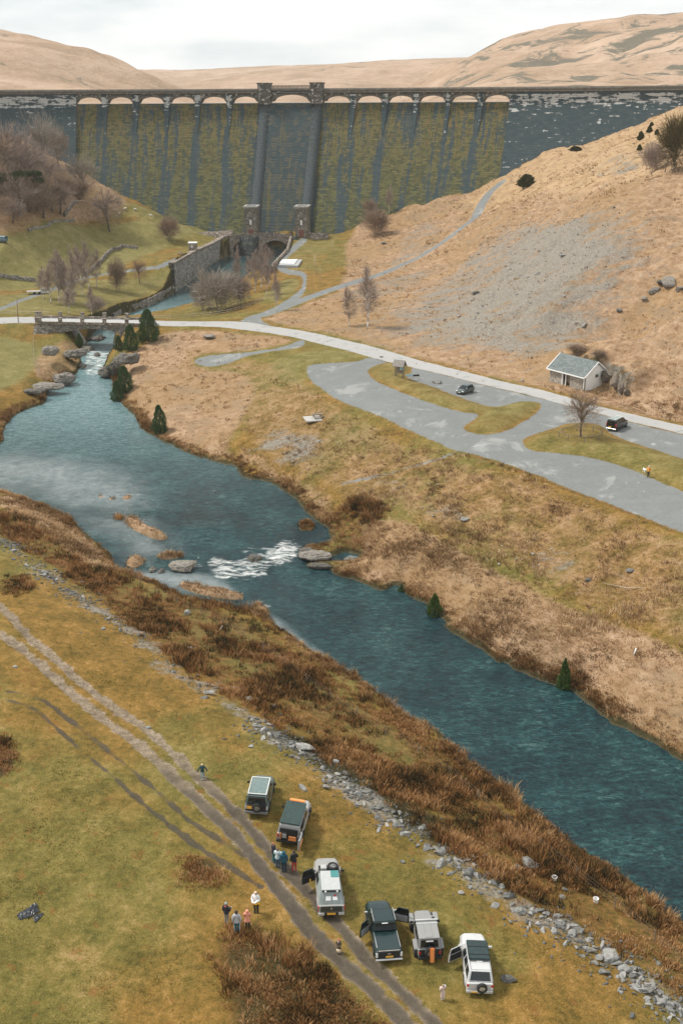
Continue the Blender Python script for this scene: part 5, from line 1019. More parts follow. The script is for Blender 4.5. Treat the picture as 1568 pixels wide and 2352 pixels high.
P_('birch0', 546, 668, 92, 26, 'lone pale birch rising above the thicket at the channel'); P_('birch2', 635, 715, 80, 28, 'white stemmed birch at the edge of the lane to the dam'); P_('birch1', 803, 750, 86, 40, 'leaning white birch on the slope above the road'); P_('birch2', 843, 756, 130, 62, 'tallest white birch on the slope above the road')
P_('shrub0', 862, 540, 62, 80, 'brown bushes at the dam foot right of the lawn', 'shrub'); P_('birch0', 893, 492, 60, 22, 'thin birch against the dam face at the foot of the right hill'); P_('round1', 850, 500, 44, 44, 'small bare tree against the dam right of the lawn'); P_('round1', 1332, 1004, 106, 88, 'wide bare birch inside a wooden guard rail in the car park')
P_('shrub0', 1325, 812, 24, 60, 'brown scrub on the slope just above the white gabled building', 'shrub'); P_('shrub0', 1375, 822, 20, 50, 'low brown scrub above the quarried rock face', 'shrub'); P_('olive', 1545, 392, 132, 84, 'tall rusty green tree on the ridge at the right edge'); P_('shrub1', 1500, 395, 70, 74, 'dull bare bush left of the tall ridge tree', 'shrub'); P_('gorse', 1208, 430, 26, 38, 'dark green gorse bush alone on the upper right slope', 'bush'); P_('gorse', 1321, 346, 9, 26, 'small flat gorse bush on the skyline against the dam', 'bush')
for i, (px, py, h, w, t) in enumerate([(1470,322,18,14,'left'),(1490,305,14,12,'upper'),(1507,310,12,10,'right'),(1467,345,12,10,'lower'),(1495,290,9,9,'topmost')]): P_('gorse', px, py, h, w, 'small gorse bush left of the ridge tree, the %s of five' % t, 'bush')
for px, py, h, w, k, l in [(342,783,72,46,'con0','largest dark conifer beside the road bridge'),(302,804,58,33,'con1','second dark conifer left of and below the largest one'),(274,804,34,18,'con1','smallest dark conifer at the water by the bridge'),(288,902,62,36,'con0','dark conifer on the right bank of the pool below the rapids'),(271,920,46,28,'con1','lower conifer at the water edge of the pool'),(368,994,64,32,'con1','pointed conifer alone on the straw bank of the pool')]: P_(k, px, py, h, w, l)
for px, py, h, w, l in [(997,1417,52,34,'squat young conifer on the far bank at the river edge'),(1293,1583,68,28,'narrow young conifer on the far bank farther downstream'),(921,1362,20,14,'tiny green sapling on the far bank below the rapids'),(184,798,32,18,'small young conifer in front of the road bridge arch')]: P_('ycon', px, py, h, w, l, 'sapling' if h < 25 else 'tree')
# scots pines with flat plates of needles
def pine(px, py, hpx, wpx, plates, lab):
    p, s = frame_at(px, py); root = empty('pine_tree', (p.x, p.y, p.z - .1), 0, lab, 'tree'); r = np.random.default_rng(int(px) + 5); H = hpx / s; m = MB(); prev = Vector((0, 0, 0)); Ps, Ds = [], []
    for k in range(5): q = Vector((r.normal() * .25, 0, H * .85 * (k + 1) / 5)); m.tube(prev, q, .3 - .045 * k, .3 - .045 * (k + 1), 7); prev = q
    for (dx, dz, w, hh) in plates:
        c = Vector((dx / s, r.normal() * 1.0, dz / s)); m.tube((0, 0, min(c.z - .8, H * .8)), c, .10, .04, 5); n = 700
        d = r.normal(size=(n, 3)); d /= np.linalg.norm(d, axis=1)[:, None]; Ps.append(np.array(c) + d * np.array([w / s / 2, w / s / 2, hh / s / 2]) * (r.random(n) ** .4)[:, None]); Ds.append(d * .5 + r.normal(size=(n, 3)) * .4 + [0, 0, .5])
    m.build('trunk', MB_DARK, root, smooth=True); P, D = np.concatenate(Ps), np.concatenate(Ds); D /= np.linalg.norm(D, axis=1)[:, None]; sticks('crown', P, D, .5 + .5 * r.random(len(P)), .22, MF_PINE, root, r)
pine(68, 488, 92, 60, [(-8,84,46,12),(18,84,36,10),(-22,72,30,10),(28,70,24,8)], 'dark pine with flat crown among bare trees on the left hillside'); pine(18, 482, 80, 60, [(-6,70,40,22),(-24,58,40,20),(14,56,26,12)], 'dark green pine at the left edge of the hillside wood')
for k, (o, used) in PR.items():
    assert used, k
# ============================================================ COTTAGE-LIKE STONE BLOCK BY THE ROAD
M_WHITE = simple('white_render', (.78, .76, .72), .75, .08, 1.5); M_WPAINT = simple('white_paint', (.80, .79, .76), .5, .06); M_WOOD = simple('weathered_wood', (.20, .165, .13), .9, .35, 5, bump=.3); M_PWOOD = simple('pale_dry_wood', (.42, .36, .28), .9, .3, 5, bump=.3)
M_SLATE_R = None
def slate_roof():
    g = G('slate_roof'); t = g.n('ShaderNodeTexCoord').outputs['Object']; br = g.n('ShaderNodeTexBrick'); g.put(br.inputs['Vector'], g.scale(t, (1, 1, 1)))
    for k, v in (('Scale', 1.0), ('Mortar Size', .02), ('Brick Width', .5), ('Row Height', .28)): br.inputs[k].default_value = v
    br.inputs['Color1'].default_value = (.10, .125, .125, 1); br.inputs['Color2'].default_value = (.17, .195, .19, 1); br.inputs['Mortar'].default_value = (.05, .06, .06, 1)
    return g.bsdf(g.mix(g.m('MULTIPLY', g.rng(g.noise(.8, 5, .6, vec=t), .5, .7), .5), br.outputs[0], (.08, .085, .07)), .6, bump=br.outputs['Fac'], bs=-.4, bd=.03)
M_SLATE_R = slate_roof(); M_CST = rubble('cottage_rubble_stone', (.55, .48, .40), (.26, .23, .20), 2.6, .3); M_GREEN = simple('green_painted_wood', (.06, .13, .09), .6, .2); M_BLK = simple('black_plastic', (.015, .016, .017), .5, .2)
zc = 11.7; A_, B_, C_ = at_z(1260.7, 873, zc), at_z(1339, 894.5, zc), at_z(1382, 882, zc); u = (B_ - A_); LN = u.length; ang = math.atan2(u.y, u.x); DP_ = min(6.2, max(4.6, abs((C_ - B_).dot(Vector((-math.sin(ang), math.cos(ang), 0))))))
cot = empty('cottage', ((A_ + B_) / 2)[:], ang, 'small white gabled stone building with grey slate roof below the hillside', 'building'); cot.location.z = zc; h = 2.45; rg = h + DP_ * .36
m = MB(); x0, x1 = -LN / 2, LN / 2; dA, dB = x0 + LN * .36, x0 + LN * .60
for a, b in ((x0, dA), (dB, x1)): m.box(((a + b) / 2, .16, h / 2 - .5), (b - a, .32, h + 1))
m.box(((dA + dB) / 2, .16, h - .2), (dB - dA, .30, .4)); m.build('stone_front', M_CST, cot)
m = MB(); m.box(((dA + dB) / 2, 1.5, h / 2 - .5), (dB - dA + .4, .2, h + 1)); m.build('porch_back', simple('cream_porch_wall', (.55, .47, .36), .8, .15), cot)
MB().box((dA + (dB - dA) * .75, 1.37, 1.0), (.85, .08, 2.0)).build('door', simple('dark_door', (.06, .045, .035), .6, .2), cot)
m = MB().box((dA + .1, .1, h / 2 - .3), (.22, .26, h + .4)).box(((dA + dB) / 2 - .2, .2, h / 2 - .3), (.18, .18, h + .4)); m.build('porch_post', M_WPAINT, cot)
for s, nm in ((x1, 1), (x0, -1)):
    MB().prism([(0.34, -1), (DP_, -1), (DP_, h), (DP_ / 2, rg - .1), (0.34, h + .1)], s - .15, s + .15, 'x').build('gable_wall', M_WHITE, cot)
MB().box((0, DP_ - .15, h / 2 - .5), (LN - .4, .28, h + 1)).build('rear_wall', M_WHITE, cot)
for sgn in (-1, 1):
    e = -.45 if sgn < 0 else DP_ + .45; zl = h - .45 * .72; v = [(x0 - .4, e, zl), (x1 + .4, e, zl), (x1 + .4, DP_ / 2, rg + .12), (x0 - .4, DP_ / 2, rg + .12)]
    v2 = [(a, b, c + .12) for a, b, c in v]; r = MB().add(v + v2, [(0, 3, 2, 1), (4, 5, 6, 7), (0, 1, 5, 4), (1, 2, 6, 5), (2, 3, 7, 6), (3, 0, 4, 7)]).build('roof', M_SLATE_R, cot)
    MB().box((0, e - sgn * -.04, zl + .02), (LN + .8, .1, .2)).build('fascia', M_WPAINT, cot)
    for s in (x0 - .44, x1 + .44): MB().tube((s, e, zl + .03), (s, DP_ / 2, rg + .13), .11, .11, 4).build('bargeboard', M_WPAINT, cot)
MB().box((x1 + .17, DP_ * .52, h - .35), (.06, .75, .55)).build('window', simple('olive_glass', (.10, .12, .07), .3, .2), cot)
for xx in (x0 + LN * .16, x1 - LN * .14): MB().box((xx, -.02, h - .28), (1.2, .08, .28)).build('vent', M_GREEN, cot)
MB().tube((x1 + .06, -.1, 0), (x1 + .06, -.1, h), .09, .09, 6).build('downpipe', M_WPAINT, cot)
# ============================================================ CAR PARK FURNITURE
p, s = frame_at(917, 866); t = empty('notice_shelter', p, RAD(-28), 'wooden notice shelter with pitched shingle roof at the tip of the grass island', 'shelter')
m = MB()
for dx in (-.75, .75):
    for dy in (-.3, .3): m.box((dx, dy, 1.15), (.14, .14, 2.5))
m.build('post', M_WOOD, t)
for sg in (-1, 1): MB().add([(-1.15, sg * .85, 2.1), (1.15, sg * .85, 2.1), (1.15, 0, 3.2), (-1.15, 0, 3.2), (-1.15, sg * .85, 2.2), (1.15, sg * .85, 2.2), (1.15, 0, 3.3), (-1.15, 0, 3.3)], [(0, 1, 2, 3), (4, 5, 6, 7), (0, 1, 5, 4), (1, 2, 6, 5), (3, 0, 4, 7)]).build('roof', simple('grey_shingles', (.24, .22, .20), .9, .3, 4), t)
MB().box((0, .02, 1.35), (1.3, .1, 1.2)).build('notice_panel', M_WOOD, t); MB().box((.62, -.36, 1.75), (.7, .06, .5), rz=.5).build('sign_panel', simple('pale_blue_panel', (.33, .52, .56), .5, .1), t)
def sign(px, py, lab, col, w, hh, zz, posts=2, rz=0):
    p, s = frame_at(px, py); t = empty('sign', p, rz, lab, 'sign')
    for i in range(posts): MB().tube(((i - (posts - 1) / 2) * w * .8, 0, -.1), ((i - (posts - 1) / 2) * w * .8, 0, zz), .035, .035, 6).build('post', M_PWOOD, t)
    MB().box((0, -.05, zz), (w, .05, hh)).build('panel', col, t, bevel=.01, seg=1)
sign(939, 873, 'low pale blue sign beside the notice shelter', simple('blue_sign', (.36, .52, .57), .5, .1), 1.3, .42, .95, 2, .1); sign(955, 874, 'low black sign right of the pale blue one', M_BLK, 1.2, .35, 1.0, 2, .1)
def picnic(px, py, lab, rz, slab):
    p, s = frame_at(px, py)
    if slab:
        o = MB().box((0, 0, 0), (4.6, 3.2, .22)).build('concrete_slab', simple('pale_concrete', (.42, .40, .37), .9, .2, 1.5), None, bevel=.02, seg=1, label='pale concrete slab under the picnic table on the bank', cat='slab'); o.location = (p.x, p.y, p.z + .06); o.rotation_euler.z = rz; p = p + Vector((0, 0, .16))
    t = empty('picnic_table', p, rz, lab, 'picnic table'); MB().box((0, 0, .74), (1.8, .75, .06)).build('table_top', M_WOOD, t)
    for sg in (-1, 1): MB().box((0, sg * .72, .45), (1.8, .26, .05)).build('bench', M_WOOD, t)
    for x in (-.65, .65): MB().tube((x, -.75, 0), (x, -.2, .74), .05, .05, 4).tube((x, .75, 0), (x, .2, .74), .05, .05, 4).tube((x, -.72, .42), (x, .72, .42), .04, .04, 4).build('leg', M_WOOD, t)
picnic(729, 962, 'wooden picnic table on a concrete slab on the river bank', .25, True); picnic(721, 552, 'picnic table on the lawn in front of the dam', .1, False); picnic(414, 585, 'picnic table on the left lawn beside the channel wall', .3, False)
# ============================================================ STRUCTURES NEAR THE DAM
p, s = frame_at(443, 579); t = empty('stone_hut', p, .05, 'small square stone hut with white flat roof above the channel', 'hut'); MB().box((0, 1.4, 1.3), (2.7, 2.7, 3.0)).build('hut_wall', M_RUBL, t, bevel=.04, seg=1); MB().box((0, 1.4, 2.9), (3.0, 3.0, .28)).build('roof', M_WPAINT, t, bevel=.03, seg=1); MB().box((-.2, .02, 1.7), (.5, .08, .7)).build('window', M_WIN, t)
pa, pb, pc, pd = [hit(*q) for q in ((640, 615), (684, 615), (694, 599), (648, 599))]; c = (pa + pb + pc + pd) / 4; t = empty('platform', c, 0, 'low white topped concrete platform beside the channel path', 'platform')
def quadbox(P, z0, z1): return MB().add([tuple(q + Vector((0, 0, z0))) for q in P] + [tuple(q + Vector((0, 0, z1))) for q in P], [(3, 2, 1, 0), (4, 5, 6, 7), (0, 1, 5, 4), (1, 2, 6, 5), (2, 3, 7, 6), (3, 0, 4, 7)])
Q_ = [q - c for q in (pa, pb, pc, pd)]; 
for q in Q_: q.z = 0
quadbox(Q_, -1, .55).build('base', simple('grey_concrete', (.36, .37, .37), .9, .15), t); quadbox([Vector((q.x * .78 - .6, q.y * .72 + .5, 0)) for q in Q_], .55, .85).build('white_cover', M_WPAINT, t, bevel=.04, seg=1)
def pole(px, py, tx, ty, r, mat, lab, cat='pole', name='pole'):
    p, s = frame_at(px, py); q = at_Y(tx, ty, p.y); m = MB().tube((0, 0, -.2), q - p, r, r * .8, 7); o = m.build(name, mat, None, smooth=True, label=lab, cat=cat); o.location = p
pole(727.5, 632, 722, 586, .10, M_PWOOD, 'tall pale leaning pole at the foot of the right slope'); pole(765, 582, 764, 550, .07, M_PWOOD, 'thin pale pole at the right edge of the dam lawn'); pole(798, 524, 798, 505, .07, M_PWOOD, 'short thin pole at the foot of the dam right side'); pole(43, 741, 39, 683, .11, M_WOOD, 'leaning wooden pole beside the road left of the bridge'); pole(736, 655, 735, 610, .05, M_PWOOD, 'slim pole beside the hill track start'); pole(1453, 1505, 1460, 1489, .09, M_WPAINT, 'leaning white marker post in the straw grass', 'post', 'marker_post'); pole(500, 1452, 511, 1437, .07, M_PWOOD, 'leaning wooden prop above the near fence', 'post', 'wooden_prop')
pole(1357, 754, 1399, 747, .12, M_PWOOD, 'broken pale timber rail on the hillside above the cottage', 'rail', 'timber_rail'); pole(1360, 748, 1398, 740, .10, M_PWOOD, 'second pale timber rail just above the broken one', 'rail', 'timber_rail')
# ============================================================ FENCES
def fence(px, lab, ph, mat, rails, name='fence', step=3.0, wire=.02, pr=.06):
    P = [hit(*q) for q in px]; d = [0]
    for a, b in zip(P[:-1], P[1:]): d.append(d[-1] + (b - a).length)
    n = max(2, int(d[-1] / step)); t = empty(name, P[0], 0, lab, 'fence'); pts_ = []
    for i in range(n + 1):
        q = d[-1] * i / n; x, y = np.interp(q, d, [a.x for a in P]), np.interp(q, d, [a.y for a in P]); pts_.append(Vector((x, y, gz(x, y))) - P[0])
    for i, q in enumerate(pts_):
        if i < 95: MB().tube(q + Vector((0, 0, -.2)), q + Vector((random.gauss(0, .05), random.gauss(0, .05), ph * random.uniform(.9, 1.1))), pr, pr * .9, 6).build('post', mat, t)
    for rz_ in rails:
        m = MB()
        for a, b in zip(pts_[:-1], pts_[1:]): m.tube(a + Vector((0, 0, ph * rz_)), b + Vector((0, 0, ph * rz_)), wire, wire, 3, cap=False)
        m.build('wire' if wire < .03 else 'rail', mat, t)
fence([(300,1325),(341,1356),(422,1397),(451,1407),(483,1423),(536,1451),(613,1502),(720,1580),(840,1660),(960,1732),(1000,1760),(1032,1782),(1107,1845),(1145,1881),(1199,1921),(1306,2002),(1360,2047),(1418,2092),(1478,2138),(1529,2190),(1600,2250)], 'wire stock fence with thin posts along the near river bank', 1.1, M_WOOD, (.35, .65, .95), 'wire_fence', 4.2, .008, .042)
fence([(424,730),(470,727),(519,721),(570,706),(614,686)], 'pale wooden post and rail fence along the lane to the dam', 1.0, M_PWOOD, (.45, .92), 'rail_fence', 2.2, .05); fence([(-40,712),(0,720),(40,724),(113,725)], 'pale wooden rail fence along the road left of the bridge', 1.0, M_PWOOD, (.45, .92), 'rail_fence', 2.2, .05); fence([(350,734),(390,733),(424,731)], 'short wooden rail fence between bridge and lane', 1.0, M_PWOOD, (.45, .92), 'rail_fence', 2.2, .05)
fence([(82,745),(77,790),(80,830),(92,862)], 'thin wire fence running down the left bank below the bridge', 1.0, M_PWOOD, (.5, .9), 'wire_fence', 3.0, .02)
p, s = frame_at(1332, 1003); t = empty('tree_guard', p, 0, 'low wooden guard rail around the bare car park tree', 'fence'); ring = [(3.3 * math.cos(a), 2.9 * math.sin(a)) for a in np.linspace(0, 2 * math.pi, 9)[:-1]]; zr = [gz(p.x + a, p.y + b) - p.z for a, b in ring]
for (a, b), z in zip(ring, zr): MB().box((a, b, z + .4), (.10, .10, 1.0)).build('post', M_WOOD, t)
m = MB()
for i in range(8):
    if i in (1,): continue
    (a, b), (c_, d_) = ring[i], ring[(i + 1) % 8]; m.tube((a, b, zr[i] + .85), (c_, d_, zr[(i + 1) % 8] + .85),   .045, .045, 4)
m.build('rail', M_WOOD, t)
# tumbled dry walls on the left pasture
def dry_wall(px, lab, hh=.9):
    P = XY(px); wall_along('dry_stone_wall', P, lambda x, y, t: gz(x, y) + hh, lambda x, y: gz(x, y) - .4, .7, M_RUB, lab, 'wall', jag=.55, step=.9)
dry_wall([(-60,628),(0,634),(40,641),(82,646)], 'low broken dry stone wall along the left pasture'); dry_wall([(190,634),(235,600),(281,566),(316,572)], 'crooked dry stone wall climbing the middle of the pasture'); dry_wall([(148,498),(156,484),(166,470),(178,464)], 'short dark dry stone wall below the round bare tree'); dry_wall([(66,531),(110,520),(170,507)], 'faint low dry stone wall at the top of the pasture', .6)
# ============================================================ SMALL THINGS
def bucket(px, py, lab):
    p, s = frame_at(px, py); t = empty('bucket', p, 0, lab, 'bucket'); m = MB(); n = 18
    for r0, z0, r1, z1 in ((.26, -.05, .34, .55), (.34, .55, .36, .58), (.36, .58, .31, .58), (.31, .58, .25, .1)):
        b = len(m.v)
        for r, z in ((r0, z0), (r1, z1)): m.v += [(r * math.cos(2 * math.pi * i / n), r * math.sin(2 * math.pi * i / n), z) for i in range(n)]
        for i in range(n): m.f.append([b + i, b + (i + 1) % n, b + n + (i + 1) % n, b + n + i]); m.m.append(0)
    m.build('tub', M_WPAINT, t, smooth=True); m = MB()
    for i in range(8): a, c = math.pi * i / 8, math.pi * (i + 1) / 8; m.tube((.35 * math.cos(a), -.1 - .28 * math.sin(a), .5), (.35 * math.cos(c), -.1 - .28 * math.sin(c), .5), .012, .012, 4)
    m.build('handle', M_BLK, t); t.scale = (.62, .62, .62)
bucket(1367, 2072, 'white bucket on the grassy bank near the wire fence'); bucket(1272, 2022, 'small white tub in rushes right of the largest boulder')
M_TARP = simple('black_sheeting', (.012, .016, .022), .35, .4, 3, bump=.5, spec=.6)
for px, py, w, lab in ((70, 2095, 1.0, 'largest crumpled black plastic sheet on the near field'), (50, 2108, .45, 'small black plastic scrap left of the largest sheet'), (86, 2107, .55, 'small black plastic scrap right of the largest sheet')):
    p, s = frame_at(px, py); bm = bmesh.new(); bmesh.ops.create_grid(bm, x_segments=12, y_segments=10, size=.5)
    for v in bm.verts: r = v.co.length; v.co.x *= 1.3 * w + .3 * math.sin(5 * v.co.y); v.co.y *= .9 * w; v.co.z = max(0, .22 * w * (1 - 2.2 * r)) + random.uniform(0, .09) * w + .03
    bmesh.ops.solidify(bm, geom=bm.faces[:], thickness=.015); me = bpy.data.meshes.new('plastic_sheet'); bm.to_mesh(me); bm.free(); me.materials.append(M_TARP); o = bpy.data.objects.new('plastic_sheet', me); COL.objects.link(o); o.location = p; o.rotation_euler.z = px; tag(o, lab, 'sheeting')
p, s = frame_at(86, 675); t = empty('flatbed_trailer', p, .18, 'pale flatbed trailer parked on the grass beside the left lane', 'trailer'); MB().box((0, 0, .75), (5.6, 2.1, .22)).build('bed', M_CAP, t, bevel=.03, seg=1); MB().box((1.9, .1, 1.2), (1.7, 1.9, .7)).build('load', M_CAP, t, bevel=.05, seg=1)
for x in (-.7, .7):
    for y in (-1.0, 1.0): MB().tube((x, y - .12, .33), (x, y + .12, .33), .34, .34, 14).build('wheel', M_BLK, t)
MB().box((-3.3, 0, .62), (1.4, .12, .12)).build('drawbar', M_BLK, t)
for k, (px, py, lab) in enumerate(((395, 662, 'pile of pale fallen branches on the grass by the channel wall'), (1445, 1352, 'pale fallen branch on the ochre bank at right'), (170, 463, 'fallen tree trunk lying below the round bare tree'))):
    p, s = frame_at(px, py); m = MB(); L = (2.6, 2.6, 7)[k]
    for i in range((9, 2, 2)[k]): a = random.uniform(-.5, .5) + (0 if i % 2 else 2.6); q = Vector((random.gauss(0, .6), random.gauss(0, .4), .15)); m.tube(q, q + Vector((math.cos(a) * L, math.sin(a) * L * .7, random.uniform(.05, .6))), (.09, .06, .25)[k], .03, 6)
    o = m.build('fallen_branches' if k == 0 else 'fallen_branch', M_PWOOD, None, label=lab, cat='branches'); o.location = p
# ============================================================ SHEEP
def sheep(px, py, lab, rz):
    p, s = frame_at(px, py); t = empty('sheep', p, rz, lab, 'sheep', 'sheep on the upper pasture'); bm = bmesh.new()
    def ball(c, r, sc): bmesh.ops.create_uvsphere(bm, u_segments=12, v_segments=8, radius=r, matrix=Matrix.Translation(c) @ Matrix.Diagonal((*sc, 1)))
    sk = bpy.data.meshes.new('body'); V = [(0, 0, .62), (.35, 0, .66), (-.4, 0, .64), (.55, 0, .85), (.72, 0, .86), (.9, 0, .76)] ; E = [(0, 1), (0, 2), (1, 3), (3, 4), (4, 5)]; Rr = [.30, .27, .26, .15, .12, .06]
    for x, y in ((.35, .14), (.35, -.14), (-.38, .14), (-.38, -.14)): b = len(V); V += [(x, y, .42), (x + (.02 if x > 0 else -.05), y, .22), (x, y, .02)]; E += [(1 if x > 0 else 2, b), (b, b + 1), (b + 1, b + 2)]; Rr += [.09, .045, .04]
    o = skinned('body', V, E, Rr, 0); o.data.materials.append(M_WOOL); o.parent = t
M_WOOL = simple('cream_wool', (.70, .66, .58), .95, .15, 9, bump=.5)
def skinned(name, V, E, Rr, root=0, sub=1):
    me = bpy.data.meshes.new(name); me.from_pydata(V, E, []); o = bpy.data.objects.new(name, me); COL.objects.link(o)
    o.modifiers.new('skin', 'SKIN'); s_ = o.modifiers.new('sub', 'SUBSURF'); s_.levels = sub; s_.render_levels = sub
    for i, d in enumerate(me.skin_vertices[0].data): r = Rr[i]; d.radius = (r, r) if not isinstance(r, tuple) else r; d.use_root = i == root
    dg = bpy.context.evaluated_depsgraph_get(); m2 = bpy.data.meshes.new_from_object(o.evaluated_get(dg)); m2.name = name; o.modifiers.clear(); old = o.data; o.data = m2; bpy.data.meshes.remove(old)
    m2.polygons.foreach_set('use_smooth', [True] * len(m2.polygons)); return o
for px, py, l, rz in ((287, 482, 'white sheep just right of the wide bare tree on the pasture', .3), (312, 484, 'white sheep highest on the slope nearest the dam', 2.8), (274, 493, 'white sheep lowest of the four, under the bare tree', 1.0), (348, 498, 'white sheep farthest right toward the dam foot', 3.0)): sheep(px, py, l, rz)
# ============================================================ VEHICLES
def paint(name, col, rough=.35, metal=.0, dirt=.25):
    g = G(name); t = g.n('ShaderNodeTexCoord').outputs['Object']; n = g.noise(2.2, 6, .65, vec=t); sz = g.n('ShaderNodeSeparateXYZ'); g.put(sz.inputs[0], t)
    low = g.m('MULTIPLY', g.rng(sz.outputs[2], .9, .35), g.rng(n, .35, .6)); c = g.mix(g.m('MULTIPLY', g.m('MAXIMUM', low, g.m('MULTIPLY', g.rng(n, .55, .75), .35)), dirt * 2), col, (.17, .14, .105))
    return g.bsdf(c, g.mix(n, (rough * .8,) * 3, (min(1, rough * 1.4),) * 3), spec=.5, metal=metal, **{'Coat Weight': .35, 'Coat Roughness': .12})
M_GLASS = simple('dark_car_glass', (.012, .017, .018), .07, .2, spec=.6); M_TYRE = simple('tyre_rubber', (.022, .022, .021), .9, .4, 6); M_RIM = simple('alloy_rim', (.32, .32, .31), .35, .2, metal=.7); M_TRIM = simple('black_trim', (.020, .021, .021), .6, .3); M_RED = simple('red_tail_lamp', (.45, .02, .02), .25, .15); M_LAMP = simple('clear_lamp', (.75, .74, .72), .2, .1); M_PLATE = simple('yellow_plate', (.80, .42, .06), .5, .08); M_WPLATE = simple('white_plate', (.8, .8, .78), .5, .05); M_CHROME = simple('brushed_metal', (.62, .62, .60), .3, .15, metal=.8); M_ORANGE = simple('orange_plastic', (.80, .29, .09), .5, .12); M_INT = simple('car_interior', (.02, .022, .023), .8, .4)
def loft(secs, mi=0, mb=None):
    """secs: (y, z0, z1, half width low, half width mid, half width top, edge)"""
    m = mb or MB(); rings = []
    for (y, z0, z1, wl, wm, wt, e) in secs:
        zm = z0 + (z1 - z0) * .45; rings.append([(-wl, y, z0), (-wm, y, zm), (-wt, y, z1 - e), (-wt + e * 1.3, y, z1), (0, y, z1 + e * .25), (wt - e * 1.3, y, z1), (wt, y, z1 - e), (wm, y, zm), (wl, y, z0)])
    k = 9; vs = [p for r in rings for p in r]; fs = []
    for i in range(len(rings) - 1):
        for j in range(k): fs.append((i * k + j, i * k + (j + 1) % k, (i + 1) * k + (j + 1) % k, (i + 1) * k + j))
    fs += [list(reversed(range(k))), [(len(rings) - 1) * k + j for j in range(k)]]; return m.add(vs, fs, mi)
def wheel(parent, x, y, r, w, rim=M_RIM, axis='x', z=None, name='wheel'):
    m = MB(); n = 20; pr = [(r * .62, -w / 2), (r * .93, -w / 2), (r, -w * .32), (r, w * .32), (r * .93, w / 2), (r * .62, w / 2)]
    def P(rr, t, a): return (t, rr * math.cos(a), rr * math.sin(a)) if axis == 'x' else ((rr * math.cos(a), t, rr * math.sin(a)) if axis == 'y' else (rr * math.cos(a), rr * math.sin(a), t))
    vs = [P(rr, t, 2 * math.pi * i / n) for rr, t in pr for i in range(n)]; fs = [(j * n + i, j * n + (i + 1) % n, ((j + 1) % 6) * n + (i + 1) % n, ((j + 1) % 6) * n + i) for j in range(6) for i in range(n)]
    o = m.add(vs, fs).build(name, M_TYRE, parent, smooth=True); o.location = (x, y, r if z is None else z)
    m = MB(); vs = []
    for sg in (-1, 1):
        d = [P(0, sg * w * .38, 0)] + [P(r * .64, sg * w * .30, 2 * math.pi * i / n) for i in range(n)]; m.add(d, [(0, 1 + i, 1 + (i + 1) % n) for i in range(n)])
        for i in range(5): a = 2 * math.pi * i / 5; q, e = P(r * .12, sg * w * .42, a), P(r * .6, sg * w * .36, a); m.tube(q, e, r * .07, r * .06, 4)
    m.build('rim', rim, o); return o
def bil(q, u, v): return q[0] * (1 - u) * (1 - v) + q[1] * u * (1 - v) + q[2] * u * v + q[3] * (1 - u) * v
def pane(q, u0, u1, v0, v1, name, mat, parent, off=.012, th=.02):
    q = [Vector(p) for p in q]; nrm = (q[1] - q[0]).cross(q[3] - q[0]).normalized(); P = [bil(q, u, v) for u, v in ((u0, v0), (u1, v0), (u1, v1), (u0, v1))]
    return MB().add([p + nrm * (off - th) for p in P] + [p + nrm * off for p in P], [(3, 2, 1, 0), (4, 5, 6, 7), (0, 1, 5, 4), (1, 2, 6, 5), (2, 3, 7, 6), (3, 0, 4, 7)]).build(name, mat, parent)
def cabin(root, yb0, yb1, yt0, yt1, wb, wt, zb, zt, mat, sides=((.03, .33), (.37, .66), (.70, .97)), rear=True, skip=(), name='cabin'):
    """glasshouse: base rectangle yb0..yb1 (rear..front) tapering to the roof yt0..yt1"""
    b = [Vector(p) for p in ((-wb, yb0, zb), (wb, yb0, zb), (wb, yb1, zb), (-wb, yb1, zb))]; t = [Vector(p) for p in ((-wt, yt0, zt), (wt, yt0, zt), (wt, yt1, zt), (-wt, yt1, zt))]
    o = MB().add(b + t, [(3, 2, 1, 0), (4, 5, 6, 7), (0, 1, 5, 4), (1, 2, 6, 5), (2, 3, 7, 6), (3, 0, 4, 7)]).build(name, mat, root, bevel=.07, seg=3, smooth=False)
    pane((b[2], b[3], t[3], t[2]), .06, .94, .10, .92, 'windscreen', M_GLASS, root)
    if rear: pane((b[0], b[1], t[1], t[0]), .10, .90, .16, .88, 'rear_window', M_GLASS, root)
    for k, (a, c) in enumerate(sides):
        pane((b[1], b[2], t[2], t[1]), a, c, .12, .86, 'side_window', M_GLASS, root); pane((b[3], b[0], t[0], t[3]), 1 - c, 1 - a, .12, .86, 'side_window', M_GLASS, root)
    return o
def door(root, x, y, side, ang, mat, L=1.05, zb=.5, zm=1.12, zt=1.75, inner=None, name='open_door'):
    """door hinged at (x, y) at its front edge, swung by ang; side -1 left, 1 right"""
    M_ = Matrix.Translation((x, y, 0)) @ Matrix.Rotation(side * ang, 4, 'Z')
    d = MB().box((side * .03, -L / 2, (zb + zm) / 2), (.09, L, zm - zb), M=M_); a_, b_, c_ = (side * .02, -.05, zm), (-side * .08, -.35, zt), (-side * .08, -L + .05, zt)
    for p, q in ((a_, b_), (b_, c_), (c_, (side * .02, -L + .03, zm))): d.tube(M_ @ Vector(p), M_ @ Vector(q), .04, .04, 5)
    o = d.build(name, mat, root, bevel=.015, seg=1); MB().box((-side * .03, -L / 2, (zb + zm) / 2 + .05), (.03, L * .86, (zm - zb) * .8), M=M_).build('door_card', inner or M_INT, o)
    MB().add([M_ @ Vector(v) for v in (a_, b_, c_, (side * .02, -L + .03, zm))], [(0, 1, 2, 3)]).build('door_window', M_GLASS, o); return o
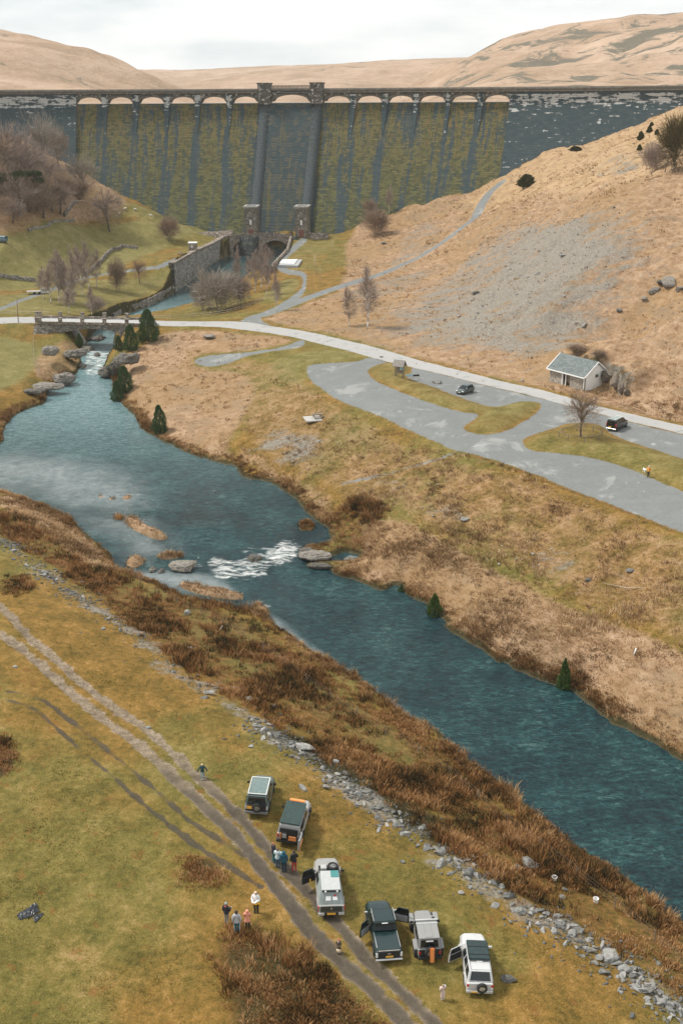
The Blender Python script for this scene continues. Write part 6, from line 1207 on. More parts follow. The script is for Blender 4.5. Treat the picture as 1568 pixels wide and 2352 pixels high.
def mirrors(root, y, x, z, mat=M_TRIM):
    for s in (-1, 1): MB().box((s * (x + .13), y, z), (.24, .12, .17)).build('wing_mirror', mat, root, bevel=.02, seg=1)
def lamps(root, x, y, z, w, h, mat, name='tail_lamp', depth=.08):
    for s in (-1, 1): MB().box((s * x, y, z), (w, depth, h)).build(name, mat, root, bevel=.01, seg=1)
def arches(root, ys, x, r, mat, w=.16):
    for s in (-1, 1):
        for y in ys:
            m = MB()
            for i in range(8):
                a, b = math.pi * i / 8, math.pi * (i + 1) / 8; q = [Vector((s * x + dx, y + math.cos(t) * rr, r * .95 + math.sin(t) * rr)) for t in (a, b) for rr in (r * 1.12, r * 1.34) for dx in (-w / 2, w / 2)]
                m.add(q, [(0, 1, 5, 4), (2, 6, 7, 3), (1, 3, 7, 5), (0, 4, 6, 2)])
            m.build('wheel_arch', mat, root)
def vroot(name, label, rear, front, Lv, cat='car', zf=1.0, group=None):
    """place by the photo point of the rear bumper on the ground and of the bonnet edge"""
    p = hit(*rear); q = at_z(front[0], front[1], p.z + zf); d = Vector((q.x - p.x, q.y - p.y, 0)); L0 = d.length; d.normalize(); rz = math.atan2(d.y, d.x) - math.pi / 2
    c = p + d * (Lv / 2 - .05); print('veh', name, rear, 'photo length %.2f model %.2f' % (L0, Lv)); f, r_ = c + d * 1.4, c - d * 1.4; zf_, zr_ = gz(f.x, f.y), gz(r_.x, r_.y); t = empty(name, (c.x, c.y, (zf_ + zr_) / 2 + .0), 0, label, cat, group)
    sx = Vector((math.cos(rz), math.sin(rz), 0)); zl, zr2 = gz(c.x - sx.x * .8, c.y - sx.y * .8), gz(c.x + sx.x * .8, c.y + sx.y * .8)
    t.rotation_euler = (math.atan2(zf_ - zr_, 2.8), -math.atan2(zr2 - zl, 1.6), rz); return t
def body_sections(L, W, hood, belt, yc, z0=.42, nose=.10, ycb=None):
    h = W / 2; return [(-L / 2, z0 + .05, belt - .03, h * .93, h * .97, h * .93, .04), (-L / 2 + .12, z0, belt, h * .97, h, h * .95, .05), (yc - .2, z0 - .04, belt, h * .97, h, h * .95, .06), (yc + .15, z0 - .04, hood + .04, h * .97, h, h * .92, .10), (L / 2 - .5, z0, hood, h * .96, h * .99, h * .88, .10), (L / 2 - .12, z0 + .03, hood - .07, h * .93, h * .96, h * .82, .12), (L / 2, z0 + .10, hood - .22, h * .85, h * .88, h * .74, .10)]
G4 = 'off road cars parked in a row on the near field'
# --- 1 boxy grey-green off-roader with white roof frame
Pg = paint('grey_green_paint', (.10, .135, .130), .32); t = vroot('offroad_car', 'grey green boxy off road car with white roof rails, farthest of the row', (588.5, 1879), (605, 1779.5), 4.7, zf=1.05, group=G4)
loft(body_sections(4.7, 1.96, 1.12, 1.16, .95)).build('body', Pg, t, bevel=.02, seg=1); cabin(t, -2.28, 1.05, -2.2, .42, .94, .80, 1.13, 1.93, Pg, ((.05, .29), (.33, .58), (.62, .86)))
MB().box((0, -.85, 1.97), (1.42, 2.45, .05)).build('roof_panel', simple('grey_roof_panel', (.15, .20, .19), .5, .25), t, bevel=.01, seg=1); m = MB()
for s in (-1, 1): m.tube((s * .74, -2.08, 2.03), (s * .74, .40, 2.03), .035, .035, 6)
for y in (-2.08, .40): m.tube((-.74, y, 2.03), (.74, y, 2.03), .035, .035, 6)
m.build('roof_rail', M_WPAINT, t); MB().box((0, -2.37, .86), (1.78, .08, .62)).box((0, -2.28, 1.30), (1.5, .1, .2)).build('tail_door', M_TRIM, t, bevel=.02, seg=1); wheel(t, .05, -2.5, .39, .24, M_RIM, 'y', .98, 'spare_wheel'); lamps(t, .84, -2.37, .95, .15, .36, M_LAMP); MB().box((-.56, -2.42, .93), (.40, .03, .26)).build('number_plate', M_PLATE, t); MB().box((0, -2.42, .50), (1.9, .16, .22)).build('rear_bumper', simple('grey_bumper', (.16, .16, .155), .6, .3), t, bevel=.03, seg=1); mirrors(t, .75, .98, 1.28)
for s in (-1, 1):
    for y in (-1.35, 1.45): wheel(t, s * .86, y, .40, .26)
arches(t, (-1.35, 1.45), .95, .40, M_TRIM); MB().box((0, -2.3, 1.78), (1.3, .12, .05)).build('spoiler', M_TRIM, t)
# --- 2 silver off-roader with dark rack, open rear door
Ps = paint('silver_grey_paint', (.36, .355, .345), .4); t = vroot('offroad_car', 'silver off road car with dark roof rack and open boot with orange boxes', (661.6, 1944), (686, 1844.5), 4.7, zf=1.05, group=G4)
loft(body_sections(4.7, 1.96, 1.12, 1.14, .95)).build('body', Ps, t, bevel=.02, seg=1); cabin(t, -2.28, 1.05, -2.15, .42, .94, .82, 1.13, 1.90, Ps, ((.05, .29), (.33, .58), (.62, .86)), rear=False)
r_ = MB().box((0, -.75, 2.02), (1.62, 2.75, .09)); 
for i in range(9): r_.box((-.68 + .17 * i, -.75, 2.075), (.10, 2.70, .03))
r_.build('roof_rack', simple('dark_green_rack', (.035, .062, .056), .55, .3), t, bevel=.01, seg=1); MB().box((0, .88, 1.98), (1.25, .30, .14)).build('traction_board', M_ORANGE, t, bevel=.04, seg=2); MB().box((0, -2.36, 1.12), (1.42, .06, 1.14)).build('boot_opening', M_INT, t); m = MB().box((-.32, -2.42, 1.14), (.46, .14, .56)); m.build('black_crate', M_BLK, t, bevel=.03, seg=1); MB().box((-.32, -2.5, 1.2), (.34, .03, .18)).box((-.32, -2.5, .98), (.34, .03, .14)).build('crate_lid', simple('grey_lid', (.4, .4, .38), .6, .1), t)
m = MB().box((.32, -2.42, .78), (.62, .14, .18)).box((.32, -2.42, 1.0), (.62, .14, .14)).box((-.62, -2.42, 1.0), (.07, .14, .6)); m.build('orange_drawer', M_ORANGE, t, bevel=.02, seg=1)
MB().box((1.02, -2.85, 1.05), (.16, 1.0, 1.1)).build('open_rear_door', Ps, t, bevel=.03, seg=1); MB().box((.92, -2.85, 1.45), (.04, .8, .5)).build('door_window', M_GLASS, t); MB().box((1.13, -2.8, .95), (.05, .9, .12)).box((1.13, -3.28, .75), (.05, .08, .8)).build('orange_strap', M_ORANGE, t); MB().box((0, -2.42, .50), (1.9, .16, .22)).build('rear_bumper', M_TRIM, t, bevel=.03, seg=1); lamps(t, .86, -2.37, .95, .12, .34, M_RED); mirrors(t, .75, .98, 1.28)
for s in (-1, 1):
    for y in (-1.35, 1.45): wheel(t, s * .86, y, .40, .26)
arches(t, (-1.35, 1.45), .95, .40, M_TRIM); MB().box((.9, -1.3, 1.55), (.16, .6, .4)).build('side_box', M_TRIM, t, bevel=.02, seg=1)
# --- 3 grey pickup with pale canopy, wheel on roof
Pp = paint('pale_grey_paint', (.30, .295, .28), .45, dirt=.4); t = vroot('pickup_truck', 'grey pickup with pale canopy, teal hatch and spare wheel on its roof', (760, 2111), (747, 1966), 5.55, zf=1.05, cat='pickup truck', group=G4)
loft(body_sections(5.55, 1.95, 1.10, 1.12, 1.05)).build('body', Pp, t, bevel=.02, seg=1); cabin(t, -.75, 1.25, -.55, .50, .92, .76, 1.08, 1.80, Pp, ((.05, .42), (.47, .80)), rear=False)
b_ = [(-.92, -2.65, 1.08), (.92, -2.65, 1.08), (.92, -.1, 1.08), (-.92, -.1, 1.08)]; tp = [(-.70, -2.1, 2.0), (.70, -2.1, 2.0), (.70, -.12, 2.0), (-.70, -.12, 2.0)]
MB().add(b_ + tp, [(3, 2, 1, 0), (4, 5, 6, 7), (0, 1, 5, 4), (1, 2, 6, 5), (2, 3, 7, 6), (3, 0, 4, 7)]).build('canopy', simple('grey_canopy', (.26, .30, .29), .5, .2), t, bevel=.05, seg=2); MB().box((0, -1.1, 2.03), (1.36, 2.1, .07)).build('canopy_roof', simple('pale_canopy_roof', (.43, .44, .43), .6, .1), t, bevel=.02, seg=1); MB().box((.36, -.45, 2.08), (.56, .72, .05)).build('roof_hatch', simple('teal_panel', (.055, .22, .21), .5, .08), t, bevel=.01, seg=1)
MB().box((0, .36, 1.86), (1.5, .78, .07)).build('roof_rack', M_TRIM, t); wheel(t, .30, .42, .40, .26, M_RIM, 'z', 2.03, 'spare_wheel'); MB().box((-.38, .40, 1.99), (.44, .44, .22)).build('roof_box', simple('grey_box', (.42, .42, .40), .6, .1), t, bevel=.02, seg=1)
MB().box((0, -2.77, .86), (1.55, .06, .50)).build('tailgate', paint('dark_tailgate', (.035, .042, .040), .4), t, bevel=.015, seg=1); MB().tube((0, -2.81, .93), (0, -2.79, .93), .085, .085, 14).build('badge', M_CHROME, t); lamps(t, .89, -2.73, .88, .17, .42, M_RED); lamps(t, .72, -2.81, .50, .42, .18, simple('pale_bumper', (.50, .48, .44), .5, .15), 'bumper_end', .16); MB().box((0, -2.86, .52), (.62, .05, .15)).build('number_plate', M_PLATE, t); MB().box((0, -2.77, .50), (1.3, .12, .16)).build('rear_bumper', M_TRIM, t)
q_ = (Vector(b_[0]), Vector(b_[1]), Vector(tp[1]), Vector(tp[0])); pane(q_, .14, .86, .12, .82, 'rear_window', simple('grey_glass', (.22, .25, .245), .15, .15), t); pane(q_, .26, .48, .32, .60, 'window_sticker', M_WPLATE, t, .02); pane(q_, .56, .76, .34, .56, 'window_sticker', M_WPLATE, t, .02); pane(q_, .62, .72, .58, .70, 'red_sticker', M_RED, t, .02); MB().box((0, -2.2, 1.97), (1.3, .08, .10)).build('light_bar', M_TRIM, t); lamps(t, .42, -2.25, 1.97, .13, .12, M_LAMP, 'work_lamp')
door(t, -.95, .85, -1, RAD(62), paint('dark_door_paint', (.03, .038, .038), .4), 1.15); MB().box((-1.35, .42, .85), (.1, .06, .22)).build('yellow_tag', M_PLATE, t); mirrors(t, .95, .95, 1.25)
for s in (-1, 1):
    for y in (-1.72, 1.68): wheel(t, s * .85, y, .40, .27)
arches(t, (-1.72, 1.68), .93, .40, Pp)
# --- 4 dark green pickup, two doors open
Pd = paint('dark_green_paint', (.007, .024, .025), .22, dirt=.08); t = vroot('pickup_truck', 'dark green pickup with closed bed cover and two doors swung open', (892, 2214), (864, 2061), 5.3, zf=1.05, cat='pickup truck', group=G4)
loft(body_sections(5.3, 1.88, 1.08, 1.08, 1.3)).build('body', Pd, t, bevel=.02, seg=1); cabin(t, -.75, 1.62, -.55, .80, .90, .74, 1.06, 1.78, Pd, ((.07, .40), (.45, .78)))
MB().box((0, -1.72, 1.13), (1.55, 1.75, .08), topy=.97).build('bed_cover', Pd, t, bevel=.03, seg=1)
for s in (-1, 1): MB().tube((s * .80, -2.4, 1.20), (s * .80, -.85, 1.20), .03, .03, 6).build('bed_rail', M_CHROME, t); MB().tube((s * .76, -.5, 1.85), (s * .76, .75, 1.85), .025, .025, 6).build('roof_rail', M_CHROME, t)
MB().box((0, -2.52, 1.10), (1.5, .22, .06)).build('bed_edge', simple('worn_metal_edge', (.36, .33, .29), .5, .25), t, bevel=.02, seg=1); MB().box((0, -2.65, .82), (1.5, .06, .50)).build('tailgate', M_TRIM, t, bevel=.015, seg=1); MB().box((0, -2.69, .92), (.22, .03, .09)).build('badge', M_CHROME, t); MB().box((.02, -2.70, .68), (.52, .03, .13)).build('number_plate', M_PLATE, t); lamps(t, .84, -2.63, .80, .15, .36, M_LAMP); MB().tube((-.92, -2.72, .46), (.92, -2.72, .46), .07, .07, 8).build('rear_bumper', M_CHROME, t); MB().box((0, -.62, 1.70), (.42, .05, .05)).build('brake_lamp', M_LAMP, t)
door(t, .93, 1.05, 1, RAD(66), Pd, 1.12, inner=simple('grey_door_card', (.30, .30, .30), .6, .2)); door(t, -.93, .12, -1, RAD(48), Pd, 1.0, inner=simple('grey_door_card', (.26, .27, .27), .6, .2)); mirrors(t, 1.15, .92, 1.22, M_CHROME)
for s in (-1, 1):
    for y in (-1.68, 1.62): wheel(t, s * .82, y, .38, .26)
arches(t, (-1.68, 1.62), .89, .38, M_TRIM)
# --- 5 matt grey open-style jeep shape
Pj = paint('matt_grey_paint', (.25, .25, .24), .7, dirt=.3); t = vroot('offroad_car', 'matt grey off road car with an orange board on its spare wheel', (986, 2212), (971, 2095), 4.25, zf=1.1, group=G4)
loft([(-2.05, .55, 1.12, .76, .78, .76, .04), (-1.9, .5, 1.16, .78, .80, .78, .05), (.45, .5, 1.18, .78, .80, .78, .05), (.75, .55, 1.17, .66, .70, .66, .08), (1.9, .6, 1.08, .60, .62, .56, .10), (2.05, .65, 1.0, .58, .6, .54, .08)]).build('body', Pj, t, bevel=.02, seg=1); cabin(t, -1.98, .82, -1.86, .38, .79, .70, 1.14, 1.86, Pj, ((.06, .34), (.38, .66), (.70, .92)))
m = MB().box((0, -1.15, 1.90), (1.42, 1.45, .06)).box((-.24, -1.15, 1.935), (.03, 1.4, .03)).box((.24, -1.15, 1.935), (.03, 1.4, .03)).box((0, .0, 1.89), (1.42, .8, .05)).box((0, -1.62, 1.94), (.5, .36, .05)); m.build('roof_panel', Pj, t, bevel=.015, seg=1); MB().tube((-.78, -.12, 2.0), (.78, -.12, 2.0), .05, .05, 8).build('light_bar', simple('pale_light_bar', (.55, .55, .53), .5, .1), t); MB().tube((.5, .1, 1.94), (.5, .1, 1.98), .11, .11, 12).build('roof_light', M_GLASS, t); MB().box((0, -.40, 1.93), (1.5, .14, .05)).build('rack_bar', M_CHROME, t)
for s in (-1, 1):
    for y, l in ((-1.25, 1.1), (1.35, 1.2)): MB().box((s * .86, y, .98), (.36, l, .12), topy=.78).build('wide_wheel_arch', Pj, t, bevel=.04, seg=2); wheel(t, s * .83, y, .45, .32)
MB().box((0, -2.08, .90), (1.45, .06, .50)).build('tail_panel', M_TRIM, t); wheel(t, .06, -2.24, .43, .28, M_RIM, 'y', 1.02, 'spare_wheel'); MB().box((.12, -2.44, .98), (.34, .10, 1.25)).build('recovery_board', M_ORANGE, t, bevel=.06, seg=2); MB().box((0, -2.12, .52), (1.6, .18, .2)).build('rear_bumper', M_TRIM, t, bevel=.03, seg=1); lamps(t, .68, -2.1, .92, .14, .2, M_RED); MB().box((0, -1.97, 1.74), (.5, .04, .06)).build('brake_lamp', M_LAMP, t); mirrors(t, .6, .80, 1.25); MB().box((0, 2.12, .62), (1.6, .16, .2)).build('front_bumper', M_TRIM, t, bevel=.03, seg=1)
# --- 6 white SUV with dark roof tent
Pw = paint('white_paint_car', (.53, .53, .525), .28, dirt=.2); t = vroot('offroad_car', 'white off road car with dark roof tent and left door open', (1098.7, 2287), (1085, 2159), 4.75, zf=1.05, group=G4)
loft(body_sections(4.75, 1.80, 1.08, 1.10, 1.0)).build('body', Pw, t, bevel=.02, seg=1); cabin(t, -2.28, 1.12, -1.92, .45, .88, .72, 1.08, 1.80, Pw, ((.05, .30), (.34, .58), (.62, .84)))
m = MB().box((0, -.28, 1.93), (1.42, 1.75, .18)); m.build('roof_tent', simple('dark_tent_cover', (.022, .040, .040), .6, .35, 3), t, bevel=.05, seg=2); m = MB().box((0, -.05, 2.03), (1.44, .05, .03)).box((0, -.75, 2.03), (1.44, .05, .03)); m.build('tent_strap', M_BLK, t); MB().box((0, -1.2, 1.84), (.4, .04, .06)).build('brake_lamp', M_LAMP, t)
wheel(t, .12, -2.50, .35, .24, M_CHROME, 'y', .85, 'spare_wheel'); lamps(t, .80, -2.36, .92, .14, .20, M_RED); lamps(t, .80, -2.36, .74, .14, .14, M_LAMP, 'reverse_lamp'); MB().box((0, -2.42, .48), (1.76, .16, .22)).build('rear_bumper', Pw, t, bevel=.04, seg=1); MB().box((-.36, -2.51, .50), (.40, .03, .10)).build('number_plate', M_PLATE, t); door(t, -.90, .55, -1, RAD(58), Pw, 1.1, zt=1.7); mirrors(t, .85, .90, 1.18, Pw)
for s in (-1, 1):
    MB().tube((s * .66, -1.85, 1.84), (s * .66, -1.1, 1.84), .025, .025, 6).build('roof_rail', M_CHROME, t)
    for y in (-1.35, 1.35): wheel(t, s * .79, y, .38, .25)
arches(t, (-1.35, 1.35), .86, .38, Pw)
# ------------------------------------------------------------ vehicles in the car park
def place2(t, wheel_px_r, wheel_px_f, side, half):
    a, b = hit(*wheel_px_r), hit(*wheel_px_f); d = (b - a); d.z = 0; d.normalize(); lat = Vector((-d.y, d.x, 0)) * (1 if side == 'left' else -1); c = (a + b) / 2 - lat * half; t.location = (c.x, c.y, gz(c.x, c.y)); t.rotation_euler.z = math.atan2(d.y, d.x) - math.pi / 2; print('wheelbase', (b - a).length)
Ph = paint('slate_green_paint', (.055, .080, .078), .28, dirt=.1); t = empty('hatchback_car', label='small slate green hatchback parked in the upper car park', cat='car'); place2(t, (1086.4, 900.9), (1064.6, 907.6), 'left', .78)
loft([(-1.9, .40, .98, .74, .80, .74, .06), (-1.75, .30, 1.0, .80, .86, .80, .08), (.3, .28, .98, .82, .865, .80, .08), (.95, .28, .95, .82, .86, .78, .10), (1.65, .30, .80, .76, .82, .66, .12), (1.9, .36, .66, .62, .7, .52, .10)]).build('body', Ph, t, bevel=.03, seg=2); cabin(t, -1.82, 1.05, -1.35, .15, .80, .60, .95, 1.50, Ph, ((.10, .36), (.40, .70), (.73, .86)))
for s in (-1, 1):
    for y in (-1.2, 1.22): wheel(t, s * .76, y, .31, .2)
lamps(t, .62, 1.72, .70, .28, .14, M_LAMP, 'head_lamp', .2); lamps(t, .70, -1.86, .82, .16, .24, M_RED); MB().box((0, 1.93, .52), (.52, .03, .12)).build('number_plate', M_WPLATE, t); MB().box((0, 1.88, .40), (1.0, .08, .12)).build('grille', M_TRIM, t); mirrors(t, .75, .80, 1.02, Ph)
Pv = paint('black_van_paint', (.010, .013, .016), .22, dirt=.06); t = empty('van', label='black van with pale roof bars parked right of the bare car park tree', cat='van'); place2(t, (1415, 991.6), (1438, 980), 'right', .80)
loft([(-2.2, .40, 1.1, .82, .88, .86, .04), (-2.05, .32, 1.15, .86, .91, .88, .05), (1.0, .30, 1.15, .86, .91, .86, .06), (1.35, .30, 1.12, .86, .90, .82, .10), (2.0, .34, .92, .80, .85, .70, .12), (2.2, .40, .76, .68, .74, .58, .10)]).build('body', Pv, t, bevel=.03, seg=2); cabin(t, -2.18, 1.5, -2.1, .55, .86, .74, 1.1, 1.82, Pv, ((.68, .88),))
for s in (-1, 1):
    for y in (-1.42, 1.42): wheel(t, s * .80, y, .33, .22)
    MB().tube((s * .66, -2.0, 1.93), (s * .66, .4, 1.93), .04, .04, 6).build('roof_rail', M_CHROME, t)
m = MB()
for y in (-1.95, -1.2, -.4, .35): m.tube((-.66, y, 1.94), (.66, y, 1.94), .035, .035, 6)
m.build('roof_bar', M_WPAINT, t); MB().box((0, -.8, 1.85), (1.2, 2.2, .03)).build('roof_skin', simple('grey_green_roof', (.22, .29, .28), .4, .1), t); lamps(t, .80, -2.18, 1.05, .12, .5, M_RED); MB().box((-.2, -2.22, .72), (.52, .03, .13)).build('number_plate', M_PLATE, t); MB().box((0, -2.22, .42), (1.7, .12, .2)).build('rear_bumper', M_CHROME, t, bevel=.03, seg=1); mirrors(t, 1.2, .86, 1.2)
p, s = frame_at(2, 556); t = empty('van', p, RAD(75), 'blue grey vehicle half out of frame on the left pasture', 'van'); Pb = paint('blue_grey_paint', (.09, .16, .20), .4)
loft([(-2.2, .40, 1.1, .82, .88, .86, .04), (-2.05, .32, 1.15, .86, .91, .88, .05), (1.0, .30, 1.15, .86, .91, .86, .06), (1.35, .30, 1.12, .86, .90, .82, .10), (2.2, .40, .80, .70, .76, .60, .10)]).build('body', Pb, t, bevel=.03, seg=1); cabin(t, -2.18, 1.5, -2.1, .55, .86, .74, 1.1, 1.9, Pb, ((.68, .88),))
for s in (-1, 1):
    for y in (-1.42, 1.42): wheel(t, s * .80, y, .33, .22)
# ============================================================ PEOPLE
M_SKIN = simple('skin', (.50, .30, .22), .6, .1); CL = {}
def cloth(col, rough=.85):
    k = tuple(col)
    if k not in CL: CL[k] = simple('cloth_%d' % len(CL), col, rough, .22, 8, bump=.3); CL[k].name = 'woven_cloth'
    return CL[k]
def person(px, py, hpx, face, jac, trou, label, hair=(.05, .035, .025), shoes=(.03, .03, .03), hat=None, hood=False, walk=0.0, arm='down', coat=0.0, long_hair=False, bend=0.0, cat='person', extra=None):
    p, s = frame_at(px, py); dep = math.atan2(CAMZ - p.z, p.y); H = min(1.86, max(1.0, hpx / s / (math.cos(dep) + .12 * math.sin(dep)))); k = H / 1.75
    root = empty('person', p, face, label, cat)
    V, E, R_ = [], [], []
    def v(c, r): V.append((c[0] * k, c[1] * k, c[2] * k)); R_.append(r * k); return len(V) - 1
    def e(a, b): E.append((a, b))
    yb = bend
    pel = v((0, 0, .95), .135); ab = v((0, .02 + yb * .2, 1.10), .13); ch = v((0, .02 + yb * .6, 1.33), .150); sh = v((0, yb * .8, 1.45), .105); nk = v((0, .02 + yb * .9, 1.52), .055); hd = v((0, .04 + yb, 1.60), .088); hd2 = v((0, .04 + yb, 1.69), .092); tp = v((0, .03 + yb, 1.75), .05)
    nose = v((0, .145 + yb, 1.615), .014)
    for a, b in ((pel, ab), (ab, ch), (ch, sh), (sh, nk), (nk, hd), (hd, hd2), (hd2, tp), (hd, nose)): e(a, b)
    for sd in (-1, 1):
        w = walk * sd; hp = v((sd * .095, 0, .88), .105); kn = v((sd * .10, .03 + w * .16, .49), .066); an = v((sd * .10, -.03 + w * .26, .09), .045); he = v((sd * .10, -.05 + w * .26, .04), .04); to = v((sd * .115, .15 + w * .26, .035), .036)
        for a, b in ((pel, hp), (hp, kn), (kn, an), (an, he), (an, to)): e(a, b)
        so = v((sd * .185, yb * .8, 1.42), .068); 
        if arm == 'front' or (arm == 'one' and sd > 0): el, wr = v((sd * .27, .06 + yb, 1.16), .047), v((sd * .14, .28 + yb, 1.17), .033)
        elif arm == 'out': el, wr = v((sd * .34, .02, 1.18), .047), v((sd * .46, .06, .98), .033)
        else: el, wr = v((sd * .26, -.03 - w * .08 + yb * .8, 1.15), .047), v((sd * .27, .05 - w * .12 + yb * .9, .90), .033)
        e(sh, so); e(so, el); e(el, wr); d = (Vector(V[wr]) - Vector(V[el])).normalized(); pm = v(tuple((Vector(V[wr]) / k + d * .06)), .034); e(wr, pm); sidev = d.cross(Vector((0, 1, 0)) if abs(d.y) < .8 else Vector((1, 0, 0))).normalized(); up = d.cross(sidev)
        for i, (o_, l) in enumerate(((-.030, .075), (-.010, .088), (.010, .082), (.030, .062))):
            q = Vector(V[pm]) / k + up * o_ + d * .03; a = v(q, .009); b = v(q + d * l * .55 + sidev * .01, .0085); c = v(q + d * l * .9 + sidev * .03, .007); e(pm, a); e(a, b); e(b, c)
        th = v(Vector(V[wr]) / k + d * .04 - up * .045, .011); th2 = v(Vector(V[wr]) / k + d * .085 - up * .06, .009); e(pm, th); e(th, th2)
    b = skinned('body', V, E, R_, pel, 1); b.parent = root; me = b.data; hip, top = (.80 - coat) * k, 1.50 * k
    for m_ in (M_SKIN, cloth(shoes)): me.materials.append(m_)
    for f in me.polygons: f.material_index = 1 if f.center.z < .085 * k else 0
    me.calc_loop_triangles(); C0 = np.array([v_.co[:] for v_ in me.vertices]); Nn = np.array([v_.normal[:] for v_ in me.vertices])
    def garment(name, sel, off, mat):
        fs = [f for f in me.polygons if sel(f.center / k)]
        if not fs: return None
        ids = sorted({i for f in fs for i in f.vertices}); mp = {a: i for i, a in enumerate(ids)}; W_ = C0[ids] + Nn[ids] * off * k
        m2 = bpy.data.meshes.new(name); m2.from_pydata([tuple(q) for q in W_], [], [[mp[i] for i in f.vertices] for f in fs]); m2.materials.append(mat); m2.polygons.foreach_set('use_smooth', [True] * len(m2.polygons)); o = bpy.data.objects.new(name, m2); COL.objects.link(o); o.parent = root; return o
    garment('trousers', lambda c: .08 < c.z < 1.0 and abs(c.x) < .20 and not (c.z > .8 and abs(c.x) > .215), .018, cloth(trou))
    garment('coat' if coat > .1 else 'jacket', lambda c: c.z < 1.515 and (c.z > .90 or (abs(c.x) > .205 and c.z > .86) or (coat > .1 and c.z > .86)) and not (abs(c.x) > .2 and c.z < .885), .032, cloth(jac))
    if coat > 0:
        m = MB(); n = 16; zs = [(1.02, .185), (.9 , .20), (.90 - coat * .6, .22), (.90 - coat, .235)]; vs = [(r * k * math.cos(2 * math.pi * i / n) * 1.05, r * k * .75 * math.sin(2 * math.pi * i / n), z * k) for z, r in zs for i in range(n)]
        m.add(vs, [(j * n + i, j * n + (i + 1) % n, (j + 1) * n + (i + 1) % n, (j + 1) * n + i) for j in range(3) for i in range(n)]).build('coat_skirt', cloth(jac), root, smooth=True)
    def cap(name, mat, rr, z0, back=0.0, low=-.2):
        bm = bmesh.new(); bmesh.ops.create_uvsphere(bm, u_segments=14, v_segments=10, radius=rr * k); 
        bmesh.ops.delete(bm, geom=[q for q in bm.verts if q.co.z < low * rr * k and q.co.y > -.25 * rr * k], context='VERTS')
        if long_hair and name == 'hair':
            for q in bm.verts:
                if q.co.z < 0: q.co.z *= 2.6; q.co.y *= 1.1
        m2 = bpy.data.meshes.new(name); bm.to_mesh(m2); bm.free(); m2.materials.append(mat); m2.polygons.foreach_set('use_smooth', [True] * len(m2.polygons)); o = bpy.data.objects.new(name, m2); COL.objects.link(o); o.parent = root; o.location = (0, (.02 + yb - back) * k, z0 * k); return o
    if hood: cap('hood', cloth(jac), .135, 1.645, .02, -.45)
    elif hat: 
        cap('hat', cloth(hat), .122, 1.675, 0, .1); cap('hair', cloth(hair), .108, 1.65, .02, .0)
    else: cap('hair', cloth(hair), .118, 1.665, .012, .05)
    for sd in (-1, 1): MB().box((sd * .036 * k, (.118 + yb) * k, 1.645 * k), (.022 * k, .012 * k, .012 * k)).build('eye', M_BLK, root); MB().box((sd * .094 * k, (.03 + yb) * k, 1.63 * k), (.02 * k, .035 * k, .055 * k)).build('ear', M_SKIN, root, bevel=.006 * k, seg=1)
    MB().box((0, (.128 + yb) * k, 1.572 * k), (.045 * k, .012 * k, .010 * k)).build('mouth', cloth((.30, .10, .09)), root)
    if extra: extra(root, k)
    return root
B0 = 0.0                                    # facing away from the viewer
person(629, 1980, 46, RAD(-70), (.015, .018, .03), (.02, .12, .12), 'person with reddish hair, dark jacket and teal trousers at the open car boot', hair=(.30, .12, .06))
person(638, 1993, 46, RAD(-25), (.52, .62, .64), (.06, .09, .13), 'person in pale blue white jacket and blue jeans behind the silver car', hair=(.14, .09, .06), arm='front')
person(652.5, 2002, 52, RAD(0), (.012, .085, .13), (.012, .04, .06), 'person in hooded blue jacket and navy trousers behind the silver car', shoes=(.7, .7, .68), hood=True)
person(676, 2001, 50, RAD(15), (.014, .022, .024), (.40, .055, .05), 'person in black jacket and red trousers beside the open rear door', arm='one', hair=(.03, .03, .03))
person(466, 1789, 36, RAD(190), (.012, .06, .075), (.30, .36, .36), 'blond child in dark teal jacket walking along the gravel track', hair=(.62, .50, .30), walk=.9, arm='out')
def phone(root, k): MB().box((.16 * k, .36 * k, 1.2 * k), (.08, .02, .15)).build('phone', M_WPAINT, root)
def collar(col): return lambda root, k: MB().tube((0, 0, 1.44 * k), (0, .01, 1.54 * k), .125 * k, .105 * k, 12).build('hood_collar', cloth(col), root, smooth=True)
person(521, 2121, 48, RAD(-35), (.022, .022, .032), (.25, .23, .20), 'person in grey cap, navy vest and red hoodie on the near field', hat=(.26, .30, .30), arm='one', extra=lambda r, k: (phone(r, k), collar((.60, .12, .12))(r, k)))
def stripes(root, k):
    for sd in (-1, 1): MB().tube((sd * .185 * k, 0, .84 * k), (sd * .165 * k, -.01, .10 * k), .022 * k, .02 * k, 6).build('trouser_stripe', M_WPAINT, root)
person(545, 2142, 52, RAD(0), (.40, .41, .42), (.012, .095, .13), 'person in grey hoodie and teal trousers with white side stripes', hair=(.02, .018, .016), shoes=(.5, .48, .45), extra=stripes)
person(569, 2133, 44, RAD(0), (.72, .30, .20), (.02, .024, .024), 'person in hooded peach coloured jacket and black leggings with arms folded', hood=True, arm='front', coat=.16)
def waist(root, k):
    MB().tube((0, 0, 1.04 * k), (0, 0, .80 * k), .185 * k, .205 * k, 14, cap=False).build('yellow_wrap', cloth((.85, .46, .02)), root, smooth=True); MB().tube((-.15 * k, -.08 * k, .86 * k), (-.2 * k, -.1 * k, .52 * k), .06 * k, .05 * k, 8).build('yellow_sleeve', cloth((.85, .46, .02)), root, smooth=True)
person(589, 2096, 60, RAD(165), (.78, .76, .74), (.016, .02, .022), 'person with long fair hair in white jacket with yellow wrap around the hips', hair=(.58, .46, .34), long_hair=True, arm='front', extra=waist)
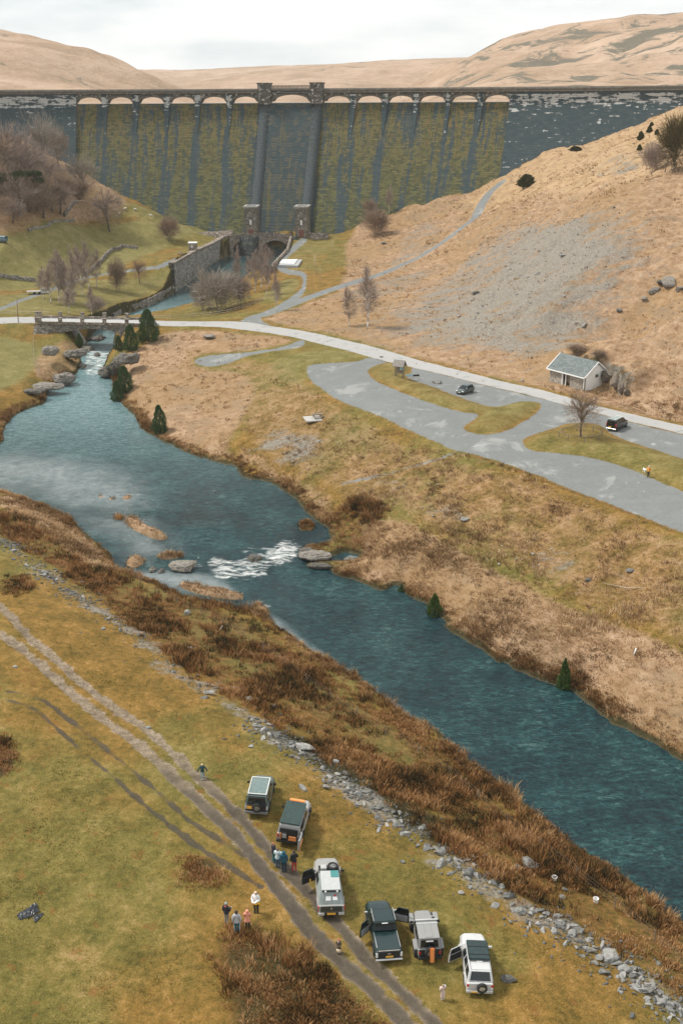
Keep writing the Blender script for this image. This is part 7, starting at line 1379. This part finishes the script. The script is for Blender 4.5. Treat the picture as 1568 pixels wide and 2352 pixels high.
person(778, 2189, 32, RAD(160), (.10, .075, .05), (.62, .50, .36), 'child in red hat, brown cape and cream skirt between the track ruts', hat=(.50, .10, .10), coat=.3, arm='front', extra=lambda r, k: (collar((.7, .66, .62))(r, k), MB().tube((0, 0, .62 * k), (0, 0, .2 * k), .22 * k, .27 * k, 14).build('skirt', cloth((.66, .52, .36)), r, smooth=True)))
person(1016, 2297, 36, RAD(20), (.55, .42, .36), (.45, .40, .36), 'child in long dusty pink coat holding a pale bundle left of the white car', hair=(.30, .22, .14), coat=.45, arm='front', shoes=(.5, .45, .4), extra=lambda r, k: MB().tube((.10 * k, .12 * k, 1.36 * k), (.26 * k, .06 * k, 1.5 * k), .13 * k, .12 * k, 10).build('bundle', cloth((.75, .72, .68)), r, smooth=True))
person(1487, 1096, 27, RAD(175), (.72, .33, .07), (.03, .045, .045), 'person in orange jacket and white cap walking a white dog in the car park', hat=(.75, .74, .70), walk=.5, arm='one')
# white dog
p, s = frame_at(1478.5, 1086); t = empty('dog', p, RAD(190), 'white dog walking beside the person in orange', 'dog')
V = [(0, .0, .48), (0, .26, .50), (0, -.26, .49), (0, .42, .64), (0, .52, .70), (0, .66, .66), (0, -.42, .60), (0, -.52, .74)]; E = [(0, 1), (0, 2), (1, 3), (3, 4), (4, 5), (2, 6), (6, 7)]; Rr = [.13, .145, .12, .085, .08, .04, .03, .018]
for x, y in ((.09, .25), (-.09, .25), (.09, -.28), (-.09, -.28)):
    b = len(V); V += [(x, y, .34), (x, y + (-.02 if y > 0 else -.07), .19), (x, y + (.02 if y > 0 else -.01), .03), (x, y + .06, .02)]; E += [(1 if y > 0 else 2, b), (b, b + 1), (b + 1, b + 2), (b + 2, b + 3)]; Rr += [.065, .035, .028, .025]
for x in (-.05, .05): b = len(V); V.append((x * 1.4, .49, .80)); E.append((4, b)); Rr.append(.022)
o = skinned('body', V, E, Rr, 0); o.data.materials.append(simple('white_fur', (.76, .74, .70), .95, .1, 9, bump=.4)); o.parent = t
MB().tube((0, .40, .62), (-.35, .1, 1.0), .012, .012, 4).build('lead', M_BLK, t)
# ============================================================ AIR
gh = G('thin_valley_haze'); vp = gh.n('ShaderNodeVolumePrincipled'); vp.inputs['Color'].default_value = (.97, .95, .93, 1); vp.inputs['Density'].default_value = .00008; vp.inputs['Anisotropy'].default_value = .2
gh.t.links.new(vp.outputs[0], gh.out.inputs['Volume'])
_zb = float(Z.min()) - 1.0; print('haze bottom', _zb)
o = MB().box((0, 1500, (_zb + 222) / 2), (6200, 3040, 222 - _zb)).build('haze', gh.mat, None, kind='stuff'); tag(o, 'pale haze filling the valley', 'haze')
